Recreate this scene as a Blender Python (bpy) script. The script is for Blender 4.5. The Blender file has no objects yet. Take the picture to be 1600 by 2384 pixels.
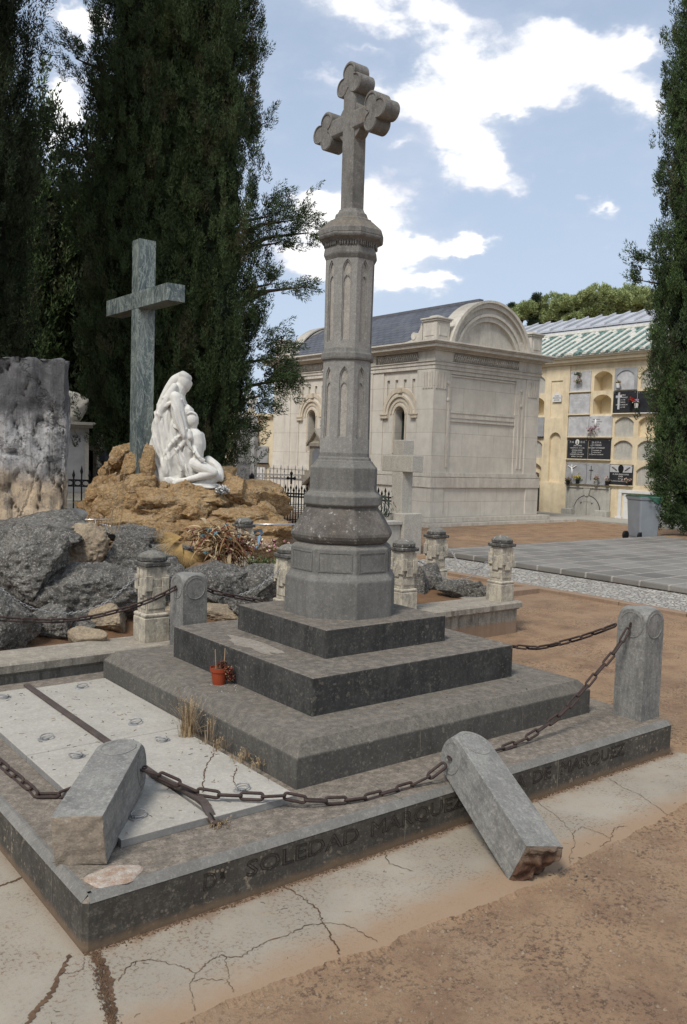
import bpy, bmesh, math, random
import numpy as np
from mathutils import Vector, Matrix, noise as mnoise
SC = bpy.context.scene
COL = SC.collection
rad = math.radians
OFF = {}

# ---------------------------------------------------------------- object helpers
def tag(o, label=None, cat=None, group=None, kind=None):
    if label: o['label'] = label
    if cat: o['category'] = cat
    if group: o['group'] = group
    if kind: o['kind'] = kind
    return o

def thing(name, label, cat, loc=(0, 0, 0), rotz=0, group=None):
    o = bpy.data.objects.new(name, None)
    o.empty_display_size = 0.1
    COL.objects.link(o)
    o.location = loc
    o.rotation_euler = (0, 0, rotz)
    OFF[o.name] = Vector(loc)
    tag(o, label, cat, group)
    return o

class MB:
    """collects simple shapes; build() links them as ONE mesh object"""
    def __init__(s):
        s.v = []; s.f = []; s.m = []; s.sm = []
        s.mi = 0; s.smooth = False; s.X = None
    def add(s, vs, fs):
        b = len(s.v)
        if s.X is not None:
            vs = [s.X @ Vector(q) for q in vs]
        s.v += [tuple(q) for q in vs]
        for f in fs:
            s.f.append([b + i for i in f]); s.m.append(s.mi); s.sm.append(s.smooth)
    def box(s, x0, x1, y0, y1, z0, z1, c=0.0):
        """box with optional chamfer c on the top and vertical edges"""
        if x1 < x0: x0, x1 = x1, x0
        if y1 < y0: y0, y1 = y1, y0
        if c <= 0:
            vs = [(x, y, z) for z in (z0, z1) for x, y in ((x0, y0), (x1, y0), (x1, y1), (x0, y1))]
            s.add(vs, [(3, 2, 1, 0), (4, 5, 6, 7)] + [(i, (i + 1) % 4, 4 + (i + 1) % 4, 4 + i) for i in range(4)])
        else:
            def ring(d, z):
                e = c * .7
                return [(x0 + d + e, y0 + d, z), (x1 - d - e, y0 + d, z), (x1 - d, y0 + d + e, z), (x1 - d, y1 - d - e, z),
                        (x1 - d - e, y1 - d, z), (x0 + d + e, y1 - d, z), (x0 + d, y1 - d - e, z), (x0 + d, y0 + d + e, z)]
            vs = ring(0, z0) + ring(0, z1 - c) + ring(c, z1)
            fs = [tuple(range(7, -1, -1)), tuple(range(16, 24))]
            for k in (0, 8):
                fs += [(k + i, k + (i + 1) % 8, k + 8 + (i + 1) % 8, k + 8 + i) for i in range(8)]
            s.add(vs, fs)
    def loft(s, rings, cap=True, closed=True):
        n = len(rings[0]); vs = [p for r in rings for p in r]; fs = []
        for k in range(len(rings) - 1):
            for i in range(n if closed else n - 1):
                j = (i + 1) % n
                fs.append((k * n + i, k * n + j, (k + 1) * n + j, (k + 1) * n + i))
        if cap:
            fs.append(tuple(range(n - 1, -1, -1))); fs.append(tuple(range((len(rings) - 1) * n, len(rings) * n)))
        s.add(vs, fs)
    def oct(s, cx, cy, prof, cap=True, n=8):
        """prof = [(apothem, z)...]: axis aligned polygon lathe"""
        k = 1 / math.cos(math.pi / n)
        s.loft([[(cx + a * k * math.cos(math.pi / n + i * 2 * math.pi / n), cy + a * k * math.sin(math.pi / n + i * 2 * math.pi / n), z)
                 for i in range(n)] for a, z in prof], cap)
    def tube(s, pts, r, n=8, closed=False, cap=True):
        pts = [Vector(p) for p in pts]; N = len(pts); rings = []
        up = Vector((0, 0, 1)); prev = None
        for i, p in enumerate(pts):
            if closed: t = (pts[(i + 1) % N] - pts[i - 1])
            else: t = pts[min(i + 1, N - 1)] - pts[max(i - 1, 0)]
            t.normalize()
            if prev is None:
                a = t.cross(up)
                if a.length < .05: a = t.cross(Vector((1, 0, 0)))
            else:
                a = prev - t * prev.dot(t)
            a.normalize(); prev = a; b = t.cross(a)
            rr = r[i] if isinstance(r, (list, tuple)) else r
            rings.append([p + (a * math.cos(2 * math.pi * k / n) + b * math.sin(2 * math.pi * k / n)) * rr for k in range(n)])
        if closed: rings.append(rings[0])
        s.loft(rings, cap and not closed)
    def cyl(s, p0, p1, r0, r1=None, n=16):
        s.tube([p0, p1], [r0, r1 if r1 is not None else r0], n)
    def prism(s, poly, f0, f1):
        """poly (u,v) list; f0/f1 map (u,v) to near and far 3-D points"""
        n = len(poly); vs = [f0(*p) for p in poly] + [f1(*p) for p in poly]
        fs = [tuple(range(n)), tuple(range(2 * n - 1, n - 1, -1))]
        fs += [(i, n + i, n + (i + 1) % n, (i + 1) % n) for i in range(n)]
        s.add(vs, fs)
    def ball(s, c, r, seg=10, ring=7):
        if not isinstance(r, (tuple, list)): r = (r, r, r)
        rings = []
        for i in range(ring + 1):
            a = math.pi * i / ring
            q = max(math.sin(a), .02)
            rings.append([(c[0] + r[0] * q * math.cos(2 * math.pi * k / seg), c[1] + r[1] * q * math.sin(2 * math.pi * k / seg),
                           c[2] - r[2] * math.cos(a)) for k in range(seg)])
        s.loft(rings)
    def build(s, name, mats, parent=None, smooth=None, world=True):
        me = bpy.data.meshes.new(name)
        off = Vector((0, 0, 0))
        if parent is not None and world: off = OFF.get(parent.name, off)
        me.from_pydata([(x - off.x, y - off.y, z - off.z) for x, y, z in s.v], [], s.f)
        if not isinstance(mats, (list, tuple)): mats = [mats]
        for m in mats: me.materials.append(m)
        me.polygons.foreach_set('material_index', s.m)
        me.polygons.foreach_set('use_smooth', [smooth if smooth is not None else q for q in s.sm])
        me.validate(); me.update()
        return link(name, me, parent, off)

def link(name, me, parent=None, off=None):
    o = bpy.data.objects.new(name, me); COL.objects.link(o)
    if parent is not None:
        o.parent = parent
        OFF[o.name] = OFF.get(parent.name, Vector((0, 0, 0))) if off is None else off
    else:
        OFF[o.name] = Vector((0, 0, 0))
    return o

def kids(o): return [c for c in bpy.data.objects if c.parent == o]
def copy_tree(o, parent=None):
    c = o.copy(); COL.objects.link(c); c.parent = parent
    for ch in kids(o): copy_tree(ch, c)
    return c
def relabel(o, label, group=None):
    o['label'] = label
    if group: o['group'] = group
    return o

def bevel(o, w=.004, seg=2, ang=35):
    m = o.modifiers.new('bevel', 'BEVEL'); m.width = w; m.segments = seg; m.limit_method = 'ANGLE'; m.angle_limit = rad(ang)
    m.harden_normals = False
    return o

def bake(o):
    """apply the modifiers of o"""
    dg = bpy.context.evaluated_depsgraph_get(); dg.update()
    me = bpy.data.meshes.new_from_object(o.evaluated_get(dg), depsgraph=dg)
    o.modifiers.clear(); o.data = me
    return o

def text_mesh(body, size, depth=.002, bevel=0, outline=False, align='CENTER'):
    cu = bpy.data.curves.new('txt', 'FONT'); cu.body = body; cu.size = size; cu.extrude = depth
    cu.align_x = align; cu.align_y = 'CENTER'; cu.resolution_u = 2
    if outline: cu.fill_mode = 'NONE'; cu.bevel_depth = bevel; cu.bevel_resolution = 1; cu.extrude = 0
    o = bpy.data.objects.new('txt', cu); COL.objects.link(o)
    dg = bpy.context.evaluated_depsgraph_get(); dg.update()
    me = bpy.data.meshes.new_from_object(o.evaluated_get(dg), depsgraph=dg)
    bpy.data.objects.remove(o); bpy.data.curves.remove(cu)
    return me

def add_text(name, body, size, M4, mat, parent, depth=.002, outline=False, bevel=.001, align='CENTER', squeeze=1):
    me = text_mesh(body, size, depth, bevel, outline, align)
    off = OFF[parent.name]
    me.transform(Matrix.Translation(-off) @ M4 @ Matrix.Diagonal((squeeze, 1, 1, 1)))
    me.materials.clear(); me.materials.append(mat); me.name = name
    return link(name, me, parent, off)

def frame_mx(origin, xdir, ydir):
    x = Vector(xdir).normalized(); y = Vector(ydir).normalized(); z = x.cross(y)
    M = Matrix((x, y, z)).transposed().to_4x4(); M.translation = Vector(origin)
    return M

# ---------------------------------------------------------------- materials
class NT:
    def __init__(s, name, rough=.9):
        s.m = bpy.data.materials.new(name); s.m.use_nodes = True
        s.t = s.m.node_tree; s.n = s.t.nodes; s.b = s.n['Principled BSDF']; s.b.inputs['Roughness'].default_value = rough
        s.b.inputs['Specular IOR Level'].default_value = .3
        s.tc = s.n.new('ShaderNodeTexCoord'); s.oi = None
    def l(s, a, b): s.t.links.new(a, b)
    def setin(s, sock, v):
        if isinstance(v, bpy.types.NodeSocket): s.l(v, sock)
        elif isinstance(v, (tuple, list)) and len(v) == 3 and sock.type == 'RGBA': sock.default_value = (*v, 1)
        else: sock.default_value = v
    def math(s, op, a, b=0, c=None, clamp=False):
        n = s.n.new('ShaderNodeMath'); n.operation = op; n.use_clamp = clamp
        s.setin(n.inputs[0], a); s.setin(n.inputs[1], b)
        if c is not None: s.setin(n.inputs[2], c)
        return n.outputs[0]
    def co(s, scale=(1, 1, 1), rnd=True, src=None):
        n = s.n.new('ShaderNodeMapping'); n.inputs['Scale'].default_value = scale
        if src is None:
            src = s.tc.outputs['Object']
            if rnd:
                if s.oi is None:
                    s.oi = s.n.new('ShaderNodeObjectInfo')
                k = s.n.new('ShaderNodeVectorMath'); k.operation = 'ADD'
                q = s.math('MULTIPLY', s.oi.outputs['Random'], 37.0)
                s.l(src, k.inputs[0]); s.l(q, k.inputs[1]); src = k.outputs[0]
        s.l(src, n.inputs['Vector']); return n.outputs[0]
    def noise(s, scale, detail=6, rough=.6, co=None, dist=0):
        n = s.n.new('ShaderNodeTexNoise'); n.inputs['Scale'].default_value = scale; n.inputs['Detail'].default_value = detail
        n.inputs['Roughness'].default_value = rough; n.inputs['Distortion'].default_value = dist
        s.l(co if co is not None else s.co(), n.inputs['Vector']); return n.outputs['Fac']
    def vor(s, scale, co=None, feature='F1', out='Distance', rnd=1):
        n = s.n.new('ShaderNodeTexVoronoi'); n.feature = feature; n.inputs['Scale'].default_value = scale
        n.inputs['Randomness'].default_value = rnd
        s.l(co if co is not None else s.co(), n.inputs['Vector']); return n.outputs[out]
    def ramp(s, f, a, b, lo=0, hi=1):
        n = s.n.new('ShaderNodeMapRange'); n.interpolation_type = 'SMOOTHSTEP'
        s.setin(n.inputs['Value'], f); n.inputs['From Min'].default_value = a; n.inputs['From Max'].default_value = b
        n.inputs['To Min'].default_value = lo; n.inputs['To Max'].default_value = hi
        return n.outputs['Result']
    def mix(s, f, a, b, mode='MIX'):
        n = s.n.new('ShaderNodeMix'); n.data_type = 'RGBA'; n.blend_type = mode; n.clamp_factor = True
        s.setin(n.inputs[0], f); s.setin(n.inputs[6], a); s.setin(n.inputs[7], b); return n.outputs[2]
    def normal_z(s, comp='Z'):
        g = s.n.new('ShaderNodeNewGeometry'); x = s.n.new('ShaderNodeSeparateXYZ'); s.l(g.outputs['True Normal'], x.inputs[0])
        return x.outputs[comp]
    def bump(s, h, strength=.3, dist=.01, prev=None):
        n = s.n.new('ShaderNodeBump'); n.inputs['Strength'].default_value = strength; n.inputs['Distance'].default_value = dist
        s.l(h, n.inputs['Height'])
        if prev is not None: s.l(prev, n.inputs['Normal'])
        return n.outputs[0]
    def done(s, color, normal=None, rough=None):
        s.setin(s.b.inputs['Base Color'], color)
        if normal is not None: s.l(normal, s.b.inputs['Normal'])
        if rough is not None: s.setin(s.b.inputs['Roughness'], rough)
        return s.m

def stone(name, c1, c2, dark=(.03, .03, .03), sc=3.0, streak=0.0, blotch=0.0, top=None, topf=.8, spots=None, spotf=0.0,
          grain=.35, bumps=.35, gs=90, rough=.92, joints=None, mott=0.0, mottcol=(.02, .02, .02), msc=18, dirt=None, bdist=.006, speck=.2, warm=1):
    w_ = lambda c: (c[0] * 1.03, c[1] * 1.0, c[2] * .93) if warm else c
    c1, c2, dark = w_(c1), w_(c2), w_(dark)
    if top is not None: top = w_(top)
    N = NT(name, rough)
    big = N.noise(sc, 5, .6); fine = N.noise(gs, 4, .7); mid = N.noise(sc * 5, 6, .65)
    col = N.mix(N.ramp(big, .35, .65), c1, c2)
    col = N.mix(N.ramp(mid, .3, .75, 0, .45), col, tuple(q * .62 for q in c1))
    if blotch: col = N.mix(N.ramp(N.noise(sc * 1.7, 7, .7), .5, .68, 0, blotch), col, dark)
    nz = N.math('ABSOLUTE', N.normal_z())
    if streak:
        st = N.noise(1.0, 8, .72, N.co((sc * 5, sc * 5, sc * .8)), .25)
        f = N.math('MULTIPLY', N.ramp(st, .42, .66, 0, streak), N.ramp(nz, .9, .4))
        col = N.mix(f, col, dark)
    if mott:
        col = N.mix(N.ramp(N.noise(msc, 8, .75, dist=.3), .47, .6, 0, mott), col, mottcol)
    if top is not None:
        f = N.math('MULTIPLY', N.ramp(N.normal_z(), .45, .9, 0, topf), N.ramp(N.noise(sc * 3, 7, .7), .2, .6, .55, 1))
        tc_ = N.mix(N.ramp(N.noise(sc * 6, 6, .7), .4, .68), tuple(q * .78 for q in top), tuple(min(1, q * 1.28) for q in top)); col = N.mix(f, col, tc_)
    if spots is not None:
        f = N.math('MAXIMUM', N.math('MULTIPLY', N.ramp(N.vor(38), .26, .14, 0, 1), N.ramp(N.noise(7, 3, .6), .5, .6)), N.ramp(N.noise(34, 4, .6), .60, .66, 0, .8))
        f = N.math('MULTIPLY', f, N.ramp(N.noise(3.3, 4, .6), .36, .6, .15 * spotf, spotf)); col = N.mix(f, col, spots)
    col = N.mix(N.ramp(fine, .25, .7, grain, 0), col, tuple(q * .35 for q in c1))
    h = N.math('ADD', N.math('MULTIPLY', fine, .5), N.math('MULTIPLY', mid, 1.0))
    # coarse mineral speckle, light and dark
    sp = N.noise(62 if gs > 60 else gs * .7, 3, .75)
    col = N.mix(N.ramp(sp, .54, .66, 0, speck), col, tuple(min(1, q * 1.7) for q in c1)); col = N.mix(N.ramp(sp, .44, .34, 0, speck * 1.1), col, tuple(q * .3 for q in c1))
    nrm = N.bump(N.math('ADD', h, N.math('MULTIPLY', sp, .6)), bumps, bdist)
    if joints:
        g = N.n.new('ShaderNodeSeparateXYZ'); N.l(N.tc.outputs['Object'], g.inputs[0])
        cm = N.n.new('ShaderNodeCombineXYZ')
        N.l(N.math('ADD', g.outputs[0], g.outputs[1]), cm.inputs[0]); N.l(g.outputs[2], cm.inputs[1])
        br = N.n.new('ShaderNodeTexBrick'); N.l(cm.outputs[0], br.inputs['Vector'])
        br.inputs['Scale'].default_value = 1; br.inputs['Brick Width'].default_value = joints[0]; br.inputs['Row Height'].default_value = joints[1]
        br.inputs['Mortar Size'].default_value = .006; br.inputs['Mortar Smooth'].default_value = .3
        br.inputs['Color1'].default_value = (1, 1, 1, 1); br.inputs['Color2'].default_value = (.95, .94, .92, 1); br.inputs['Mortar'].default_value = (.66, .63, .58, 1)
        col = N.mix(1.0, col, br.outputs['Color'], 'MULTIPLY')
    if dirt is not None:
        # soil splashed up from the ground: object z above its base
        g = N.n.new('ShaderNodeSeparateXYZ'); N.l(N.tc.outputs['Object'], g.inputs[0])
        z = N.math('ADD', g.outputs[2], N.math('MULTIPLY', N.noise(14, 5), -.05))
        col = N.mix(N.ramp(z, dirt[1], dirt[1] - .035, 0, .8), col, dirt[0])
    return N.done(col, nrm)

def plain(name, c, rough=.6, metal=0, var=.25, sc=8, bumps=.1, spec=None, gs=60):
    N = NT(name, rough); N.b.inputs['Metallic'].default_value = metal
    n = N.noise(sc, 5); f = N.noise(gs, 4, .7)
    col = N.mix(N.ramp(n, .3, .7, 0, 1), c, tuple(q * (1 - var) for q in c))
    return N.done(col, N.bump(f, bumps, .004))

def leafmat(name, cols, rough=.75, sc=1.3, trans=.0):
    N = NT(name, rough)
    a = N.noise(sc, 3, .6, N.co(rnd=False)); at = N.n.new('ShaderNodeAttribute'); at.attribute_name = 'tint'; b = at.outputs['Fac']
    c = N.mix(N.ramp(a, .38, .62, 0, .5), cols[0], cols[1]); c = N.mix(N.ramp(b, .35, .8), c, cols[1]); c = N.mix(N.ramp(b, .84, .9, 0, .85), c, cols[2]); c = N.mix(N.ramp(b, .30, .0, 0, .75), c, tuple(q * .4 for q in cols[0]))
    c = N.mix(N.ramp(N.noise(60, 2, .5, N.co(rnd=False)), .3, .7, .45, 0), c, tuple(q * .35 for q in cols[0]))
    N.b.inputs['Specular IOR Level'].default_value = .15
    return N.done(c)

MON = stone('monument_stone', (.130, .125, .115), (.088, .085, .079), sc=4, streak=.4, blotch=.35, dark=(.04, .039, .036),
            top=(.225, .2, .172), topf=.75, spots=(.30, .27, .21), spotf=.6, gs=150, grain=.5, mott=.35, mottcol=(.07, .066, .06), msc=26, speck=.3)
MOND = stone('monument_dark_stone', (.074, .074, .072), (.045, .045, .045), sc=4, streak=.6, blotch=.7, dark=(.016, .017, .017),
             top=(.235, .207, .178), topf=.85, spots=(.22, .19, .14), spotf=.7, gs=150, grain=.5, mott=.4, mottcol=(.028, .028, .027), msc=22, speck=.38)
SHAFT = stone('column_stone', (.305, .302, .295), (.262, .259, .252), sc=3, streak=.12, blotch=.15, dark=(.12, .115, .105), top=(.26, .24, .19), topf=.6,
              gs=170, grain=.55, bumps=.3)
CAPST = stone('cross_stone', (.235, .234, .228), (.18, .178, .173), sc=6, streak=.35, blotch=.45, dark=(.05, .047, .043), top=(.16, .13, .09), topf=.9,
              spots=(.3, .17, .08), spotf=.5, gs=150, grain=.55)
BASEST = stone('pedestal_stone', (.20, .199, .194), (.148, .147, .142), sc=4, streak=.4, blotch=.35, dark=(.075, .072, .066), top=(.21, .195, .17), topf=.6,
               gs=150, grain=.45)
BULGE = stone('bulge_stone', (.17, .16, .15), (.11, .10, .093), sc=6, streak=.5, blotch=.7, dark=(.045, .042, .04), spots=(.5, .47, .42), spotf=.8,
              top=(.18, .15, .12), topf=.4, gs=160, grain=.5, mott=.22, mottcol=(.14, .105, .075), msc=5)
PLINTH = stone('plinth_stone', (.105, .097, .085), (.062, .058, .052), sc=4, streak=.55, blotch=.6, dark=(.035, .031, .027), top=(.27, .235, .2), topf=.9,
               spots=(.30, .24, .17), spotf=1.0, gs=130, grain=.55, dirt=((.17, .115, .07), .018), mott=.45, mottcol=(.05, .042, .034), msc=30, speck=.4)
TOPEDGE = stone('plinth_edge_stone', (.225, .22, .21), (.165, .162, .155), sc=9, streak=0, blotch=.25, dark=(.12, .115, .1), gs=140, grain=.4)
POST = stone('post_stone', (.30, .298, .288), (.215, .213, .207), sc=7, streak=.45, blotch=.45, dark=(.055, .056, .058), gs=120, grain=.55, spots=(.5, .5, .49), spotf=.3, mott=.25, mottcol=(.09, .09, .085), msc=26)
POSTEND = stone('post_broken_end', (.3, .26, .215), (.2, .17, .14), sc=9, blotch=.3, dark=(.1, .06, .035), gs=110, bumps=.6)
POSTRED = stone('post_broken_core', (.13, .075, .048), (.09, .045, .03), sc=16, blotch=.5, mott=.6, mottcol=(.20, .16, .115), msc=12, dark=(.03, .015, .01), gs=110, bumps=.8)
SLAB = stone('white_slab', (.455, .44, .41), (.415, .40, .37), sc=2, streak=0, blotch=.06, dark=(.4, .36, .3), gs=220, grain=.3, bumps=.08, rough=.7, mott=.25, mottcol=(.30, .26, .20), msc=60, speck=.18)
SLABEDGE = stone('slab_edge', (.27, .27, .27), (.22, .22, .22), sc=6, gs=200, grain=.2, bumps=.1, rough=.6)
PED = stone('carved_post_stone', (.60, .55, .46), (.50, .455, .38), sc=5, streak=.4, blotch=.45, dark=(.10, .098, .092), gs=110, grain=.4,
            mott=.5, mottcol=(.15, .145, .135), msc=14)
PEDCAP = stone('carved_post_cap', (.15, .145, .135), (.08, .08, .078), sc=9, streak=.5, blotch=.6, dark=(.02, .02, .02), top=(.3, .29, .26), topf=.5, gs=90,
               spots=(.5, .49, .45), spotf=1, mott=.6, mottcol=(.03, .03, .03), msc=24)
KERB = stone('kerb_stone', (.40, .37, .32), (.3, .28, .25), sc=3, streak=.75, blotch=.45, dark=(.07, .06, .05), top=(.33, .295, .25), topf=.7, gs=90, grain=.45,
             dirt=((.25, .16, .1), .1))
LIME = stone('boulder_limestone', (.31, .30, .28), (.12, .117, .11), sc=5, streak=0, blotch=.75, dark=(.045, .045, .045), gs=75, grain=.8, bumps=1.0,
             mott=.85, mottcol=(.042, .04, .038), msc=24, speck=.6, spots=(.6, .58, .54), spotf=.8, bdist=.03)
TANROCK = stone('tan_rock', (.40, .33, .24), (.27, .22, .17), sc=5, blotch=.5, dark=(.07, .06, .05), gs=60, grain=.5, bumps=.9, mott=.3, mottcol=(.09, .08, .07), bdist=.015)
OCHRE = stone('ochre_rock', (.50, .345, .18), (.39, .24, .11), sc=3.5, blotch=.55, dark=(.10, .05, .02), gs=45, grain=.5, bumps=1.0, mott=.5,
              mottcol=(.54, .43, .30), msc=11, speck=.35, spots=(.60, .48, .34), spotf=.5, bdist=.05)
MENHIR_ = stone('menhir_stone', (.47, .45, .425), (.36, .34, .33), sc=1.6, streak=.5, blotch=.5, dark=(.09, .092, .1), gs=55, grain=.45, bumps=.8, mott=.35,
               mottcol=(.09, .09, .095), msc=9, bdist=.02)
GRAN = stone('granite', (.52, .50, .46), (.46, .44, .40), sc=3, streak=.15, dark=(.18, .16, .13), gs=75, grain=.5, bumps=.5, mott=.35, mottcol=(.2, .195, .19), msc=60)
MAUS = stone('mausoleum_ashlar', (.70, .675, .625), (.64, .615, .57), sc=.7, streak=.16, blotch=.08, dark=(.25, .215, .18), gs=40, grain=.12, bumps=.12,
             joints=(1.15, .56), rough=.85, speck=.08)
MAUSP = stone('mausoleum_trim', (.68, .65, .595), (.60, .57, .52), sc=1.5, streak=.3, blotch=.15, dark=(.19, .165, .14), gs=40, grain=.15, bumps=.12, top=(.25, .235, .215), topf=.8, speck=.08)
MAUSW = stone('mausoleum_warm_trim', (.66, .59, .49), (.60, .54, .44), sc=1.5, streak=.3, blotch=.1, dark=(.26, .2, .14), gs=40, grain=.12, bumps=.1, speck=.08)
TOMB = stone('grey_tomb_stone', (.47, .465, .44), (.41, .405, .385), sc=2, streak=.3, dark=(.15, .15, .14), gs=60, grain=.2, bumps=.15)
WTOMB = stone('white_tomb_stone', (.6, .6, .6), (.52, .52, .52), sc=2, streak=.3, dark=(.22, .22, .22), gs=60, grain=.2, bumps=.3)
PLASTER = stone('yellow_plaster', (.80, .70, .52), (.75, .645, .465), sc=.8, streak=.3, blotch=.2, dark=(.36, .27, .17), gs=50, grain=.08, bumps=.08, speck=.05)
PLASTER2 = stone('yellow_plaster_pale', (.82, .73, .55), (.77, .675, .50), sc=.8, streak=.15, dark=(.4, .3, .2), gs=50, grain=.08, bumps=.05, speck=.05)  # slightly paler, less streaked tone of the yellow plaster
STATUE = stone('statue_marble', (.70, .70, .685), (.64, .64, .63), sc=3, streak=.45, dark=(.5, .5, .48), gs=120, grain=.12, bumps=.1, rough=.85, speck=.05)
RUST = stone('rusty_iron', (.065, .045, .04), (.04, .028, .027), sc=20, blotch=.4, dark=(.10, .045, .02), gs=300, grain=.4, bumps=.4, rough=.7)
IRONBAR = stone('iron_bar', (.10, .082, .078), (.07, .055, .05), sc=12, blotch=.4, dark=(.13, .07, .035), gs=200, grain=.3, bumps=.5, rough=.7)
BLACK = plain('black_iron', (.012, .012, .013), .5, 0, .3)
GALV = plain('galvanised_chain', (.40, .395, .385), .5, .25, .5, 30)
STEEL = plain('steel_rail', (.62, .63, .65), .3, .8, .3, 10)
GREYP = plain('grey_marble_plaque', (.38, .385, .39), .35, 0, .25, 4)
LGREYP = plain('pale_marble_plaque', (.56, .56, .56), .35, 0, .3, 5)
DARKP = plain('black_granite_plaque', (.035, .037, .042), .25, 0, .3, 5)
WHITEP = plain('white_plaque', (.72, .71, .69), .5, 0, .1, 5)
LETTER = plain('pale_lettering', (.7, .69, .66), .5, 0, .1)
LETTERD = plain('dark_lettering', (.06, .06, .06), .5, 0, .1)
INSCR = plain('incised_lettering', (.034, .026, .019), .95, 0, .5)
CRACK = plain('crack_soil', (.14, .085, .05), 1, 0, .5, 20, .5)
GLASS = plain('dark_glass', (.006, .008, .009), .7, 0, .2)
BINM = plain('grey_plastic', (.24, .26, .275), .5, 0, .12, 5)
BAG = plain('green_bag', (.045, .14, .09), .3, 0, .5, 12)
TERRA = plain('terracotta_plastic', (.30, .055, .02), .45, 0, .25, 10)
BARK = stone('bark', (.10, .075, .055), (.06, .045, .035), sc=6, streak=.6, dark=(.02, .015, .012), gs=60, bumps=.8)
DRYW = plain('dry_stalk', (.42, .31, .18), .9, 0, .3)
STICK = plain('wooden_stick', (.36, .24, .14), .8, 0, .3)
REDL = plain('dead_red_leaves', (.16, .035, .025), .9, 0, .5, 30)
TANL = plain('dead_tan_leaves', (.33, .22, .12), .9, 0, .5, 30)
FL = {k: plain('petals_' + k, c, .8, 0, .3, 30) for k, c in dict(pink=(.62, .3, .36), cream=(.72, .62, .45), yellow=(.72, .5, .05), red=(.6, .03, .02), violet=(.35, .22, .5),
      blue=(.2, .38, .42), green=(.07, .12, .035), orange=(.6, .2, .04), teal=(.16, .3, .32)).items()}

# ---------------------------------------------------------------- arched cells
def arch_cell(mb, F, u0, u1, z0, z1, out, depth, back=True, face=True, mb_back=None):
    """rectangle u0..u1,z0..z1 pierced by the outline out (bottom-left, up over the arch, bottom-right)"""
    uc = (out[0][0] + out[-1][0]) / 2; zt = max(p[1] for p in out); zb = out[0][1]
    n = len(out); h = n // 2
    if face:
        L = [(u0, z0), (uc, z0), (uc, zb)] + out[:h] + [(uc, zt), (uc, z1), (u0, z1)]
        R = [(uc, z0), (u1, z0), (u1, z1), (uc, z1), (uc, zt)] + out[n - h:] + [(uc, zb)]
        for P in (L, R): mb.add([F(u, z, 0) for u, z in P], [tuple(range(len(P)))])
    ring = out
    vs = [F(u, z, 0) for u, z in ring] + [F(u, z, depth) for u, z in ring]
    mb.add(vs, [(i, (i + 1) % n, n + (i + 1) % n, n + i) for i in range(n)])
    if back: (mb_back or mb).add([F(u, z, depth) for u, z in ring], [tuple(range(n))])

def arch_pts(ul, ur, zb, zs, rise, n=12, pointed=False, us=1.0):
    out = [(ul, zb)]
    w = (ur - ul) / 2; uc = (ul + ur) / 2
    if pointed:
        wm = w * us; R = (wm * wm + rise * rise) / (2 * wm); am = math.atan2(rise, R - wm)
        for i in range(n // 2 + 1):
            a = am * i / (n // 2)
            out.append((ul + (R - R * math.cos(a)) / us, zs + R * math.sin(a)))
        out += [(2 * uc - u, z) for u, z in out[-2:0:-1]] + [(ur, zb)]
    else:
        R = (w * w + rise * rise) / (2 * rise); a0 = math.asin(min(1, w / R))
        for i in range(n + 1):
            a = -a0 + 2 * a0 * i / n
            out.append((uc + R * math.sin(a), zs + rise - R + R * math.cos(a)))
        out.append((ur, zb))
    if len(out) % 2: out.insert(len(out) // 2, out[len(out) // 2])
    return out

# ---------------------------------------------------------------- the column monument
T = thing('column_monument', 'tall stepped grey stone grave monument with octagonal column topped by a trefoil cross', 'grave monument', (0, 0, 0))
b = MB(); b.box(0, 3.386, 0, 2.655, -.05, .18, .022)
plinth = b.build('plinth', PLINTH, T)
b = MB()   # paler worn arris along the front and left edges
b.loft([[(0, 0 - .0015, .157), (.0155, 0 - .0015, .1815), (0, 0, .157)][:3], [(3.37, -.0015, .157), (3.37, -.0015, .1815), (3.37, 0, .157)]]) if 0 else None
def arris(mb, P, Q, inx, iny, w, z, c):
    """thin strip lying on a chamfer, 1.5 mm proud"""
    e = .0015
    for A, B in ((P, Q),):
        v = [(A[0] - inx * e, A[1] - iny * e, z - c), (B[0] - inx * e, B[1] - iny * e, z - c), (B[0] + inx * c, B[1] + iny * c, z + e), (A[0] + inx * c, A[1] + iny * c, z + e),
             (B[0] + inx * (c + w), B[1] + iny * (c + w), z + e), (A[0] + inx * (c + w), A[1] + iny * (c + w), z + e)]
        mb.add(v, [(0, 1, 2, 3), (3, 2, 4, 5)])
b = MB(); arris(b, (.02, 0), (3.37, 0), 0, 1, .012, .18, .022); arris(b, (0, 2.64), (0, .02), 1, 0, .012, .18, .022)
b.build('worn_edge', TOPEDGE, plinth)
def fit_text(body, x0, x1, zc, h, parent):
    me = text_mesh(body, h, 0, .0014, True)
    xs = [v.co.x for v in me.vertices]; k = (x1 - x0) / (max(xs) - min(xs)); m = (max(xs) + min(xs)) / 2
    M4 = frame_mx(((x0 + x1) / 2, -.0006, zc), (1, 0, 0), (0, 0, 1)) @ Matrix.Diagonal((k, 1, 1, 1)) @ Matrix.Translation((-m, 0, 0))
    me.transform(M4); me.materials.clear(); me.materials.append(INSCR); me.name = 'inscription'
    link('inscription', me, parent, Vector((0, 0, 0)))
for w_, a_, b_ in (('D', .427, .478), ('a', .492, .512), ('SOLEDAD', .60, 1.123), ('MARQUEZ', 1.185, 1.725), ('VDA', 1.90, 2.135), ('DE', 2.187, 2.322), ('MARQUEZ', 2.395, 2.93)):
    fit_text(w_, a_, b_, .105 if w_ != 'a' else .118, .086 if w_ != 'a' else .05, plinth)
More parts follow.
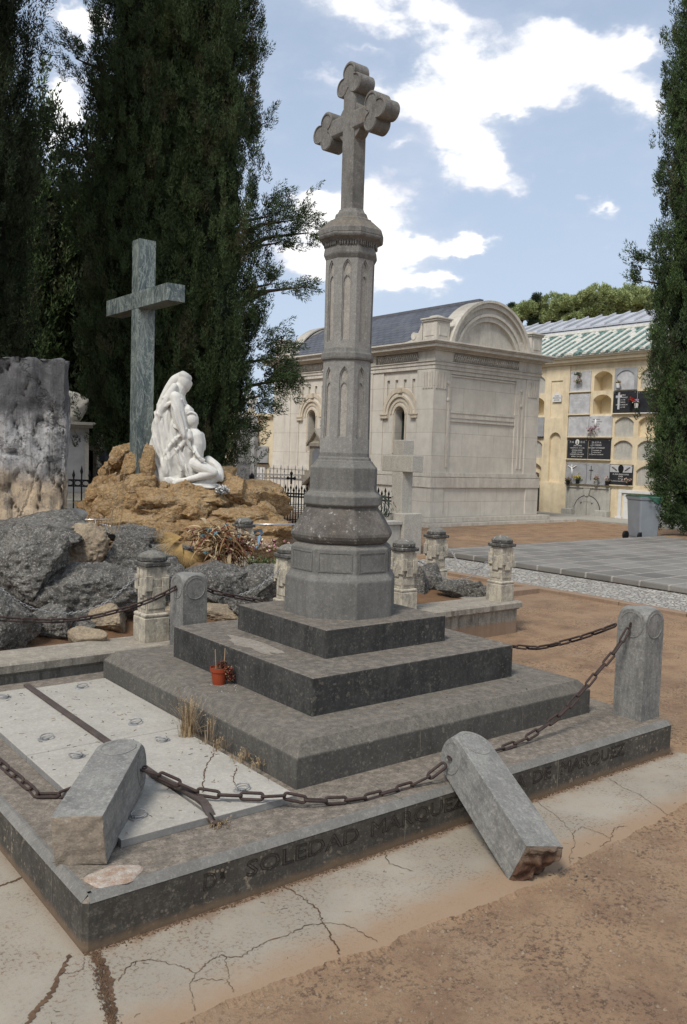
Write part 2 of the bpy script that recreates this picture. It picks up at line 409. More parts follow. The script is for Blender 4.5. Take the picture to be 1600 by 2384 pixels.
# patch where a post has broken off
def joint(b, *q): b.box(*q)
JM = stone('joint_mortar', (.20, .185, .16), (.12, .11, .095), sc=20, gs=100)
for q in ((2.372, 2.376, -.0012, .002, 0, .158), (1.37, 1.374, -.0012, .002, 0, .158), (2.372, 2.376, .02, .35, .1795, .1815), (1.37, 1.3735, .02, .24, .1795, .1815), (-.0012, .002, .288, .2915, 0, .158), (.0, .24, .288, .291, .1795, .1815), (-.0012, .002, 1.62, 1.624, 0, .158)):
    b = MB(); b.box(*q); b.build('mortar_joint', JM, plinth)
b = MB(); rnd = random.Random(5)
n = 22
b.loft([[(.135 + .098 * r * math.cos(a) * (1 + .12 * math.sin(3 * a + 1)), .085 + .068 * r * math.sin(a) * (1 + .1 * math.cos(5 * a)), z)
         for a in [2 * math.pi * i / n for i in range(n)]] for r, z in ((1, .181), (.9, .186), (.5, .188))])
b.build('broken_post_bed', stone('post_bed', (.48, .42, .37), (.34, .22, .15), sc=22, blotch=.5, dark=(.55, .56, .57), gs=90, bumps=.8), plinth)
# steps
X2, Y2 = 1.0627, .3535
def cham_step(x0, y0, x1, y1, z0, z1, c, cz):
    b = MB()
    r = lambda d, z: [(x0 + d, y0 + d, z), (x1 - d, y0 + d, z), (x1 - d, y1 - d, z), (x0 + d, y1 - d, z)]
    b.loft([r(0, z0), r(0, z1 - cz), r(c, z1)], False)
    b.add(r(c, z1), [(0, 1, 2, 3)])
    return b
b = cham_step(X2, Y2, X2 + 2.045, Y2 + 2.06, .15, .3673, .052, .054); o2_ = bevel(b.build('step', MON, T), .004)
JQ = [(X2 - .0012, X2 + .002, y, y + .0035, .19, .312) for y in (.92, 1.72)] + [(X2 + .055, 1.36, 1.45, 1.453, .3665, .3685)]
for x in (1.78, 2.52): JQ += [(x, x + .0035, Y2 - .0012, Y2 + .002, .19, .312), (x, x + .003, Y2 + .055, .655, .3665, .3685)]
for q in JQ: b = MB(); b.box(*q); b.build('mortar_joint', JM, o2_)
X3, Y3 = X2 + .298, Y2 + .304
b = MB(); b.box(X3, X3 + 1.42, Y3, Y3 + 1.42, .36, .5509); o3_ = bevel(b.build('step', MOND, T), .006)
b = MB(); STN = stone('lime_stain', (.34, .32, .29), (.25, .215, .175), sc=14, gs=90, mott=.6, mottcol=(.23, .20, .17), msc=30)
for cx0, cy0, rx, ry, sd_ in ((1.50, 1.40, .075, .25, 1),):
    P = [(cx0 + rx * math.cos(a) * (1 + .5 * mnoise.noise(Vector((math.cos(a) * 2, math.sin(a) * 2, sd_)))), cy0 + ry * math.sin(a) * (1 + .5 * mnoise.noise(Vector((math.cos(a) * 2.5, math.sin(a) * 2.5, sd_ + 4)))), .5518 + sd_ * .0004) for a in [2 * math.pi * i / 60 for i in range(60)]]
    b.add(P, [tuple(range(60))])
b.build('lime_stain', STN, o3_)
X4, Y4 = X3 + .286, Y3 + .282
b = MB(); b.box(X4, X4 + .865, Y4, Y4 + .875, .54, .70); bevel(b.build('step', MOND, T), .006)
cx, cy = 2.079, 1.3815
b = MB(); b.oct(cx, cy, [(.309, .69), (.307, .906), (.281, .9415), (.2785, 1.083), (.262, 1.096), (.247, 1.108)])
o = b.build('pedestal', BASEST, T); bevel(o, .006)
# shallow panels on the upper pedestal
def octframe(k, a_of_z):
    th = k * math.pi / 4; n = (math.cos(th), math.sin(th)); t = (-math.sin(th), math.cos(th)); tn = math.tan(math.pi / 8)
    def F(u, z, d):
        a = a_of_z(z); r = a - d; s_ = u * a * tn
        return (cx + n[0] * r + t[0] * s_, cy + n[1] * r + t[1] * s_, z)
    return F
b = MB()
for k in range(8):
    F = octframe(k, lambda z: .2815 - (z - .9415) * .018 + .003)
    for u0, u1, z0, z1 in ((-.82, .82, .955, .963), (-.82, .82, 1.06, 1.068), (-.82, -.76, .963, 1.06), (.76, .82, .963, 1.06)):
        b.add([F(u, z, d) for d in (0, .01) for u, z in ((u0, z0), (u1, z0), (u1, z1), (u0, z1))], [(0, 1, 2, 3), (0, 1, 5, 4), (1, 2, 6, 5), (2, 3, 7, 6), (3, 0, 4, 7)])
b.build('panel_moulding', BASEST, o)
prof = [(.238, 1.104), (.262, 1.116), (.276, 1.132), (.2835, 1.15), (.282, 1.166), (.272, 1.186), (.258, 1.21), (.243, 1.238), (.228, 1.262), (.213, 1.285), (.201, 1.302), (.195, 1.318)]
b = MB(); b.oct(cx, cy, prof); bevel(b.build('swelling_base', BULGE, T), .005)
b = MB(); b.oct(cx, cy, [(.20, 1.312), (.216, 1.322), (.218, 1.329), (.2175, 1.372), (.19, 1.400), (.1875, 1.41), (.187, 1.534), (.175, 1.548), (.163, 1.5636), (.158, 1.572), (.150, 1.577), (.149, 1.587), (.1405, 1.598), (.139, 1.616), (.136, 1.63)])
bevel(b.build('column_base', BASEST, T), .004)
# shaft in two tiers with lancet panels on every face
b = MB(); bi = MB()
def tier(z0, z1, a0, a1, pz0, pz1):
    A = lambda z: a0 + (a1 - a0) * (z - z0) / (z1 - z0)
    H = pz1 - pz0
    for k in range(8):
        F = octframe(k, A)
        out = arch_pts(-.47, .47, pz0, pz1 - .060, .060, 12, True, .056)
        arch_cell(b, F, -1, 1, z0, z1, out, .006, back=False)
        o2 = arch_pts(-.35, .35, pz0 + .010, pz1 - .061, .050, 12, True, .056); n = len(out)
        b.add([F(u, z, .006) for u, z in out] + [F(u, z, .006) for u, z in o2], [(i, (i + 1) % n, n + (i + 1) % n, n + i) for i in range(n)])
        F2 = lambda u, z, d, F=F: F(u, z, d + .006)
        arch_cell(b, F2, 0, 0, 0, 0, o2, .008, face=False, mb_back=bi)
        zc = pz1 - .088          # cusps that part the pointed eye from the long panel
        for s_ in (-1, 1):
            P = [(s_ * .36, zc - .034), (s_ * .36, zc + .022), (s_ * .24, zc + .010), (s_ * .07, zc + .005), (s_ * .02, zc - .001), (s_ * .13, zc - .005), (s_ * .25, zc - .014), (s_ * .31, zc - .024)]
            b.prism(P, lambda u, v, F=F: F(u, v, .0065), lambda u, v, F=F: F(u, v, .0145))
tier(1.60, 2.150, .1385, .1315, 1.70, 2.105)
tier(2.170, 2.722, .1305, .1345, 2.245, 2.70)
o = b.build('column_shaft', SHAFT, T)
bi.build('recessed_panel', stone('panel_stone', (.43, .415, .39), (.37, .35, .33), sc=5, streak=.25, dark=(.2, .19, .17), gs=170, grain=.6), o)
b = MB(); b.oct(cx, cy, [(.130, 2.14), (.143, 2.146), (.1455, 2.157), (.1435, 2.18), (.1375, 2.19), (.133, 2.205), (.1300, 2.212)]); bevel(b.build('ring_moulding', BASEST, T), .003)
b = MB(); b.oct(cx, cy, [(.135, 2.705), (.1456, 2.728), (.147, 2.735), (.1425, 2.765), (.138, 2.772), (.1385, 2.79), (.146, 2.803), (.160, 2.812), (.1726, 2.8185), (.177, 2.826), (.1785, 2.834), (.1765, 2.838), (.179, 2.842), (.1785, 2.868), (.1725, 2.8744), (.128, 2.916), (.1175, 2.923), (.1165, 2.9311), (.102, 2.937), (.0925, 2.944), (.0885, 2.966), (.078, 2.974), (.072, 2.985), (.069, 2.995)])
o = b.build('capital', CAPST, T); bevel(o, .003)
b = MB()   # egg shaped ornaments in the hollow of the capital
for k in range(8):
    F = octframe(k, lambda z: .140 + max(0, z - 2.785) * .9)
    for u in (-.72, -.5, -.28, 0, .28, .5, .72):
        p = F(u, 2.79, -.001); b.ball(p, (.006, .006, .017 if u else .02), 6, 5)
b.build('carved_leaves', CAPST, o, smooth=True)
# the cross: shaft and arms run along y
b = MB(); yz = lambda x: (lambda u, v: (cx + x, cy + u, v))
def bar(y0, y1, z0, z1, t, ch=.012):
    """octagonal-edged bar, thickness t along x"""
    if (z1 - z0) > (y1 - y0):
        w = (y1 - y0) / 2; ym = (y0 + y1) / 2
        sec = [(-t + ch, -w), (t - ch, -w), (t, -w + ch), (t, w - ch), (t - ch, w), (-t + ch, w), (-t, w - ch), (-t, -w + ch)]
        b.loft([[(cx + x, cy + ym + y, z) for x, y in sec] for z in (z0, z1)])
    else:
        w = (z1 - z0) / 2; zm = (z0 + z1) / 2
        sec = [(-t + ch, -w), (t - ch, -w), (t, -w + ch), (t, w - ch), (t - ch, w), (-t + ch, w), (-t, w - ch), (-t, -w + ch)]
        b.loft([[(cx + x, cy + y, zm + z) for x, z in sec] for y in (y0, y1)])
ZC = 3.48
bar(-.0505, .0505, 2.985, 3.70, .053); bar(-.21, .21, ZC - .0535, ZC + .0535, .0505)
b.prism([(.108 * math.cos(a), ZC + .108 * math.sin(a)) for a in [2 * math.pi * i / 32 for i in range(32)]], yz(-.036), yz(.036))
o = b.build('cross', CAPST, T); bevel(o, .003)
def trefoil():
    C = [((.060, 0), .053), ((-.016, .057), .052), ((-.016, -.057), .052)]; P = []
    for i in range(72):
        a = 2 * math.pi * i / 72; d = (math.cos(a), math.sin(a)); R = .03
        for (c, r) in C:
            q = d[0] * c[0] + d[1] * c[1]; k = q * q - (c[0] ** 2 + c[1] ** 2 - r * r)
            if k >= 0: R = max(R, q + math.sqrt(k))
        P.append((d[0] * R, d[1] * R))
    return P
for ang, oy, oz in ((0, .215, 0), (180, -.215, 0), (90, 0, .215)):
    b = MB(); ca, sa = math.cos(rad(ang)), math.sin(rad(ang))
    P = [(oy + p * ca - q * sa, ZC + oz + p * sa + q * ca) for p, q in trefoil()]
    m_ = [(oy + (p * ca - q * sa) * .93, ZC + oz + (p * sa + q * ca) * .93) for p, q in trefoil()]
    ins = [(oy + (p * ca - q * sa) * .86, ZC + oz + (p * sa + q * ca) * .86) for p, q in trefoil()]
    t = .056
    b.loft([[yz(x)(*p) for p in Q] for x, Q in ((-t + .006, ins), (-t + .001, ins), (-t, m_), (-t + .005, P), (t - .005, P), (t, m_), (t - .001, ins), (t - .006, ins))])
    b.build('trefoil_end', CAPST, o)

# ---------------------------------------------------------------- grave slabs
def ring_handle(parent, x, y, z, a):
    b = MB(); b.oct(0, 0, [(.026, 0), (.026, .003), (.022, .004)], n=16)
    b.X = None
    pts = [(.028 * math.cos(t) + .02, .028 * math.sin(t), .012 + .004 * math.cos(t)) for t in [2 * math.pi * i / 20 for i in range(20)]]
    b.tube(pts, .0032, 6, closed=True); b.tube([(-.012, -.006, 0), (-.012, -.006, .014), (-.012, .006, .014), (-.012, .006, 0)], .003, 6)
    M4 = Matrix.Translation((x, y, z)) @ Matrix.Rotation(a, 4, 'Z'); b.v = [tuple(M4 @ Vector(p)) for p in b.v]
    b.build('ring_handle', GALV, parent, smooth=True)
def grave_slab(label, x0, x1, y0, y1, rings, cracks=()):
    t = thing('grave_slab', label, 'grave slab', (x0, y0, .18), group='white slabs over the grave')
    b = MB(); b.box(x0, x1, y0, y1, .1815, .208); o = b.build('slab', SLABEDGE, t)
    b = MB(); b.box(x0 + .0006, x1 - .0006, y0 + .0006, y1 - .0006, .2075, .2105, .0012); b.build('polished_top', SLAB, t)
    for q in rings: ring_handle(t, q[0], q[1], .2105, q[2])
    for c_, w in cracks: crack_strip('crack', c_, w, .2125, t, 3)
    return t
def crack_strip(name, pts, w, z, parent, seed=1, mat=None, sub=6):
    rnd = random.Random(seed + int(pts[0][0] * 997)); P = []
    for i in range(len(pts) - 1):
        A, B = Vector((*pts[i], 0)), Vector((*pts[i + 1], 0)); d = B - A; nrm = Vector((-d.y, d.x, 0)).normalized()
        for k in range(sub): P.append(A + d * (k / sub) + nrm * rnd.uniform(-1, 1) * min(d.length * .08, .006) * (1 if k else .3))
    P.append(Vector((*pts[-1], 0))); b = MB(); V = []; F = []
    for i, p in enumerate(P):
        t = (P[min(i + 1, len(P) - 1)] - P[max(i - 1, 0)]); n = Vector((-t.y, t.x, 0)).normalized()
        ww = w * rnd.uniform(.35, 1.3) * .5 * (.25 if i in (0, len(P) - 1) else 1)
        V += [(p.x + n.x * ww, p.y + n.y * ww, z), (p.x - n.x * ww * rnd.uniform(.5, 1.2), p.y - n.y * ww, z)]
        if i: F.append((2 * i - 2, 2 * i - 1, 2 * i + 1, 2 * i))
    b.add(V, F); return b.build(name, mat or CRACK, parent)
grave_slab('white marble slab with two rings nearest the stepped base at the far end', .612, 1.058, 1.279, 2.372, [(.846, 2.238, .3), (.824, 1.455, .4)])
grave_slab('white marble slab with two rings at the far left end left of the iron bar', .238, .595, 1.297, 2.392, [(.440, 2.262, 3.3), (.373, 1.467, .4)])
grave_slab('cracked white marble slab with rings under the sagging chain', .612, .992, .249, 1.274, [(.847, 1.147, 3.2), (.821, .412, .5)],
           [([(0.96, 0.862), (0.861, 0.762), (0.811, 0.687), (0.767, 0.613), (0.717, 0.537), (0.682, 0.467)], .006), ([(0.945, 0.646), (0.897, 0.584), (0.851, 0.513), (0.833, 0.46)], .005)])
grave_slab('white marble slab with rings lying under the fallen post', .238, .597, .262, 1.292, [(.429, 1.154, 3.3), (.358, .402, .6)])
T = thing('iron_bar', 'long rusty flat iron bar lying between the white slabs with a bent forked end', 'iron bar', (.604, 2.42, .2125))
b = MB(); pts = [(.604, 2.43, .219), (.601, 1.9, .219), (.602, 1.267, .219), (.600, .9, .219), (.596, .72, .221), (.602, .60, .228), (.618, .50, .230), (.628, .42, .227), (.626, .36, .224), (.612, .315, .223), (.605, .28, .217), (.606, .255, .196), (.61, .232, .186)]
for i in range(len(pts)): pts[i] = Vector(pts[i])
rings = []
for i, p in enumerate(pts):
    t = (pts[min(i + 1, len(pts) - 1)] - pts[max(i - 1, 0)]).normalized(); s_ = t.cross(Vector((0, 0, 1))).normalized(); u_ = s_.cross(t)
    w = .0165 if i < len(pts) - 2 else .019
    rings.append([p + s_ * w + u_ * .007, p - s_ * w + u_ * .007, p - s_ * w - u_ * .007, p + s_ * w - u_ * .007])
b.loft(rings)
o = b.build('flat_bar', IRONBAR, T); bevel(o, .002)
b = MB(); b.tube([(.600, .29, .2225), (.604, .262, .214), (.607, .245, .1995)], .003, 6); b.build('end_slot', BLACK, T)

# ---------------------------------------------------------------- stone posts
def post_body(w, H, broken=False):
    N_ = 18; zc = H - w; b = MB(); g = {}
    V = []
    def hz(x, y): return zc + math.sqrt(max(0, w * w - max(0, abs(x) + abs(y) - w) ** 2)) * .98
    for i in range(N_ + 1):
        for j in range(N_ + 1):
            x = -w + 2 * w * i / N_; y = -w + 2 * w * j / N_
            x2 = math.sin(x / w * math.pi / 2) * w; y2 = math.sin(y / w * math.pi / 2) * w
            V.append((x2, y2, hz(x2, y2)))
    I = lambda i, j: i * (N_ + 1) + j
    F = [(I(i, j), I(i + 1, j), I(i + 1, j + 1), I(i, j + 1)) for i in range(N_) for j in range(N_)]
    border = [I(i, 0) for i in range(N_)] + [I(N_, j) for j in range(N_)] + [I(i, N_) for i in range(N_, 0, -1)] + [I(0, j) for j in range(N_, 0, -1)]
    n = len(V)
    for q in border: V.append((V[q][0], V[q][1], 0))
    m = len(border)
    for k in range(m): F.append((border[k], n + k, n + (k + 1) % m, border[(k + 1) % m]))
    b.add(V, F); return b, [V[n + k] for k in range(m)]
def make_post(w, H, label, M4, group, endmat=None, holes=((-1, 0), (1, 0)), rough_end=0):
    t = thing('stone_post', label, 'stone post', (0, 0, 0), group=group)
    b, foot = post_body(w, H)
    if rough_end > .01:      # one foot corner has snapped away
        b.v = [(x, y, (max(0, (x + y) / (2 * w) - .25) * .06 + .006 * mnoise.noise(Vector((x * 40, y * 40, 1)))) if z == 0 else z) for x, y, z in b.v]
        foot = [(x, y, max(0, (x + y) / (2 * w) - .25) * .06 + .006 * mnoise.noise(Vector((x * 40, y * 40, 1)))) for x, y, z in foot]
    o = b.build('post_shaft', POST, t); bevel(o, .006, 3, 50)
    if endmat:
        b = MB(); rnd = random.Random(3)
        rings = [[(x * 1.0, y * 1.0, 0) for x, y, z in foot]]
        rings = [[(x, y, z) for x, y, z in foot]]
        for k, s_ in ((1, .97), (2, .9), (3, .75), (4, .6), (5, .45), (6, .3), (7, .15)):
            rings.append([(x * s_, y * s_, z * s_ + rough_end * (mnoise.noise(Vector((x * s_ * 28, y * s_ * 28, 3))) - .5 * min(1, k / 3)) - .0015) for x, y, z in foot])
        b.loft(rings); b.build('broken_end', endmat, t)
    zc = H - w
    for k in range(4):
        b = MB(); A = k * math.pi / 2; r = w * .82
        rr = Matrix.Rotation(A, 4, 'Z')
        prof = [(r, -.004), (r, .0025), (r * .93, .0035), (r * .9, .0012), (r * .5, .0018)]
        b.loft([[tuple(rr @ Vector((w + d, q * math.cos(a), zc + q * math.sin(a)))) for a in [2 * math.pi * i / 28 for i in range(28)]] for q, d in prof])
        b.build('disc', POST, t, smooth=False)
    for sx, sy in holes:
        b = MB(); pts = []
        for i in range(14):
            a = 2 * math.pi * i / 14; pts.append((sx * (w + .004 + .011 * (1 + math.cos(a)) * .8), sy * (w + .004 + .011 * (1 + math.cos(a)) * .8), zc - .012 + .012 * math.sin(a)) if sx == 0 else (sx * (w + .002 + .011 * (1 + math.cos(a)) * .8), 0, zc + .012 * math.sin(a)))
        b.tube(pts, .004, 6, closed=True); b.build('iron_eye', RUST, t, smooth=True)
    t.matrix_world = M4; t.location = M4.to_translation(); t.rotation_euler = M4.to_euler()
    return t
GP = 'round topped stone posts that carried the rusty chain'
make_post(.09, .622, 'standing round topped stone post at the right corner of the plinth', Matrix.Translation((3.292, .174, .18)), GP, holes=((-1, 0), (0, 1)))
make_post(.09, .61, 'standing round topped stone post behind the steps at the back of the plinth', Matrix.Translation((1.712, 2.553, .18)), GP)
def pose(o, R_): 
    M4 = Matrix([(*R_[0], 0), (*R_[1], 0), (*R_[2], 0), (0, 0, 0, 1)]); M4.translation = Vector(o); return M4
p1M = pose((.0665, .2197, .2685), [(-0.7876, -0.103, 0.6075), (0.6125, -0.0228, 0.7901), (-0.0676, 0.9944, 0.081)])
make_post(.0886, .645, 'fallen stone post lying on the white slabs at the near left corner', p1M, GP, POSTEND, ((-1, 0), (1, 0)), .006)
p2M = pose((1.5875, -.5093, .060), [(0.9584, -0.0711, 0.2763), (-0.2258, 0.4028, 0.887), (-0.1743, -0.9125, 0.37)])
make_post(.0869, .679, 'fallen stone post leaning out over the plinth edge with a broken red foot', p2M, GP, POSTRED, ((-1, 0), (1, 0)), .03)

# ---------------------------------------------------------------- chains
def catmull(P, step=.004):
    P = [Vector(p) for p in P]; P = [P[0] * 2 - P[1]] + P + [P[-1] * 2 - P[-2]]; out = []
    for i in range(1, len(P) - 2):
        L = (P[i + 1] - P[i]).length; n = max(2, int(L / step))
        for k in range(n):
            t = k / n; a, b_, c_, d = P[i - 1], P[i], P[i + 1], P[i + 2]
            out.append(.5 * ((2 * b_) + (c_ - a) * t + (2 * a - 5 * b_ + 4 * c_ - d) * t * t + (3 * b_ - a - 3 * c_ + d) * t ** 3))
    out.append(P[-2]); return out
LINKS = {}
def chain(name, label, cat, pts, L, W, r, mat, group, roll0=20, lie=0):
    C = catmull(pts); root = thing(name, label, cat, tuple(C[0]), group=group)
    key = (L, W, r, mat.name)
    if key not in LINKS:
        b = MB(); P = []; s_ = L / 2 - W / 2; rw = W / 2 - r
        for i in range(9): a = -math.pi / 2 + math.pi * i / 8; P.append((s_ + rw * math.cos(a), rw * math.sin(a), 0))
        for i in range(9): a = math.pi / 2 + math.pi * i / 8; P.append((-s_ + rw * math.cos(a), rw * math.sin(a), 0))
        b.tube(P, r, 6, closed=True)
        tmp = b.build('link', mat, None, smooth=True); LINKS[key] = tmp.data; bpy.data.objects.remove(tmp)
    me = LINKS[key]; pitch = L - 2 * r * 1.35; tot = sum((C[i] - C[i - 1]).length for i in range(1, len(C))); nl = max(1, round(tot / pitch)); pitch = tot / nl * .985; acc = 0; marks = [C[0]]
    for i in range(1, len(C)):
        acc += (C[i] - C[i - 1]).length
        if acc >= pitch: marks.append(C[i]); acc -= pitch
    rnd = random.Random(len(marks)); k = 0
    for A, B in zip(marks, marks[1:]):
        t = (B - A).normalized(); side = t.cross(Vector((0, 0, 1))).normalized(); up = side.cross(t)
        a = rad(roll0 + (90 if k % 2 else 0) + rnd.uniform(-14, 14)); k += 1
        if lie: a = rad(12 if k % 2 else 62) + rad(rnd.uniform(-10, 10))
        s2 = side * math.cos(a) + up * math.sin(a); u2 = t.cross(s2)
        M4 = Matrix((t, s2, u2)).transposed().to_4x4(); M4.translation = (A + B) / 2 - C[0]
        o = bpy.data.objects.new('link', me); COL.objects.link(o); o.parent = root
        o.location = M4.to_translation(); o.rotation_euler = M4.to_euler()
    return root
GC = 'rusty long linked chains between the stone posts'
RL = (.105, .038, .0064)
b = MB(); rnd = random.Random(8)
for i in range(26):
    x = 1.72 + rnd.gauss(0, .07); y = -.56 + rnd.gauss(0, .04); s_ = rnd.uniform(.004, .013); V = [(x + s_ * rnd.uniform(-1, 1), y + s_ * rnd.uniform(-1, 1), s_ * rnd.uniform(-.2, .9)) for _ in range(5)]; b.add(V, [(0, 1, 2), (0, 2, 3), (0, 3, 1), (1, 2, 4), (2, 3, 4), (3, 1, 4)])
tag(b.build('stone_chips', POSTEND), 'chips of stone broken from the foot of the leaning post', 'rubble', kind='stuff')
chain('rusty_chain', 'rusty long linked chain sagging between the two fallen posts across the slabs', 'chain',
      [(.452, .590, .322), (.52, .545, .30), (.59, .5, .262), (.646, .4, .243), (.745, .33, .236), (.825, .26, .236), (.917, .21, .236), (1.0, .168, .212), (1.105, .136, .199), (1.2, .105, .193), (1.33, .1, .19), (1.43, .1, .19), (1.53, .095, .195), (1.60, .065, .235), (1.652, .04, .282)], *RL, RUST, GC)
chain('rusty_chain', 'rusty chain rising from the leaning post to the standing post at the right corner', 'chain',
      [(1.85, .0, .26), (1.95, .10, .205), (2.05, .19, .19), (2.2, .2, .19), (2.286, .2, .197), (2.41, .2, .216), (2.56, .2, .261), (2.67, .2, .301), (2.849, .2, .407), (2.942, .2, .469), (3.083, .19, .573), (3.198, .178, .705)], *RL, RUST, GC, 35)
chain('rusty_chain', 'rusty chain lying on the plinth at the left picture edge beside the slabs', 'chain',
      [(.262, .69, .29), (.255, .74, .24), (.235, .80, .195), (.194, .84, .19), (.140, .874, .19), (.147, .947, .19), (.138, 1.101, .19), (.13, 1.324, .19), (.128, 1.5, .19)], *RL, RUST, GC, 0, 1)
chain('rusty_chain', 'rusty chain hanging behind the plinth from the back post to the left picture edge', 'chain',
      [(1.616, 2.553, .70), (1.531, 2.55, .664), (1.378, 2.55, .614), (1.229, 2.55, .584), (1.064, 2.55, .558), (.918, 2.55, .551), (.77, 2.55, .558), (.615, 2.55, .579), (.49, 2.55, .598), (.35, 2.55, .63)], *RL, RUST, GC, 30)
chain('rusty_chain', 'rusty chain running behind the column from the back post round to the right corner post', 'chain',
      [(1.81, 2.553, .69), (1.856, 2.55, .664), (1.959, 2.55, .634), (2.082, 2.55, .602), (2.226, 2.55, .567), (2.6, 2.54, .46), (2.95, 2.40, .39), (3.2, 2.1, .34), (3.28, 1.7, .34), (3.28, 1.3, .37), (3.28, 1.066, .405), (3.28, .871, .435), (3.28, .674, .51), (3.28, .518, .578), (3.28, .342, .667), (3.288, .285, .70)], *RL, RUST, GC, 40)

# ---------------------------------------------------------------- potted plant, tufts, litter
def petals(mb, c, R, n, s, seed, squash=.8):
    rnd = random.Random(seed)
    for i in range(n):
        d = Vector((rnd.gauss(0, 1), rnd.gauss(0, 1), rnd.gauss(0, 1))).normalized() * R * rnd.random() ** .4; d.z *= squash
        a = Vector((rnd.gauss(0, 1), rnd.gauss(0, 1), rnd.gauss(0, 1))).normalized(); q = a.cross(Vector((rnd.gauss(0, 1), rnd.gauss(0, 1), rnd.gauss(0, 1)))).normalized()
        p = Vector(c) + d; k = s * rnd.uniform(.6, 1.3)
        mb.mi = rnd.choice(mb.pool) if getattr(mb, 'pool', None) else mb.mi
        mb.add([p - a * k, p - q * k * .55, p + a * k, p + q * k * .55], [(0, 1, 2, 3)])
T = thing('flower_pot', 'small terracotta coloured plastic pot with a dead plant and two sticks', 'flower pot', (1.283, 1.395, .3675))
b = MB(); px_, py_ = 1.283, 1.395
b.oct(px_, py_, [(.033, .3675), (.043, .435), (.0475, .436), (.049, .458), (.0455, .4585), (.043, .447)], n=24)
o = b.build('pot', TERRA, T); 
b = MB(); b.oct(px_, py_, [(.03, .445), (.042, .4478)], n=16); b.build('soil', CRACK, T)
b = MB(); b.pool = [0, 1, 1]; b.mi = 0
petals(b, (px_ + .028, py_ - .032, .445), .034, 150, .008, 1); petals(b, (px_ + .012, py_ - .010, .475), .028, 110, .008, 2); petals(b, (px_ + .05, py_ - .035, .405), .03, 140, .008, 3)
o = b.build('dead_plant', [TANL, REDL], T)
for q, (dx, dy, tx, ty, tz) in enumerate([(-.018, 0, -.023, .006, .555), (.022, -.012, .028, -.010, .558)]):
    b = MB(); b.cyl((px_ + dx, py_ + dy, .43), (px_ + tx, py_ + ty, tz), .0028, n=6); b.build('stick', STICK, T)
def grass_tuft(label, x, y, z, n, h, spread, seed, group, name='dry_grass_tuft', mats=None):
    rnd = random.Random(seed); b = MB(); b.mi = 0
    for i in range(n):
        a = rnd.uniform(0, 2 * math.pi); r = spread * rnd.random() ** .7; H = h * rnd.uniform(.25, 1) ** 1.2; lean = rnd.gauss(0, .34) * H
        p0 = Vector((x + r * math.cos(a), y + r * math.sin(a) * .8, z)); d = Vector((math.cos(a) * .6 + rnd.gauss(0, .5), math.sin(a) * .6 + rnd.gauss(0, .5), 0)) * abs(lean)
        if H < h * .45: d = d * 3
        w = rnd.uniform(.0008, .0016); s_ = Vector((-math.sin(a), math.cos(a), 0))
        P = [p0 + d * t * t + Vector((0, 0, H * t * (1 - .15 * t))) for t in (0, .35, .7, 1)]
        b.mi = rnd.choice([0, 0, 1])
        V = []
        for k, p in enumerate(P): ww = w * (1.2, 1, .8, .3)[k]; V += [p - s_ * ww, p + s_ * ww]
        b.add(V, [(0, 1, 3, 2), (2, 3, 5, 4), (4, 5, 7, 6)])
        if H > h * .55 and rnd.random() < .7:   # seed head
            q = P[-1]; dd = (P[3] - P[2]).normalized(); hd = .03 * rnd.uniform(.6, 1.1)
            for m in range(5):
                c_ = q - dd * hd * (m / 5); e = Vector((rnd.gauss(0, 1), rnd.gauss(0, 1), .8)).normalized() * .006
                b.add([c_, c_ + e * .6 + s_ * .0022, c_ + e * 1.4, c_ + e * .6 - s_ * .0022], [(0, 1, 2, 3)])
    o = b.build(name, mats or [DRYW, plain('dry_straw', (.22, .13, .06), .9, 0, .5)])
    tag(o, label, 'grass', group); return o
GT = 'dry grass tufts along the foot of the stepped base'
grass_tuft('tallest dry grass tuft growing by the slab joint at the foot of the steps', .975, 1.15, .211, 200, .23, .050, 1, GT)
grass_tuft('second dry grass tuft leaning against the stepped base', .995, 1.0, .211, 34, .15, .045, 2, GT)
grass_tuft('short dry weeds under the steps just above the slab crack', 1.0, .90, .211, 44, .07, .05, 3, GT)
grass_tuft('small low dry tuft by the short slab crack near the base corner', 1.01, .71, .211, 50, .06, .06, 4, GT)
grass_tuft('lowest flat dry tuft nearest the front corner of the steps', 1.03, .60, .211, 50, .045, .05, 5, GT)
grass_tuft('dry root wisps caught under the forked end of the iron bar', .625, .225, .182, 60, .03, .05, 6, GT)
def litter(name, label, cat, n, region, z, seed, mats, L=(.008, .03), w=.0009):
    rnd = random.Random(seed); b = MB()
    for i in range(n):
        x, y = region(rnd); a = rnd.uniform(0, math.pi); l = rnd.uniform(*L) / 2; k = rnd.uniform(-.4, .4) * l; b.mi = rnd.randrange(len(mats))
        d = Vector((math.cos(a), math.sin(a), 0)); s_ = Vector((-d.y, d.x, 0)); p = Vector((x, y, z))
        b.tube([p - d * l, p + s_ * k + Vector((0, 0, .001)), p + d * l], w * rnd.uniform(.7, 1.5), 4)
    o = b.build(name, mats); tag(o, label, cat, kind='stuff'); return o
DT = plain('twig_dark', (.05, .035, .028), .9)
litter('fallen_twigs', 'tiny dark twigs scattered over the white slabs', 'twigs', 170, lambda r: (r.uniform(.25, 1.04), r.uniform(.28, 2.36)), .2125, 8, [DT, TANL], (.006, .026))
litter('fallen_twigs', 'tiny twigs and needles scattered over the concrete strip', 'twigs', 90, lambda r: (r.uniform(-.55, 3.2), r.uniform(-.45, -.01)), .002, 9, [DT, TANL, TANL], (.006, .026), .0006)
litter('fallen_twigs', 'small bits of twig on the stone steps', 'twigs', 60, lambda r: (r.uniform(1.12, 2.9), r.uniform(.4, .63)), .3685, 10, [DT, TANL], (.004, .015))
b = MB(); rnd = random.Random(4)
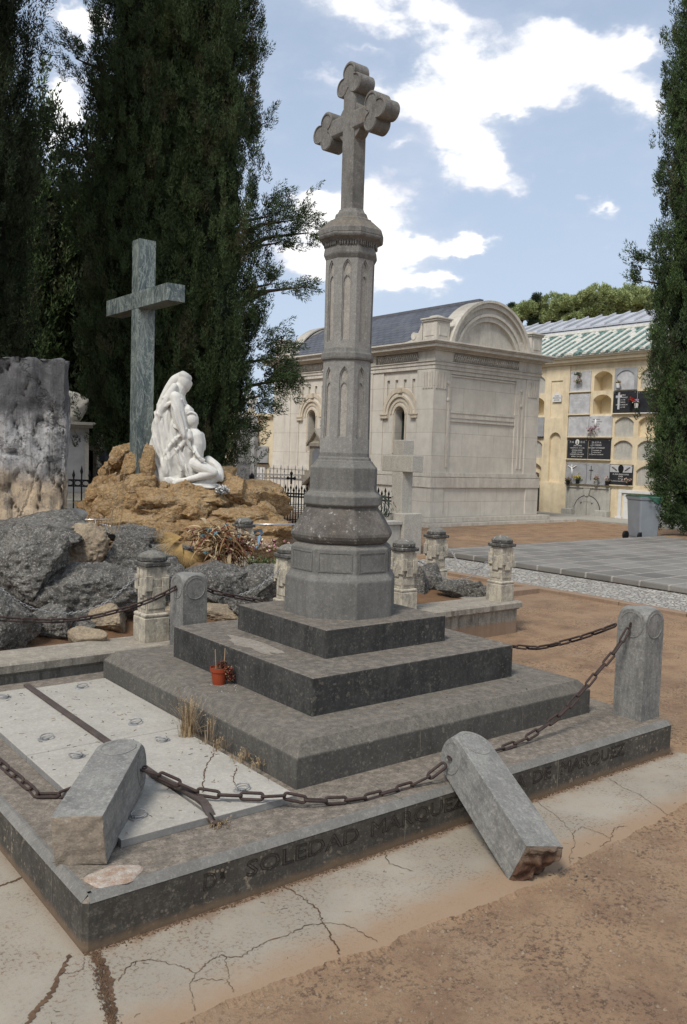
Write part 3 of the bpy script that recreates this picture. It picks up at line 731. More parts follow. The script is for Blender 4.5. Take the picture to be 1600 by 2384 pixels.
for i in range(26):
    x = rnd.gauss(1.27, .07); y = rnd.gauss(1.27, .10)
    if x > 1.34: continue
    a = rnd.uniform(0, 6); s_ = rnd.uniform(.003, .006)
    b.add([(x + s_ * math.cos(a + k) * (1 if k % 2 else .5), y + s_ * math.sin(a + k), .3692 + .0006 * k) for k in range(4)], [(0, 1, 2, 3)])
tag(b.build('dropped_petals', WHITEP), 'white petals dropped on the step beside the pot', 'petals', kind='stuff')

# ---------------------------------------------------------------- ground
def ground_mat():
    N = NT('sandy_ground', 1.0); c = N.co(rnd=False)
    a = N.noise(.35, 6, .6, c); m = N.noise(3.0, 7, .65, c); f = N.noise(55, 6, .75, c); g = N.noise(170, 3, .7, c)
    col = N.mix(N.ramp(a, .35, .65), (.335, .215, .122), (.27, .18, .108))
    col = N.mix(N.ramp(m, .4, .7, 0, .75), col, (.17, .10, .062))
    col = N.mix(N.ramp(N.noise(1.3, 6, .7, c), .52, .7, 0, .5), col, (.31, .225, .155))
    # darker loose grit in patches
    patch = N.ramp(N.noise(2.2, 5, .6, c), .42, .6, .25, 1)
    col = N.mix(N.math('MULTIPLY', N.ramp(f, .49, .60, 0, .9), patch), col, (.085, .052, .034))
    col = N.mix(N.ramp(g, .3, .5, .35, 0), col, (.12, .08, .055))
    col = N.mix(N.ramp(N.vor(120, c), .16, .06, 0, .5), col, (.5, .44, .36))
    h = N.math('ADD', N.math('MULTIPLY', f, .8), N.math('ADD', N.math('MULTIPLY', m, 1.5), N.math('MULTIPLY', g, .3)))
    return N.done(col, N.bump(h, .55, .012))
def apron_mat():
    N = NT('concrete_apron', .95); c = N.co(rnd=False)
    a = N.noise(2.0, 6, .6, c); f = N.noise(70, 6, .75, c); g = N.noise(260, 3, .7, c)
    col = N.mix(N.ramp(a, .35, .65), (.345, .305, .24), (.285, .25, .195))
    col = N.mix(N.ramp(N.noise(9, 6, .7, c), .5, .7, 0, .45), col, (.33, .25, .175))
    patch = N.ramp(N.noise(4, 5, .6, c), .42, .62, .12, 1)
    col = N.mix(N.math('MULTIPLY', N.ramp(f, .52, .60, 0, .9), patch), col, (.16, .105, .07))
    col = N.mix(N.ramp(g, .3, .5, .3, 0), col, (.2, .17, .14))
    # soil washed against the plinth and the outer edge (object y)
    s = N.n.new('ShaderNodeSeparateXYZ'); N.l(N.tc.outputs['Object'], s.inputs[0])
    y = N.math('ADD', s.outputs[1], N.math('MULTIPLY', N.noise(11, 6, .7, c), -.16)); y2 = N.math('ADD', y, .08)
    edge = N.math('MULTIPLY', N.ramp(s.outputs[0], -.05, .05), N.ramp(y2, -.055, .0, 0, .85))
    col = N.mix(edge, col, (.21, .135, .085))
    col = N.mix(N.ramp(y2, -.28, -.46, 0, .8), col, (.30, .195, .115))
    return N.done(col, N.bump(N.math('ADD', f, N.math('MULTIPLY', a, 2)), .3, .006))
GM = ground_mat(); AM = apron_mat()
def grid_mesh(name, xs, ys, zf, mat, kind='structure'):
    V = [(x, y, zf(x, y)) for y in ys for x in xs]; n = len(xs)
    F = [(j * n + i, j * n + i + 1, (j + 1) * n + i + 1, (j + 1) * n + i) for j in range(len(ys) - 1) for i in range(n - 1)]
    me = bpy.data.meshes.new(name); me.from_pydata(V, [], F); me.materials.append(mat)
    me.polygons.foreach_set('use_smooth', [True] * len(F)); o = link(name, me); tag(o, kind=kind); return o
def nz2(x, y, s, seed=0): return mnoise.noise(Vector((x * s + seed, y * s - seed, seed * .37)))
def steps(a, b_, n): return [a + (b_ - a) * i / n for i in range(n + 1)]
def gz_(x, y):
    near = max(0, 1 - max(0, math.hypot(x - 2, y) - 4) / 8)
    z = -.007 + near * (.006 * nz2(x, y, 2.2, 3) + .004 * nz2(x, y, 9, 1)) + .02 * nz2(x, y, .3, 2)
    if -.7 < x < 3.6 and y > -.40 and y < 3: z = min(z, -.012)
    return z
xs = [-300, -120, -50, -20, -9, -5] + steps(-3, 9, 130) + steps(9.4, 24, 30)[0:] + [30, 40, 60, 100, 180, 320]
ys = [-300, -120, -50, -20, -9, -5] + steps(-3, 6, 110) + steps(6.3, 26, 34) + [34, 50, 90, 180, 320]
grid_mesh('ground', xs, ys, gz_, GM)
# concrete strip round the plinth, its outer edge ragged
rnd = random.Random(12)
E_ = [(-.72, 3.2), (-.70, 1.5), (-.66, .3), (-.60, -.5)] + [(x, y) for x, y in [(-.35, -.50), (-.15, -.49), (0, -.485), (.139, -.475), (.27, -.459), (.354, -.476), (.552, -.479), (.66, -.491), (.821, -.52), (.95, -.498), (1.14, -.515), (1.342, -.53), (1.447, -.53), (1.617, -.547), (1.794, -.522), (1.95, -.50), (2.119, -.495), (2.34, -.483), (2.531, -.473), (2.789, -.442), (3.1, -.43), (3.42, -.41), (3.47, -.2), (3.43, -.02)]]
P = []
for i in range(len(E_) - 1):
    A, B = E_[i], E_[i + 1]; n = max(1, int(math.hypot(B[0] - A[0], B[1] - A[1]) / .009))
    for k in range(n):
        t = k / n; j = .0035 if i > 2 else .001; q_ = .012 * mnoise.noise(Vector((A[0] * 9 + t, A[1] * 9, i * .3 + t * 2))) if i > 2 else 0
        P.append((A[0] + (B[0] - A[0]) * t + rnd.uniform(-j, j), A[1] + (B[1] - A[1]) * t + rnd.uniform(-j, j) + q_))
P.append(E_[-1])
P += [(3.39, -.001), (-.001, -.001), (-.001, 3.2)]
b = MB(); n = len(P)
b.add([(x, y, 0) for x, y in P], [tuple(range(n))]); b.mi = 1
b.add([(x, y, 0) for x, y in P] + [(x, y - (.035 if y < -.3 else 0), -.02) for x, y in P], [(i, n + i, n + (i + 1) % n, (i + 1) % n) for i in range(n)])
APR = b.build('concrete_path', [AM, GM]); tag(APR, kind='structure')
CR = [(10, [(-0.039, 0.02), (-0.101, -0.063), (-0.162, -0.152), (-0.209, -0.187), (-0.252, -0.232), (-.33, -.33), (-.42, -.47)]),
(14, [(0.029, -0.01), (0.029, -0.061), (0.021, -0.119), (0.002, -0.211), (-0.032, -0.299), (-0.064, -0.366), (-.09, -.485)]),
(3, [(0.03, -0.20), (0.045, -0.182), (0.099, -0.135), (0.151, -0.147), (0.183, -0.186), (0.22, -0.245), (0.239, -0.297), (0.292, -0.271), (0.353, -0.258), (0.359, -0.278), (0.397, -0.305), (0.465, -0.286), (0.528, -0.278), (0.591, -0.286), (0.68, -0.275), (0.742, -0.304), (0.783, -0.348), (0.803, -0.417), (0.805, -0.491)]),
(2, [(0.36, -0.262), (0.332, -0.324), (0.297, -0.391), (0.285, -0.448)]), (2, [(0.239, -0.297), (0.195, -0.333), (0.176, -0.392), (0.149, -0.456)]),
(2, [(0.21, -0.329), (0.241, -0.332), (0.291, -0.379)]), (5, [(0.759, -0.005), (0.77, -0.119), (0.764, -0.218), (0.73, -0.292), (0.716, -0.338), (0.683, -0.422), (0.662, -0.476)]),
(2, [(-0.004, -0.022), (-0.031, -0.082), (-0.068, -0.079), (-.10, -.062)]), (6, [(-.4, .52), (-0.2, 0.56), (-0.085, 0.582), (-0.031, 0.589), (-0.002, 0.599)]),
(2.5, [(2.754, -0.009), (2.689, -0.151), (2.676, -0.267), (2.596, -0.426), (2.57, -.47)]), (2, [(2.193, -0.01), (2.129, -0.201), (2.039, -0.344), (1.982, -0.401), (1.858, -0.467), (1.798, -0.515)]),
(2.2, [(2.039, -.344), (2.072, -0.334), (2.138, -0.328), (2.149, -0.419), (2.132, -0.472)]), (3, [(2.314, -0.431), (2.238, -0.413), (2.132, -0.472), (2.026, -0.493)]),
(4, [(-.01, 1.3), (-.15, 1.28), (-.4, 1.33)]), (3, [(1.25, -.01), (1.2, -.1), (1.24, -.2)])]
for i, (w, pts) in enumerate(CR): crack_strip('crack', pts, w * (.0011 if w < 6 else .0017), .0025, APR, i + 3, sub=9)
def pebbles(name, label, n, region, smin, smax, seed, mat, zf):
    rnd = random.Random(seed); V = []; F = []
    for i in range(n):
        x, y = region(rnd); s_ = smin + (smax - smin) * rnd.random() ** 5; z = zf(x, y); k = len(V); a = rnd.uniform(0, 1.5)
        for j in range(5):
            t = a + j * 1.257; q = s_ * rnd.uniform(.7, 1.1); V.append((x + q * math.cos(t), y + q * math.sin(t), z - s_ * .1))
        V.append((x + s_ * .1, y, z + s_ * rnd.uniform(.5, .9)))
        F += [(k + j, k + (j + 1) % 5, k + 5) for j in range(5)]
    me = bpy.data.meshes.new(name); me.from_pydata(V, [], F); me.materials.append(mat); o = link(name, me); tag(o, label, 'gravel', kind='stuff')
GRIT = stone('grit_stone', (.30, .24, .18), (.18, .12, .08), sc=30, gs=200)
pebbles('gravel', 'loose grit and small stones strewn over the sandy ground', 9000, lambda r: (lambda t: (t, -.52 - abs(r.gauss(0, .45))))(r.uniform(-.6, 4.5)), .0018, .009, 3, GRIT, lambda x, y: gz_(x, y) + .001)
pebbles('gravel', 'coarser grit scattered on the sandy ground right of the plinth', 3500, lambda r: (3.42 + abs(r.gauss(0, 2.0)), r.uniform(-.6, 4.5)), .003, .012, 4, GRIT, lambda x, y: gz_(x, y) + .001)
# soil ridge in front of the plinth's foot
pebbles('soil_crumbs', 'soil crumbs lining the foot of the inscribed plinth', 2600, lambda r: (r.uniform(0, 3.38), -abs(r.gauss(0, .012)) - .001), .002, .007, 6, CRACK, lambda x, y: .001)
pebbles('soil_crumbs', 'dry soil and crumbs filling the wide cracks at the front corner', 900, lambda r: (lambda t: (.029 - .11 * t + r.gauss(0, .010), -.02 - .42 * t))(r.random()), .002, .006, 7, CRACK, lambda x, y: .004)

# ---------------------------------------------------------------- cobbled strip and paved platform
def cobble_mat():
    N = NT('cobbles', .95); c = N.co((1, 1.6, 1), rnd=False)
    d = N.vor(13, c, 'DISTANCE_TO_EDGE'); v = N.vor(13, c, 'F1', 'Color'); f = N.noise(60, 5, .7, c)
    s = N.n.new('ShaderNodeSeparateXYZ'); N.l(v, s.inputs[0])
    col = N.mix(s.outputs[0], (.60, .57, .50), (.33, .32, .295)); col = N.mix(N.ramp(f, .3, .6, .4, 0), col, (.15, .14, .12))
    col = N.mix(N.ramp(d, .12, .03, 0, .85), col, (.17, .135, .10))
    return N.done(col, N.bump(N.math('ADD', N.ramp(d, 0, .2), N.math('MULTIPLY', f, .2)), .8, .02))
def cob(x, y): return -.01 + .006 * nz2(x, y, 3, 5)
b = MB(); b.box(7.62, 8.86, -6, 7.2, -.1, .022); tag(b.build('cobbled_path', cobble_mat()), kind='structure')
b = MB()
for i in range(16):
    y = -6 + i * .83; b.box(7.50 + rnd.uniform(-.01, .01), 7.625, y + .004, y + .826, -.1, .04 + rnd.uniform(-.004, .004), .008)
tag(b.build('kerb', KERB), kind='structure')
def paving_mat():
    N = NT('paving_slabs', .9); c = N.co(rnd=False)
    br = N.n.new('ShaderNodeTexBrick'); N.l(N.co((1, 1, 1), rnd=False), br.inputs['Vector']); br.inputs['Scale'].default_value = 1
    br.inputs['Brick Width'].default_value = .62; br.inputs['Row Height'].default_value = .42; br.inputs['Mortar Size'].default_value = .02
    br.inputs['Color1'].default_value = (.215, .20, .178, 1); br.inputs['Color2'].default_value = (.12, .112, .10, 1); br.inputs['Mortar'].default_value = (.38, .35, .30, 1); br.inputs['Mortar Smooth'].default_value = .6
    f = N.noise(40, 5, .7, c); col = N.mix(N.ramp(N.noise(.8, 6, .65, c), .35, .65, 0, .3), br.outputs['Color'], (.35, .335, .30)); col = N.mix(N.ramp(f, .3, .6, .35, 0), col, (.14, .13, .11))
    col = N.mix(N.ramp(N.noise(3, 6, .7, c), .55, .7, 0, .5), col, (.17, .155, .135))
    return N.done(col, N.bump(N.math('ADD', f, N.math('MULTIPLY', br.outputs['Fac'], -2.0)), .3, .01))
PAV = paving_mat()
b = MB(); b.box(8.92, 30, -8, 7.70, .02, .10); tag(bevel(b.build('paved_platform', PAV), .012), kind='structure')
b = MB(); b.box(9.02, 30, -8, 7.62, -.2, .02); tag(b.build('paved_platform_base', stone('dark_footing', (.09, .08, .07), (.05, .045, .04), sc=6)), kind='structure')
b = MB(); b.box(6.72, 7.4, 4.18, 4.36, -.02, .06, .01); o = b.build('edging_stone', KERB); tag(o, 'low pale edging stone lying on the ground right of the carved corner post', 'edging stone')
b = MB(); b.box(6.7, 6.9, 4.36, 5.4, -.02, .07, .01); o = b.build('edging_stone', KERB); tag(o, 'pale edging stone running back behind the chained carved posts', 'edging stone')
# soil bed of the tree in the platform
b = MB(); b.oct(16.25, 7.25, [(.62, .1), (.6, .112), (.3, .125)], n=14); tag(b.build('tree_pit_soil', GM), kind='structure')

# ---------------------------------------------------------------- rock garden enclosure
T = thing('kerb_wall', 'low weathered stone kerb with moulded edge around the rock garden', 'kerb wall', (1.2, 2.67, 0))
b = MB()
def kerb_run(b, x0, x1, y0, y1, z0, z1):
    b.box(x0, x1, y0, y1, z0, z1 - .075); b.box(x0 - .015, x1 + .015, y0 - .015, y1 + .015, z1 - .075, z1 - .06, .0)
    b.box(x0 - .04, x1 + .04, y0 - .04, y1 + .04, z1 - .058, z1, .012)
kerb_run(b, -2.5, 5.25, 2.72, 3.02, -.03, .292)
b.build('front_kerb', KERB, T)
b = MB(); kerb_run(b, 5.0, 5.25, 3.065, 5.6, -.03, .285); b.build('side_kerb', KERB, T)
b = MB(); kerb_run(b, 1.0, 4.955, 5.35, 5.6, -.03, .28); b.build('back_kerb', KERB, T)
b = MB(); b.box(4.6, 5.2, 2.655, 2.673, .0, .03); 
soil = grid_mesh('garden_soil', steps(-2.4, 5.0, 60), steps(3.0, 5.4, 30), lambda x, y: .262 + .03 * nz2(x, y, 2, 4) + .012 * nz2(x, y, 9, 2) + max(0, .25 - abs(y - 4.4) * .22), stone('garden_soil', (.2, .115, .06), (.13, .075, .045), sc=6, gs=80, bumps=.8))
def carved_post(x, y, z, label, rot=0):
    t = thing('carved_post', label, 'carved post', (0, 0, 0), group='carved stone posts with chains around the rock garden')
    b = MB(); b.box(-.092, .092, -.092, .092, 0, .165, .004); b.box(-.088, .088, -.088, .088, .165, .175); b.box(-.092, .092, -.092, .092, .176, .196, .008)
    bevel(b.build('base_block', PED, t), .003)
    b = MB(); b.box(-.071, .071, -.071, .071, .196, .515); o = bevel(b.build('shaft', PED, t), .004)
    b = MB()
    for k in range(4):
        R_ = Matrix.Rotation(k * math.pi / 2, 4, 'Z'); b.X = R_
        b.box(-.034, .034, -.0885, -.071, .30, .375); b.box(-.086 + .0001 * k, -.036, -.0905, -.0712, .352, .455); b.box(.036, .086, -.0895, -.0714, .325, .44)
        b.box(-.032, .032, -.080, -.0711, .376, .43); b.box(-.078, -.045, -.077, -.0713, .455, .5); b.box(.045, .078, -.0775, -.0715, .44, .5); b.box(-.06, .06, -.0765, -.0716, .225, .28)
    b.X = None; bevel(b.build('cross_relief', PED, o), .002)
    b = MB()
    b.oct(0, 0, [(.080, .515), (.092, .519), (.094, .524), (.094, .545), (.088, .549)], n=4)
    b.oct(0, 0, [(.086, .550), (.096, .553), (.097, .559), (.097, .58), (.086, .590), (.07, .603), (.048, .614), (.02, .62)], n=8)
    o = b.build('cap', PEDCAP, t); bevel(o, .004)
    t.location = (x, y, z); t.rotation_euler = (0, 0, rot); return t
carved_post(1.603, 2.885, .292, 'carved stone post with cross relief directly left of the round topped back post')
carved_post(2.755, 2.885, .292, 'carved stone post half hidden behind the left side of the column base')
carved_post(3.94, 2.885, .292, 'carved stone post with cross relief just right of the column pedestal')
carved_post(5.13, 2.83, .286, 'carved stone post at the outer right corner of the rock garden kerb')
carved_post(5.14, 3.72, .285, 'carved stone post second from the right standing behind the corner one')
carved_post(3.93, 5.48, .28, 'carved stone post whose cap shows among the dead flowers')
carved_post(2.60, 5.48, .28, 'carved stone post hidden behind the rocks at the back kerb') if 0 else None
SLK = (.030, .0185, .0028); GS = 'galvanised chains between the carved posts'
def hang(A, B, sag, n=10):
    A = Vector(A); B = Vector(B); return [tuple(A.lerp(B, i / n) - Vector((0, 0, sag * 4 * (i / n) * (1 - i / n)))) for i in range(n + 1)]
chain('thin_chain', 'thin silver chain sagging in front of the boulders left of the carved post', 'chain', [(.3, 2.86, .90), (.45, 2.86, .83), (.58, 2.86, .727), (.66, 2.86, .66), (.74, 2.86, .605), (.823, 2.86, .567), (.949, 2.86, .538), (1.035, 2.86, .531), (1.182, 2.86, .553), (1.287, 2.86, .596), (1.379, 2.86, .663), (1.457, 2.86, .721), (1.515, 2.87, .735)], *SLK, GALV, GS)
chain('thin_chain', 'thin silver chain between the round topped post and the column base', 'chain', [(1.69, 2.87, .735), (1.85, 2.86, .68), (2.03, 2.86, .605), (2.14, 2.86, .559), (2.269, 2.86, .549), (2.42, 2.86, .587), (2.535, 2.86, .646), (2.667, 2.87, .73)], *SLK, GALV, GS)
chain('thin_chain', 'thin silver chain hidden mostly behind the column pedestal', 'chain', hang((2.845, 2.87, .73), (3.85, 2.87, .73), .2), *SLK, GALV, GS)
chain('thin_chain', 'thin silver chain sagging between the right corner post and the post nearest the column', 'chain', [(4.03, 2.87, .73), (4.139, 2.84, .689), (4.237, 2.84, .61), (4.368, 2.84, .551), (4.487, 2.84, .525), (4.633, 2.84, .524), (4.768, 2.84, .549), (4.902, 2.84, .628), (5.04, 2.83, .72)], *SLK, GALV, GS)
chain('thin_chain', 'thin silver chain sagging between the two rightmost carved posts', 'chain', [(5.14, 3.63, .725), (5.19, 3.56, .68), (5.2, 3.477, .598), (5.2, 3.359, .539), (5.2, 3.246, .527), (5.2, 3.138, .566), (5.19, 3.049, .657), (5.14, 2.925, .72)], *SLK, GALV, GS)

# ---------------------------------------------------------------- rocks
def rock_mesh(mb, c, r, seed, sub=4, amp=.28, freq=1.4, rough=.10, flat=0, rot=0, ridged=0):
    amp *= .45; ridged *= .25; rough *= .55; r = tuple(q * 1.16 for q in r)
    bm = bmesh.new(); bmesh.ops.create_icosphere(bm, subdivisions=sub, radius=1.0)
    R_ = Matrix.Rotation(rot, 3, 'Z'); so = Vector((seed * 3.1, seed * 1.7, seed * 2.3)); vs = []
    rr_ = random.Random(seed); PL = []
    for _ in range(15):
        n_ = Vector((rr_.gauss(0, 1), rr_.gauss(0, 1), rr_.gauss(0, 1))).normalized(); PL.append((n_, rr_.uniform(.55, .92)))
    for v in bm.verts:
        p = v.co.copy()
        # blocky: push towards a rounded box
        k = max(abs(p.x), abs(p.y), abs(p.z)); p = p * (1 + .45 * (1 / k - 1)) if k else p
        for n_, h_ in PL:
            e = p.dot(n_) - h_
            if e > 0: p = p - n_ * e * .97
        q = p * freq + so
        d = amp * mnoise.noise(q) + amp * .5 * mnoise.noise(q * 2.3)
        rd = 1 - abs(mnoise.noise(q * 2.0 + Vector((5, 1, 3)))) * 2
        d += ridged * (max(0, rd - .6)) * -.6
        d += rough * mnoise.noise(q * 5.5) + rough * .6 * mnoise.noise(q * 11) + rough * .35 * mnoise.noise(q * 23) - max(0, mnoise.noise(q * 7 + Vector((9, 2, 4))) - .32) * rough * 1.6
        p = p * (1 + d)
        p = R_ @ Vector((p.x * r[0], p.y * r[1], p.z * r[2])); 
        if flat and p.z < -r[2] * flat: p.z = -r[2] * flat
        vs.append((p.x + c[0], p.y + c[1], p.z + c[2]))
    bm.verts.index_update(); fs = [tuple(v.index for v in f.verts) for f in bm.faces]; bm.free()
    sm = mb.smooth; mb.smooth = True; mb.add(vs, fs); mb.smooth = sm
def rock(label, c, r, seed, mat=None, rot=None, sub=6, name='boulder', cat='boulder', group='weathered boulders of the rock garden', **k):
    b = MB(); rock_mesh(b, (0, 0, 0), r, seed, sub, rot=rot if rot is not None else -.66, **k)
    o = b.build(name, mat or LIME); o.location = c; tag(o, label, cat, group); return o
rock('largest pitted grey boulder overhanging at the upper left under the standing stone', (1.13, 3.98, .74), (.37, .31, .27), 11, ridged=.4, rough=.13)
rock('big rounded grey boulder in the middle of the rock garden behind the hanging chains', (1.56, 3.74, .47), (.44, .34, .33), 22, ridged=.4, rough=.13)
rock('pale boulder at the left picture edge standing on the kerb', (.74, 3.28, .43), (.21, .19, .22), 33, ridged=.2)
rock('small flat tan stone lying on the kerb under the chains', (1.24, 3.12, .315), (.145, .08, .055), 44, TANROCK, sub=4)
rock('flat topped grey rock slab carrying the standing stone', (1.50, 5.0, .80), (.52, .5, .24), 55, ridged=.4)
rock('tan split rock right below the standing stone', (1.78, 4.52, .72), (.2, .2, .2), 66, TANROCK)
rock('grey rock with a dark hollow left of the carved post', (2.12, 4.38, .62), (.25, .2, .2), 77, ridged=.5)
rock('dark lichened rock sloping down between the hollow rock and the flowers', (2.32, 4.75, .72), (.26, .2, .17), 78, ridged=.3)
rock('small dark mottled rock by the ochre mound', (2.42, 5.06, .80), (.22, .15, .12), 88)
rock('grey rock standing behind the leftmost carved post', (2.02, 3.74, .52), (.25, .22, .34), 99, ridged=.4)
rock('brown rock low in the shade left of the carved post', (1.50, 3.46, .36), (.2, .14, .12), 101, TANROCK)
rock('long low grey boulder right of the round topped back post', (2.48, 3.66, .49), (.34, .24, .20), 111, ridged=.4)
rock('grey boulder left of the column base below the green plant', (2.92, 3.50, .42), (.24, .2, .22), 122, ridged=.3)
rock('brownish ledge rock low behind the back post chain', (2.52, 3.36, .30), (.3, .12, .09), 133, TANROCK)
rock('dark upright rock just right of the third carved post', (4.70, 3.50, .36), (.10, .10, .18), 144)
rock('mottled rock behind the sagging silver chain at the right', (4.90, 3.55, .38), (.13, .12, .16), 155)
rock('slanting flat grey rock lying against the corner post', (5.02, 3.22, .345), (.23, .12, .10), 166, ridged=.3)
rock('low tan rock filling the gap under the big rounded boulder', (1.95, 3.45, .33), (.16, .12, .11), 177, TANROCK)
rock('dark angular rock wedged between the left edge boulder and the big rounded one', (1.10, 3.42, .38), (.14, .12, .13), 301)
rock('low dark rock on the kerb soil directly left of the leftmost carved post', (1.30, 3.34, .33), (.10, .08, .07), 302)
rock('small dark rock lying between the round topped post and the ledge rock', (2.05, 3.22, .34), (.13, .10, .08), 303)
rock('dark rock at the foot of the boulder by the half hidden carved post', (2.62, 3.25, .36), (.14, .1, .10), 304)
rock('mid grey rock filling the slope behind the hollow rock', (2.45, 4.35, .60), (.22, .2, .15), 305)
# standing stone
bm = bmesh.new(); bmesh.ops.create_cube(bm, size=2); bmesh.ops.subdivide_edges(bm, edges=bm.edges[:], cuts=44, use_grid_fill=True)
Cm = Vector((1.455, 5.41, 0)); Rm = Matrix.Rotation(-.40, 3, 'Z'); V = []
for v in bm.verts:
    p = v.co.copy(); z = (p.z + 1) / 2; q = Vector((p.x * 1.0, p.y * .6, z * 2.2)) * 1.5
    w = .45; d = .20
    cr = 1 - abs(mnoise.noise(q * 1.3 + Vector((3, 2, 8)) + Vector((0, 0, p.x * .8)))) * 2
    dz = .05 * mnoise.noise(q) + .028 * mnoise.noise(q * 3) + .014 * mnoise.noise(q * 8) + .008 * mnoise.noise(q * 20) - (.04 if cr > .93 else 0) * min(1, (cr - .93) * 30)
    top = 1.45 * (1.0 if p.x > -.2 else 1.0 + (p.x + .2) * .09) + .03 * mnoise.noise(Vector((p.x * 3, p.y * 2, 1)))
    x = p.x * (w - (.015 if z > .8 else 0) * (p.x > 0)) ; y = p.y * d
    if abs(p.x) > .999: x += dz * p.x * .6
    if abs(p.y) > .999: y += dz * (1 if p.y > 0 else -1) * 1.2
    V.append(tuple(Rm @ Vector((x, y, 0)) + Cm + Vector((0, 0, .93 + z * top + (dz * .8 if p.z > .99 else 0)))))
bm.verts.index_update(); F = [tuple(v.index for v in f.verts) for f in bm.faces]; bm.free()
def menhir_mat():
    N = NT('standing_stone', .95); c = N.co(rnd=False)
    a = N.noise(2.2, 7, .65, c, .6); f = N.noise(55, 6, .75, c); st = N.noise(1, 7, .7, N.co((9, 9, 1.1), rnd=False), .5)
    s = N.n.new('ShaderNodeSeparateXYZ'); N.l(N.tc.outputs['Object'], s.inputs[0])
    col = N.mix(N.ramp(a, .35, .62), (.54, .525, .50), (.40, .39, .375))
    z = N.math('ADD', s.outputs[2], N.math('MULTIPLY', a, -.5))
    col = N.mix(N.ramp(z, 1.25, .95, 0, .85), col, (.60, .45, .28))          # ochre foot
    col = N.mix(N.ramp(st, .46, .62, 0, .65), col, (.13, .128, .128))
    z2 = N.math('ADD', s.outputs[2], N.math('MULTIPLY', N.noise(3.5, 6, .7, c), .55))
    col = N.mix(N.ramp(z2, 2.06, 2.24, 0, .8), col, (.06, .06, .062))       # black lichen crown
    col = N.mix(N.ramp(N.noise(22, 7, .75, c), .5, .62, 0, .55), col, (.10, .098, .1))
    col = N.mix(N.ramp(N.vor(30, c), .2, .08, 0, .12), col, (.6, .59, .57))
    dv = N.n.new('ShaderNodeVectorMath'); dv.operation = 'ADD'; N.l(c, dv.inputs[0]); N.l(N.math('MULTIPLY', N.noise(4, 6, .7, c), .55), dv.inputs[1])
    w = N.vor(1.5, dv.outputs[0], 'DISTANCE_TO_EDGE')
    col = N.mix(N.ramp(N.math('ADD', w, N.math('MULTIPLY', f, .01)), .010, .003, 0, .75), col, (.05, .045, .04))
    h = N.math('ADD', N.math('ADD', N.math('MULTIPLY', st, 2), f), N.math('MULTIPLY', N.ramp(w, 0, .03), 1.2))
    return N.done(col, N.bump(h, .9, .02))
me = bpy.data.meshes.new('standing_stone'); me.from_pydata(V, [], F); me.materials.append(menhir_mat()); o = link('standing_stone', me)
for p in me.polygons: p.use_smooth = True
tag(o, 'tall rough grey standing stone with black crown and ochre foot at the left', 'standing stone')
rock('small squared grey stone beside the foot of the standing stone', (1.97, 5.25, .96), (.09, .08, .07), 188, GRAN, sub=3, amp=.08, rough=.03)

# ---------------------------------------------------------------- ochre mound, green cross, statue
OX = Vector((3.86, 6.72, 0)); RV = Vector((.786, -.618, 0)); AV = Vector((.618, .786, 0))   # right / away directions of the mound
def mp(dx, a, z): p = OX + RV * dx + AV * a; return (p.x, p.y, z)
K_ = .00526
b = MB()
for i, (xd, yd, rx, ry, a) in enumerate([(322, 1072, 20, 30, -.15), (285, 1054, 24, 24, .0), (366, 1062, 19, 44, -.25), (350, 1100, 30, 30, -.3), (300, 1058, 34, 28, .45), (318, 1100, 55, 45, .1), (368, 1052, 30, 42, .05), (340, 1078, 26, 42, 0), (268, 1092, 35, 32, .2), (400, 1135, 60, 32, -.35), (455, 1142, 55, 26, -.35),
    (505, 1128, 45, 25, -.1), (524, 1106, 28, 24, .1), (545, 1125, 45, 35, .05), (575, 1142, 38, 26, .1), (330, 1150, 62, 42, -.3), (262, 1142, 42, 46, 0), (392, 1160, 42, 28, -.5), (434, 1158, 38, 26, -.5), (480, 1150, 36, 28, -.45),
    (618, 1168, 38, 24, .1), (560, 1168, 60, 28, -.3), (595, 1192, 80, 32, -.4), (505, 1185, 80, 32, -.5), (420, 1192, 80, 34, -.6), (335, 1190, 70, 38, -.55), (255, 1192, 55, 40, -.3), (648, 1190, 28, 22, -.2), (450, 1215, 125, 30, -.65),
    (600, 1218, 85, 25, -.6), (440, 1130, 110, 60, .5), (350, 1140, 110, 70, .5), (540, 1160, 110, 50, .5), (445, 1150, 120, 55, .0), (300, 1180, 110, 60, .2), (560, 1190, 110, 45, .1), (470, 1128, 60, 22, -.15), (385, 1118, 40, 26, -.15)]):
    z = 1.166 - (yd - 1112) * .00536 + a * .12
    rock_mesh(b, mp((xd - 440) * K_, a, z), (rx * K_ * 1.04, rx * K_ * .8, ry * K_ * 1.08), 200 + i * 7, 5, amp=.30, rough=.17, ridged=.5, rot=-.66 + (i % 5) * .15)
o = b.build('rock_mound', OCHRE); tag(o, 'mound of orange ochre rocks cemented together under the white statue', 'rock mound')
# veined green marble cross
def green_mat():
    N = NT('green_marble', .38); c = N.co((2, 2, .7), rnd=False)
    a = N.noise(1.6, 6, .6, c, 1.5); v = N.noise(2.2, 8, .7, c, 3.0); w = N.noise(7, 6, .7, c, 2)
    col = N.mix(N.ramp(a, .35, .65), (.050, .068, .070), (.13, .16, .15))
    ve = N.math('ABSOLUTE', N.math('SUBTRACT', v, .5)); col = N.mix(N.ramp(ve, .035, .0, 0, .75), col, (.36, .40, .36))
    ve2 = N.math('ABSOLUTE', N.math('SUBTRACT', w, .5)); col = N.mix(N.ramp(ve2, .05, .0, 0, .35), col, (.3, .33, .3))
    return N.done(col, N.bump(w, .06, .002))
GREEN = green_mat()
T = thing('marble_cross', 'tall green veined marble cross standing in the ochre rocks', 'stone cross', (3.40, 7.0, 1.2))
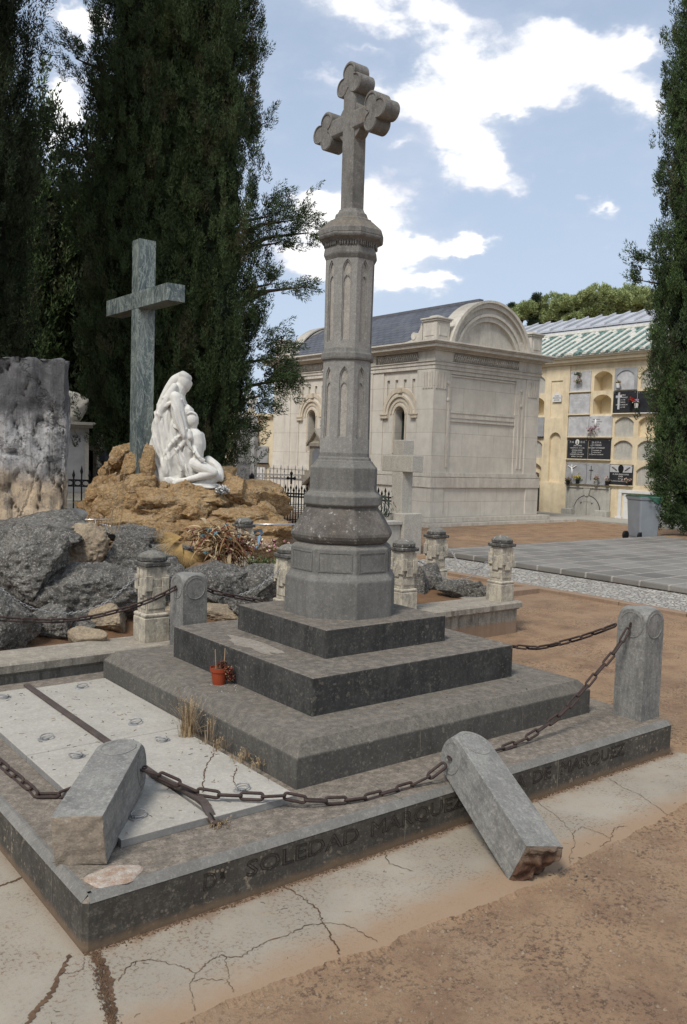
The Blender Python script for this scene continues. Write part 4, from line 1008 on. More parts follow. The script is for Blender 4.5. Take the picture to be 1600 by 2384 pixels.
# leg: narrow face towards -x, wide face towards -y
b = MB(); b.box(-.105, .105, -.095, .095, -.4, 4.04 - 1.25); 
o = b.build('upright', GREEN, T, world=False); bevel(o, .004)
b = MB(); b.box(-.109, .109, -.83, .83, 1.995, 2.185); o = b.build('crossbeam', GREEN, T, world=False); bevel(o, .004)
T.location = (3.415, 6.995, 1.25)
# ---- statue group: capsules and folds fused by a voxel remesh
def S(x, y): return ((x - 560) * .00094, (1560 - y) * .00094)      # right, up from the base centre
T = thing('statue_group', 'white marble statue of a veiled woman holding a dead man on her lap', 'statue', mp(0, -.04, 1.20), -.62 - .04)
def blob(mb, pts, n=14):
    """chain of (x_px, y_px, depth_m, r_px [, flatten])"""
    P = []; R_ = []
    for q in pts:
        u, z = S(q[0], q[1]); P.append((u, q[2], z)); R_.append(q[3] * .00094)
    # subdivide
    PP = []; RR = []
    for i in range(len(P) - 1):
        for k in range(4):
            t = k / 4; PP.append(Vector(P[i]).lerp(Vector(P[i + 1]), t)); RR.append(R_[i] + (R_[i + 1] - R_[i]) * t)
    PP.append(Vector(P[-1])); RR.append(R_[-1])
    if len(P) > 2: 
        for _ in range(2):
            PP = [PP[0]] + [(PP[i - 1] + PP[i] * 2 + PP[i + 1]) / 4 for i in range(1, len(PP) - 1)] + [PP[-1]]
    mb.tube(PP, RR, n)
    for p, r in ((PP[0], RR[0]), (PP[-1], RR[-1])): mb.ball(p, r * .99, 12, 8)
def fuse(mb, name, vox, parent, smooth=1):
    o = mb.build(name, STATUE, None); m = o.modifiers.new('r', 'REMESH'); m.mode = 'VOXEL'; m.voxel_size = vox * .7; m.use_smooth_shade = True
    s = o.modifiers.new('s', 'SMOOTH'); s.factor = .5; s.iterations = smooth
    bake(o); o.parent = parent; return o
b = MB()   # the woman: veil, bowed head, torso, spreading robe
blob(b, [(455, 620, .02, 130), (400, 820, .02, 165), (380, 1020, .02, 190), (400, 1250, .0, 200), (420, 1440, 0, 175)])
blob(b, [(440, 430, 0, 105), (455, 620, -.02, 125)]); blob(b, [(495, 330, 0, 85), (440, 450, 0, 100)])
b.ball((S(535, 255)[0], 0, S(535, 255)[1]), (.082, .085, .108), 16, 12)           # head under the veil
b.ball((S(560, 290)[0], 0, S(560, 290)[1]), (.06, .065, .085), 14, 10)           # face, bowed
blob(b, [(618, 262, 0, 14), (628, 290, 0, 13), (600, 330, 0, 16)]); blob(b, [(560, 350, 0, 42), (548, 385, 0, 20)])   # nose, chin
blob(b, [(500, 180, 0, 50), (410, 240, .0, 62), (340, 350, .0, 58), (270, 480, .0, 50), (215, 650, 0, 45), (175, 820, 0, 42), (155, 1000, 0, 40), (170, 1180, 0, 40)])   # veil down the back
blob(b, [(520, 175, -.03, 50), (560, 200, -.03, 52), (585, 215, 0, 46)]); blob(b, [(520, 175, .03, 50), (560, 200, .03, 50)])
blob(b, [(430, 330, -.1, 45), (360, 460, -.12, 55), (280, 620, -.12, 45), (230, 800, -.11, 40), (230, 1050, -.1, 45), (240, 1300, -.1, 50)])
blob(b, [(430, 330, .1, 45), (360, 460, .12, 55), (260, 700, .12, 50), (230, 1050, .12, 50)])
blob(b, [(455, 470, -.13, 75), (490, 640, -.16, 72), (520, 800, -.18, 66), (560, 900, -.17, 58), (620, 980, -.16, 40)])  # right arm and sleeve
blob(b, [(620, 985, -.17, 32), (655, 1060, -.17, 24), (690, 1120, -.17, 20)])      # forearm
for k, (ex, ey) in enumerate([(735, 1135), (722, 1155), (705, 1165), (690, 1168)]): blob(b, [(680, 1105, -.175 - k * .006, 10), (ex, ey, -.185, 7)], 8)
blob(b, [(455, 470, .13, 70), (520, 640, .15, 65), (600, 700, .12, 55), (640, 760, .1, 45)])
blob(b, [(440, 1150, -.06, 130), (560, 1290, -.09, 115), (640, 1340, -.09, 100)]); blob(b, [(420, 1150, .1, 150), (560, 1250, .12, 140), (760, 1330, .1, 110)])  # lap and thighs
blob(b, [(350, 1250, -.08, 110), (320, 1400, -.10, 100), (310, 1510, -.12, 70), (500, 1530, -.14, 55), (640, 1545, -.12, 45)])
blob(b, [(300, 1300, 0, 60), (275, 1480, 0, 50), (262, 1545, 0, 40)])
# main folds of the robe
for P in ([(600, 880, -.18, 22), (500, 960, -.175, 26), (400, 1090, -.165, 28), (330, 1200, -.15, 24)], [(640, 930, -.17, 20), (560, 1040, -.17, 24), (450, 1180, -.165, 26), (350, 1330, -.15, 26)],
          [(300, 480, -.14, 22), (400, 425, -.14, 24), (500, 440, -.14, 24), (545, 520, -.11, 20)], [(250, 630, -.12, 20), (350, 565, -.15, 24), (450, 520, -.18, 22), (530, 495, -.15, 20)], [(600, 860, -.19, 20), (520, 880, -.2, 22), (450, 830, -.17, 20)]):
    blob(b, P, 8)
for xs_ in (250, 330, 420, 520): blob(b, [(xs_ + 60, 640, -.045, 95), (xs_ + 10, 900, -.05, 115), (xs_ - 10, 1150, -.055, 120), (xs_, 1420, -.06, 110)])
blob(b, [(560, 900, -.05, 90), (600, 1150, -.07, 110), (640, 1400, -.07, 100)])
o = fuse(b, 'mourning_woman', .0095, T, 3)
nrm_ = [v.normal.copy() for v in o.data.vertices]
for v, n_v in zip(o.data.vertices, nrm_):      # carve the drapery: long creases that follow the cloth
    p = v.co.copy()
    if p.z < 1.02:
        q = Vector((p.x * 15 + p.z * 5.5 + .35 * math.sin(p.z * 5), p.y * 13, p.z * 2.6 + 3)); r_ = 1 - abs(mnoise.noise(q)) * 3.6; k = min(1, (1.02 - p.z) * 6)
        v.co = p + n_v * (max(-.6, r_) * .019 - .003) * k
b = MB()   # the man: head back on her arm, slumped torso, bent legs, arm hanging over the thigh
b.ball((S(652, 735)[0], -.06, S(652, 735)[1]), (.078, .08, .100), 14, 10); b.ball((S(670, 790)[0], -.06, S(670, 790)[1]), (.05, .055, .07), 12, 9)
blob(b, [(716, 700, -.06, 12), (708, 728, -.06, 10), (730, 778, -.06, 11), (704, 795, -.06, 12)]); blob(b, [(600, 668, -.12, 14), (650, 640, -.13, 16), (700, 668, -.11, 13)]); blob(b, [(685, 830, -.06, 24), (690, 848, -.06, 14)]); blob(b, [(620, 680, -.06, 40), (600, 760, -.06, 45), (615, 830, -.06, 36)])
blob(b, [(655, 850, -.05, 50), (690, 930, -.05, 100), (712, 1040, -.05, 104), (715, 1160, -.05, 90), (700, 1280, -.05, 92)])
blob(b, [(620, 900, -.14, 50), (640, 960, -.16, 42)]); blob(b, [(740, 930, .06, 55), (775, 1020, .04, 42), (790, 1090, -.02, 34)])
blob(b, [(700, 1080, -.13, 28), (730, 1150, -.17, 26), (770, 1200, -.19, 22)])
for k, (ex, ey) in enumerate([(845, 1250), (825, 1262), (800, 1262), (785, 1245), (850, 1232)]): blob(b, [(765 + k * 4, 1195 + (k % 3) * 4, -.19 - .004 * k, 11), ((765 + ex) / 2, (1200 + ey) / 2 - 3, -.2, 9), (ex, ey, -.195, 7)], 8)
blob(b, [(690, 1290, -.1, 88), (800, 1330, -.13, 82), (900, 1370, -.14, 70), (945, 1390, -.14, 62)]); blob(b, [(945, 1390, -.14, 60), (860, 1420, -.16, 50), (740, 1455, -.18, 42), (620, 1490, -.19, 32), (540, 1500, -.19, 30)])
blob(b, [(545, 1505, -.19, 30), (500, 1520, -.2, 26), (462, 1532, -.2, 18)])
for k in range(5): blob(b, [(480, 1500 + k * 10, -.20 - .004 * k, 12), (450 + k * 3, 1497 + k * 12, -.2, 9)], 8)
blob(b, [(960, 1440, -.05, 75), (880, 1500, -.08, 60), (760, 1530, -.12, 45), (700, 1560, -.14, 34), (660, 1575, -.14, 24)])
blob(b, [(850, 1240, .05, 60), (960, 1320, .03, 62), (1010, 1400, .0, 52), (1020, 1470, -.02, 40)]); blob(b, [(1000, 1330, .02, 30), (1040, 1440, 0, 24)])
for P in ([(870, 1250, .0, 14), (960, 1300, -.02, 16), (1000, 1380, -.03, 16)], [(660, 1220, -.12, 14), (650, 1320, -.14, 16), (680, 1420, -.14, 14)], [(600, 1260, -.16, 12), (610, 1360, -.18, 14), (640, 1430, -.17, 12)]): blob(b, P, 8)
o = fuse(b, 'dead_man', .0095, T)
b = MB(); rock_mesh(b, (S(640, 1560)[0], .0, S(640, 1575)[1] + .02), (.36, .19, .045), 900, 4, amp=.3, rough=.12); b.build('base_drapery', STATUE, T, world=False, smooth=True)
T = None
b = MB(); b.pool = [0, 1, 0]; petals(b, mp(.48, -.28, 1.16), .09, 240, .022, 41, .6)
o = b.build('foil_bouquet', [GALV, WHITEP]); tag(o, 'crumpled silver foil bouquet at the statue right foot', 'bouquet')
# rail around the mound, on short posts
T = thing('steel_rail', 'thin polished steel rail in front of the ochre mound right of the post cap', 'rail', (4.0, 5.62, 0))
b = MB(); b.cyl((3.98, 5.62, .81), (4.72, 5.22, .825), .0085, n=8); b.build('rail', STEEL, T, smooth=True)
b = MB(); b.cyl((4.66, 5.25, .02), (4.66, 5.25, .825), .009, n=8); b.build('rail_post', STEEL, T, smooth=True)
T = thing('steel_rail', 'thin bent steel rail left of the mound beside the standing stone', 'rail', (2.5, 6.38, 0))
b = MB(); b.cyl((2.42, 6.42, .835), (2.78, 6.28, .84), .0085, n=8); b.cyl((2.62, 6.30, .80), (3.16, 6.08, .66), .008, n=8); b.build('rail', STEEL, T, smooth=True)
b = MB(); b.cyl((2.6, 6.35, .0), (2.6, 6.35, .838), .009, n=8); b.build('rail_post', STEEL, T, smooth=True)

# ---------------------------------------------------------------- dead flowers, palms, weeds
def strips(mb, c, n, L, seed, spread=(1, 1, .6), w=.006, droop=.5, mats=1, up=.4):
    rnd = random.Random(seed)
    for i in range(n):
        a = rnd.uniform(0, 2 * math.pi); d = Vector((math.cos(a) * spread[0], math.sin(a) * spread[1], up + rnd.uniform(-.5, .6) * spread[2])).normalized()
        p = Vector(c) + Vector((rnd.gauss(0, .05) * spread[0] * 1.6, rnd.gauss(0, .05), rnd.gauss(0, .035))); l = L * rnd.uniform(.4, 1.1); V = []; sd = d.cross(Vector((rnd.gauss(0, 1), rnd.gauss(0, 1), 1))).normalized()
        mb.mi = rnd.randrange(mats)
        for k in range(5):
            t = k / 4; q = p + d * l * t - Vector((0, 0, droop * l * t * t)); ww = w * (.5, 1, 1.1, .8, .1)[k]; V += [q - sd * ww, q + sd * ww]
        mb.add(V, [(2 * k, 2 * k + 1, 2 * k + 3, 2 * k + 2) for k in range(4)])
BROWN = plain('dry_brown_leaf', (.27, .155, .065), .85, 0, .5, 14); PALE = plain('dry_pale_leaf', (.52, .40, .24), .85, 0, .3, 14); PALM = plain('dry_palm', (.42, .27, .10), .85, 0, .35, 10)
b = MB()
for q_ in range(15): c_ = (2.74 + rnd.gauss(0, .13), 4.0 + rnd.gauss(0, .07), .80 + rnd.gauss(0, .08)); strips(b, c_, 60, .13, 5 + q_, (1, .9, 1.2), .0055, .55, 4, -.05)
o = b.build('dead_bouquet', [BROWN, PALE, REDL, BROWN]); tag(o, 'heap of dried brown leaves and stalks from old bouquets', 'dead flowers', kind='stuff')
T = thing('dry_palm_leaves', 'fan of dried golden palm fronds drooping left of the dead flowers', 'palm leaves', (2.42, 4.2, .8))
for j, (ax, ay, az) in enumerate([(-.9, .2, .15), (-.7, -.3, -.25), (.3, -.5, -.3)]):
    b = MB(); rnd = random.Random(60 + j); base = Vector((2.47, 4.12, .86 - j * .05))
    for i in range(30):
        t = (i / 29 - .5) * 2.6; d = Vector((ax, ay, az)).normalized(); s_ = d.cross(Vector((.2, -.6, 1))).normalized(); q = (d * math.cos(t * .6) + s_ * math.sin(t * .6)).normalized()
        l = .24 * rnd.uniform(.85, 1.05); sd = q.cross(Vector((0, -.5, 1))).normalized(); V = []
        for k in range(4): p = base + q * l * (k / 3) - Vector((0, 0, .25 * l * (k / 3) ** 2)); ww = (.0008, .0024, .002, .0004)[k]; V += [p - sd * ww, p + sd * ww]
        b.add(V, [(2 * k, 2 * k + 1, 2 * k + 3, 2 * k + 2) for k in range(3)])
    b.build('palm_frond', PALM, T)
def curl_leaf(label, c, L, W, tilt, yaw, mat, name='dry_leaf'):
    b = MB(); V = []; n = 10; m = 6
    for i in range(n + 1):
        t = i / n; w = W * math.sin(math.pi * min(1, t * 1.02)) ** .7 * (1 - .25 * t) + .001
        for j in range(m + 1): u = j / m * 2 - 1; V.append((u * w, L * (t - .5), .35 * w * u * u + .03 * math.sin(t * 3)))
    b.add(V, [(i * (m + 1) + j, i * (m + 1) + j + 1, (i + 1) * (m + 1) + j + 1, (i + 1) * (m + 1) + j) for i in range(n) for j in range(m)])
    o = b.build(name, mat, smooth=True); o.location = c; o.rotation_euler = (rad(tilt), 0, rad(yaw)); s = o.modifiers.new('s', 'SOLIDIFY'); s.thickness = .002; tag(o, label, 'dried leaf'); return o
curl_leaf('large pale curled dry spathe hanging below the dead flowers', (2.70, 3.93, .66), .19, .034, 62, -64, PALE)
curl_leaf('pale oval dry leaf on top of the dead flowers', (2.66, 4.12, .985), .11, .03, 20, 20, PALE)
curl_leaf('second pale curled strip beside the large spathe', (2.80, 3.86, .68), .15, .018, 66, -40, PALE)
b = MB(); b.pool = [0, 1, 2, 2, 1, 3]
for i in range(46):
    rnd = random.Random(i); petals(b, (3.16 + rnd.gauss(0, .12), 3.80 + rnd.gauss(0, .08), .80 + rnd.gauss(0, .035)), .018, 12, .013, i)
o = b.build('dried_flowers', [FL['pink'], PALE, FL['cream'], REDL]); tag(o, 'mass of faded cream and pink flowers left of the column base', 'faded flowers', kind='stuff')
b = MB(); b.pool = [0, 0, 1]; 
for x, y, z in [(2.66, 3.98, .93), (2.74, 3.96, .92), (2.80, 3.94, .97), (2.82, 3.90, .86), (2.60, 3.98, .88), (2.74, 3.88, .84), (2.60, 3.92, .74), (2.90, 3.88, .88), (2.70, 3.94, .90)]: petals(b, (x, y, z), .02, 26, .012, int(x * 100))
o = b.build('blue_flowers', [FL['blue'], FL['teal']]); tag(o, 'small faded blue flowers dotted among the dead leaves', 'faded flowers', kind='stuff')
T = thing('blue_ribbon', 'blue satin ribbon bow hanging on the dead flowers', 'ribbon', (3.02, 3.84, .84))
RIB = plain('blue_satin', (.14, .26, .38), .35, 0, .3, 12)
for nm, pts, w in (('bow_loop', [(3.03, 3.82, .90), (3.01, 3.80, .93), (3.05, 3.79, .935), (3.08, 3.79, .90), (3.05, 3.80, .88)], .016), ('ribbon_tail', [(3.05, 3.79, .885), (3.035, 3.775, .83), (3.01, 3.77, .775)], .022)):
    b = MB(); V = []
    for p in catmull(pts, .008): p = Vector(p); V += [p - RV * w * .6 - Vector((0, 0, w * .4)), p + RV * w * .6 + Vector((0, 0, w * .4))]
    b.add([tuple(v) for v in V], [(2 * k, 2 * k + 1, 2 * k + 3, 2 * k + 2) for k in range(len(V) // 2 - 1)]); o = b.build(nm, RIB, T); s = o.modifiers.new('s', 'SOLIDIFY'); s.thickness = .002
GRL = plain('green_leaf', (.09, .13, .05), .6, 0, .4, 20)
b = MB(); b.pool = [0, 0, 1]
for i in range(50):
    rnd = random.Random(i + 500); petals(b, (3.05 + rnd.gauss(0, .08), 3.74 + rnd.gauss(0, .05), .64 + rnd.gauss(0, .035)), .03, 14, .012, i)
o = b.build('green_plant', [GRL, plain('olive_leaf', (.17, .18, .07), .7, 0, .4, 20)]); tag(o, 'low green leafy plant between the boulder and the faded flowers', 'plant')
T = thing('dry_weed', 'tall dry weed stalks with seed heads right of the standing stone', 'weed', (1.95, 4.55, .9))
rnd = random.Random(77)
for i in range(7):
    b = MB(); a = rnd.uniform(-.28, .28); h = rnd.uniform(.36, .6); dy = rnd.uniform(-.1, .1); P = [Vector((1.95 + i * .012 + a * h * t * .786 + .01 * math.sin(5 * t + i), 4.50 - i * .01 - a * h * t * .618 + dy * t, .88 + h * t)) for t in [k / 6 for k in range(7)]]
    b.tube(P, [.003 - .0003 * k for k in range(7)], 5); 
    for k in range(8):
        q = P[2 + k // 2].lerp(P[min(6, 3 + k // 2)], rnd.random()); d = Vector((rnd.gauss(0, 1), rnd.gauss(0, 1), .7)).normalized() * rnd.uniform(.02, .06); b.tube([q, q + d], .0014, 4); b.ball(q + d, .0075, 6, 4)
    b.build('stalk', DRYW, T)
grass_tuft('dry grass on the ochre slope right of the standing stone', 2.35, 5.6, .75, 160, .22, .2, 21, 'dry weeds in the rock garden')
grass_tuft('dry grass between the boulders below the palm fronds', 2.5, 4.6, .78, 140, .14, .14, 22, 'dry weeds in the rock garden')
grass_tuft('brown dry grass under the faded flowers near the column base', 3.2, 3.72, .58, 160, .16, .12, 23, 'dry weeds in the rock garden')

# ---------------------------------------------------------------- mausoleum
MX, MY, MX1, MY1 = 13.45, 12.45, 17.35, 19.40
GBR = plain('green_bronze', (.045, .075, .065), .7)
T = MS = thing('mausoleum', 'pale stone mausoleum with slate roof, arched pediment and arched side windows', 'mausoleum', (MX, MY, 0))
def wrap(b, z0, z1, p, x0=MX, x1=MX1, y0=MY, y1=MY1): b.box(x0 - p, x1 + p, y0 - p, y1 + p, z0, z1)
b = MB(); b.box(12.95, 18.65, 12.0, 20.0, -.05, .075); b.box(13.16, 17.66, 12.16, 19.8, .075, .192); bevel(b.build('stylobate', MAUSP, T), .01)
b = MB(); wrap(b, .19, .905, .03); b.box(MX - .055, MX + .40, MY - .055, MY + .62, .191, .903); b.box(MX1 - .46, MX1 + .055, MY - .055, MY + .5, .191, .903); bevel(b.build('plinth', MAUS, T), .008)
b = MB(); wrap(b, .905, 1.15, .075); wrap(b, 1.15, 1.165, .05); wrap(b, 1.165, 1.19, .062); wrap(b, 1.19, 1.27, .03); bevel(b.build('belt_course', MAUSP, T), .006)
b = MB(); wrap(b, 1.27, 3.90, -.5)      # core
Ff = lambda u, z, d: (u, MY + .05 + d, z)
Fs = lambda u, z, d: (MX + .05 + d, u, z)
# front: recessed field between the pilasters
b.box(14.05, 16.44, MY + .06, MY + .2, 1.27, 3.76)
b.box(13.87, 14.052, MY + .022, MY + .21, 1.27, 3.76); b.box(16.438, 16.84, MY + .023, MY + .21, 1.27, 3.76)
b.box(13.45, 13.872, MY, MY + .6, 1.271, 3.76); b.box(16.838, 17.35, MY, MY + .55, 1.271, 3.76)
b.box(14.3, 17.3, MY + .7, MY1, 1.271, 3.7)
wb = b
WY = (13.70, 17.46); gls = []
for yc in WY:
    gl = MB(); gls.append(gl)
    y0, y1 = yc - .63, yc + .63
    arch_cell(wb, Fs, y0, y1, 1.271, 3.12, arch_pts(yc - .18, yc + .18, 1.72, 2.70, .175), .24, mb_back=gl)
    # row of four sunk slots over the arch
    for k in range(4):
        a0 = y0 + (y1 - y0) * k / 4; a1 = y0 + (y1 - y0) * (k + 1) / 4; m = (a0 + a1) / 2
        out = [(m - .055, 3.28 if k in (1, 2) else 3.0 + .13), (m - .055, 3.50), (m - .055, 3.56), (m + .055, 3.56), (m + .055, 3.50), (m + .055, 3.28 if k in (1, 2) else 3.13)]
        arch_cell(wb, Fs, a0, a1, 3.12, 3.77, out, .05)
    wb.box(MX + .05, MX + .12, y1, y1 + .12, 1.27, 3.76)
wb.box(MX + .02, MX + .2, 14.33, 14.75, 1.271, 3.76); wb.box(MX, MX + .2, 14.75, 16.35, 1.2705, 3.76); wb.box(MX + .02, MX + .2, 16.35, 16.83, 1.271, 3.76)
wb.box(MX + .021, MX + .2, 18.09, 18.5, 1.271, 3.76); wb.box(MX - .002, MX + .4, 18.5, 19.38, 1.2705, 3.76)
wb.box(MX + .022, MX + .2, 13.048, 13.07, 1.271, 3.76)
walls = wb.build('wall', MAUS, T)
for yc, gl in zip(WY, gls):   # leaded ironwork behind the glass opening
    o = gl.build('window', GLASS, T); b = MB()
    for dy in (-.11, 0, .11): b.cyl((MX + .26, yc + dy, 1.72), (MX + .26, yc + dy, 2.83 - abs(dy)), .008, n=5)
    for i in range(5):
        z = 1.85 + i * .2; pts = [(MX + .26, yc + .06 * math.cos(t) + (.05 if i % 2 else -.05), z + .08 * math.sin(t)) for t in [k * .5 for k in range(13)]]; b.tube(pts, .006, 5)
    b.build('window_grille', GBR, o)
for yc in WY:   # arch mouldings, imposts
    b = MB()
    for R_, w, pr in ((.20, .05, .03), (.315, .055, .02), (.43, .05, .045), (.56, .11, .02)):
        P = [(R_ * math.cos(math.pi * k / 20), R_ * math.sin(math.pi * k / 20)) for k in range(21)]; Q = [((R_ + w) * math.cos(math.pi * k / 20), (R_ + w) * math.sin(math.pi * k / 20)) for k in range(21)]
        x = MX + .05 - pr
        b.loft([[(x, yc + p[0], 2.70 + p[1]) , (x, yc + q[0], 2.70 + q[1]), (MX + .06, yc + q[0], 2.70 + q[1]), (MX + .06, yc + p[0], 2.70 + p[1])] for p, q in zip(P, Q)])
    for s_ in (-1, 1):
        b.box(MX - .02, MX + .06, yc + s_ * .43, yc + s_ * .70, 2.60, 2.645); b.box(MX - .01, MX + .06, yc + s_ * .43, yc + s_ * .69, 2.645, 2.68); b.box(MX - .03, MX + .06, yc + s_ * .43, yc + s_ * .71, 2.68, 2.71)
        b.box(MX + .03, MX + .06, yc + s_ * .20, yc + s_ * .25, 1.72, 2.70); 
    b.box(MX - .015, MX + .06, yc - .075, yc + .075, 3.23, 3.36)
    b.build('arch_moulding', MAUSW, T)
b = MB()   # bands on the front field, capitals with grooves
b.box(14.06, 16.43, MY + .028, MY + .07, 2.74, 2.80); b.box(14.06, 16.43, MY + .04, MY + .07, 2.62, 2.74); b.box(14.06, 16.43, MY + .03, MY + .07, 2.53, 2.575)
b.box(14.06, 16.43, MY + .02, MY + .07, 3.68, 3.76); b.box(14.06, 16.43, MY + .035, MY + .07, 3.62, 3.66)
b.build('band', MAUSP, T)
for x0 in (13.50, 16.90):
    b = MB()
    for k in range(4): b.box(x0 + k * .095, x0 + .055 + k * .095, MY - .018, MY + .01, 3.30, 3.70)
    b.build('fluted_capital', MAUSP, T)
for y0 in (12.50, 18.6):
    b = MB()
    for k in range(4): b.box(MX - .018, MX + .01, y0 + k * .095, y0 + .055 + k * .095, 3.30, 3.70)
    b.build('fluted_capital', MAUSP, T)
b = MB()
b.build('band', MAUSP, T) if b.v else None
b = MB(); b.box(13.94, 14.0, MY + .005, MY + .03, 1.4, 3.4); b.build('pilaster_strip', MAUSP, T); b = MB(); b.box(16.56, 16.62, MY + .006, MY + .03, 1.4, 3.4); b.box(16.70, 16.76, MY + .007, MY + .03, 1.4, 3.4)
for xx in (13.955, 16.64):
    for zz in (3.45, 3.05): bb_ = MB(); bb_.ball((xx, MY + .02, zz), (.05, .03, .06), 8, 6); bb_.build('carved_boss', MAUSP, T)
b.build('pilaster_strip', MAUSP, T)
b = MB()   # entablature
wrap(b, 3.765, 3.86, .01); wrap(b, 3.86, 3.94, .03); wrap(b, 3.94, 3.965, .055); wrap(b, 3.965, 4.20, -.012)
for x0, x1 in ((MX - .02, 14.04), (16.45, MX1 + .02)): b.box(x0, x1, MY - .035, MY + .2, 3.966, 4.199)
for y0, y1 in ((MY - .034, 13.0), (14.6, 16.4), (18.45, MY1 + .02)): b.box(MX - .036, MX + .3, y0, y1, 3.966, 4.199)
wrap(b, 4.20, 4.235, .08); wrap(b, 4.235, 4.26, .13); wrap(b, 4.26, 4.34, .24); wrap(b, 4.34, 4.37, .28); wrap(b, 4.37, 4.41, .31)
bevel(b.build('cornice', MAUSP, T), .008)
b = MB()   # cable frieze of slanting reeds
x = 14.08
while x < 16.42: b.tube([(x, MY + .005, 3.985), (x + .03, MY - .02, 4.08), (x + .085, MY + .0, 4.175)], .024, 6); x += .072
for a0, a1 in ((13.03, 14.58), (16.43, 18.42)):
    y = a0
    while y < a1 - .09: b.tube([(MX + .005, y, 3.985), (MX - .02, y + .03, 4.08), (MX, y + .085, 4.175)], .024, 6); y += .072
b.build('reeded_frieze', MAUSP, T, smooth=True)
# attic pedestals and arched pediments, front and rear
def pedestal(px0, px1, py0, py1):
    b = MB(); b.box(px0 - .02, px1 + .02, py0 - .02, py1 + .02, 4.41, 4.47); b.box(px0, px1, py0, py1, 4.47, 4.90); b.box(px0 - .03, px1 + .03, py0 - .03, py1 + .03, 4.90, 4.945); b.box(px0 - .055, px1 + .055, py0 - .055, py1 + .055, 4.945, 4.985)
    b.oct((px0 + px1) / 2, (py0 + py1) / 2, [(.22, 4.985), (.17, 5.03), (.08, 5.06)], n=10)
    b.box(px0 + .08, px1 - .08, py0 - .012, py0 + .01, 4.55, 4.84); b.box(px0 - .012, px0 + .01, py0 + .08, py1 - .08, 4.55, 4.84)
    bevel(b.build('attic_pedestal', MAUSP, T), .01)
pedestal(13.44, 13.88, 12.42, 12.9); pedestal(16.90, 17.34, 12.42, 12.9); pedestal(13.44, 13.88, 18.9, 19.38); pedestal(16.90, 17.34, 18.9, 19.38)
def arc(w, h, n=28):
    R_ = (w * w + h * h) / (2 * h); a0 = math.asin(w / R_) if h <= w else math.pi - math.asin(w / R_)
    return [(15.36 + R_ * math.sin(-a0 + 2 * a0 * i / n), 4.41 + h - R_ + R_ * math.cos(-a0 + 2 * a0 * i / n)) for i in range(n + 1)]
def pediment(y0, y1, sgn):
    b = MB()
    for (w0, h0, w1, h1, a, c_) in ((1.02, .68, 1.14, .80, .06, .0), (1.14, .80, 1.20, .87, .02, 0), (1.20, .87, 1.34, 1.01, .07, 0), (1.34, 1.01, 1.46, 1.15, .0, 0), (1.38, 1.13, 1.49, 1.19, -.05, 0)):
        P = arc(w0, h0); Q = arc(w1, h1); ya, yb = (y0 + a, y1 - .01) if sgn > 0 else (y0 + .01, y1 - a)
        b.loft([[(p[0], ya, p[1]), (q[0], ya, q[1]), (q[0], yb, q[1]), (p[0], yb, p[1])] for p, q in zip(P, Q)])
    P = arc(1.03, .69); b.prism([p for p in P], lambda u, v: (u, y0 + .14 if sgn > 0 else y0, v), lambda u, v: (u, y1 - (.0 if sgn > 0 else .14), v))
    for s_ in (-1, 1):
        b.cyl((15.36 + s_ * 1.22, y0 + (.03 if sgn > 0 else .1), 4.56), (15.36 + s_ * 1.22, y1 - .05, 4.56), .14, n=18)
        b.box(15.36 + s_ * 1.36, 15.36 + s_ * 1.52, y0 + .04, y1 - .05, 4.41, 4.56)
    b.build('arched_pediment', MAUSP, T)
pediment(12.40, 12.86, 1); pediment(18.95, 19.40, -1)
b = MB(); b.oct(15.36, 19.2, [(.16, 5.58), (.13, 5.66), (.07, 5.72), (.12, 5.82), (.17, 5.92), (.13, 5.97)], n=8); b.build('finial', MAUSP, T)
for y0, s_ in ((12.95, 1), (18.85, -1)):   # carved side ends beside the pedestals
    b = MB()
    P = [(y0, 4.411), (y0, 4.88)] + [(y0 + s_ * (.62 - .56 * math.cos(a)), 4.88 - .40 * math.sin(a)) for a in [math.pi / 2 * k / 8 for k in range(9)]] + [(y0 + s_ * .70, 4.44), (y0 + s_ * .70, 4.411)]
    b.prism(P, lambda u, v: (13.47, u, v), lambda u, v: (13.70, u, v)); b.cyl((13.455, y0 + s_ * .30, 4.60), (13.715, y0 + s_ * .30, 4.60), .09, n=14); b.build('scroll_block', MAUSP, T)
b = MB()
for k in range(3): b.box(13.45, 13.72, 15.3 + k * .16, 15.46 + k * .16 - .002, 4.411, (4.62, 4.80, 4.62)[k])
b.build('scroll_block', MAUSP, T)
def slate_mat():
    N = NT('slate', .55); c = N.co(rnd=False); s = N.n.new('ShaderNodeSeparateXYZ'); N.l(N.tc.outputs['Object'], s.inputs[0]); cm = N.n.new('ShaderNodeCombineXYZ'); N.l(s.outputs[1], cm.inputs[0]); N.l(N.math('MULTIPLY', s.outputs[2], 1.7), cm.inputs[1])
    br = N.n.new('ShaderNodeTexBrick'); N.l(cm.outputs[0], br.inputs['Vector']); br.inputs['Scale'].default_value = 1; br.inputs['Brick Width'].default_value = .26; br.inputs['Row Height'].default_value = .15
    br.inputs['Mortar Size'].default_value = .012; br.inputs['Color1'].default_value = (.10, .105, .12, 1); br.inputs['Color2'].default_value = (.07, .075, .088, 1); br.inputs['Mortar'].default_value = (.025, .026, .03, 1)
    col = N.mix(N.ramp(N.noise(2, 6, .7, c), .45, .7, 0, .5), br.outputs['Color'], (.15, .15, .155)); return N.done(col, N.bump(N.math('MULTIPLY', br.outputs['Fac'], -1), .6, .02))
SLATE = slate_mat()
b = MB()
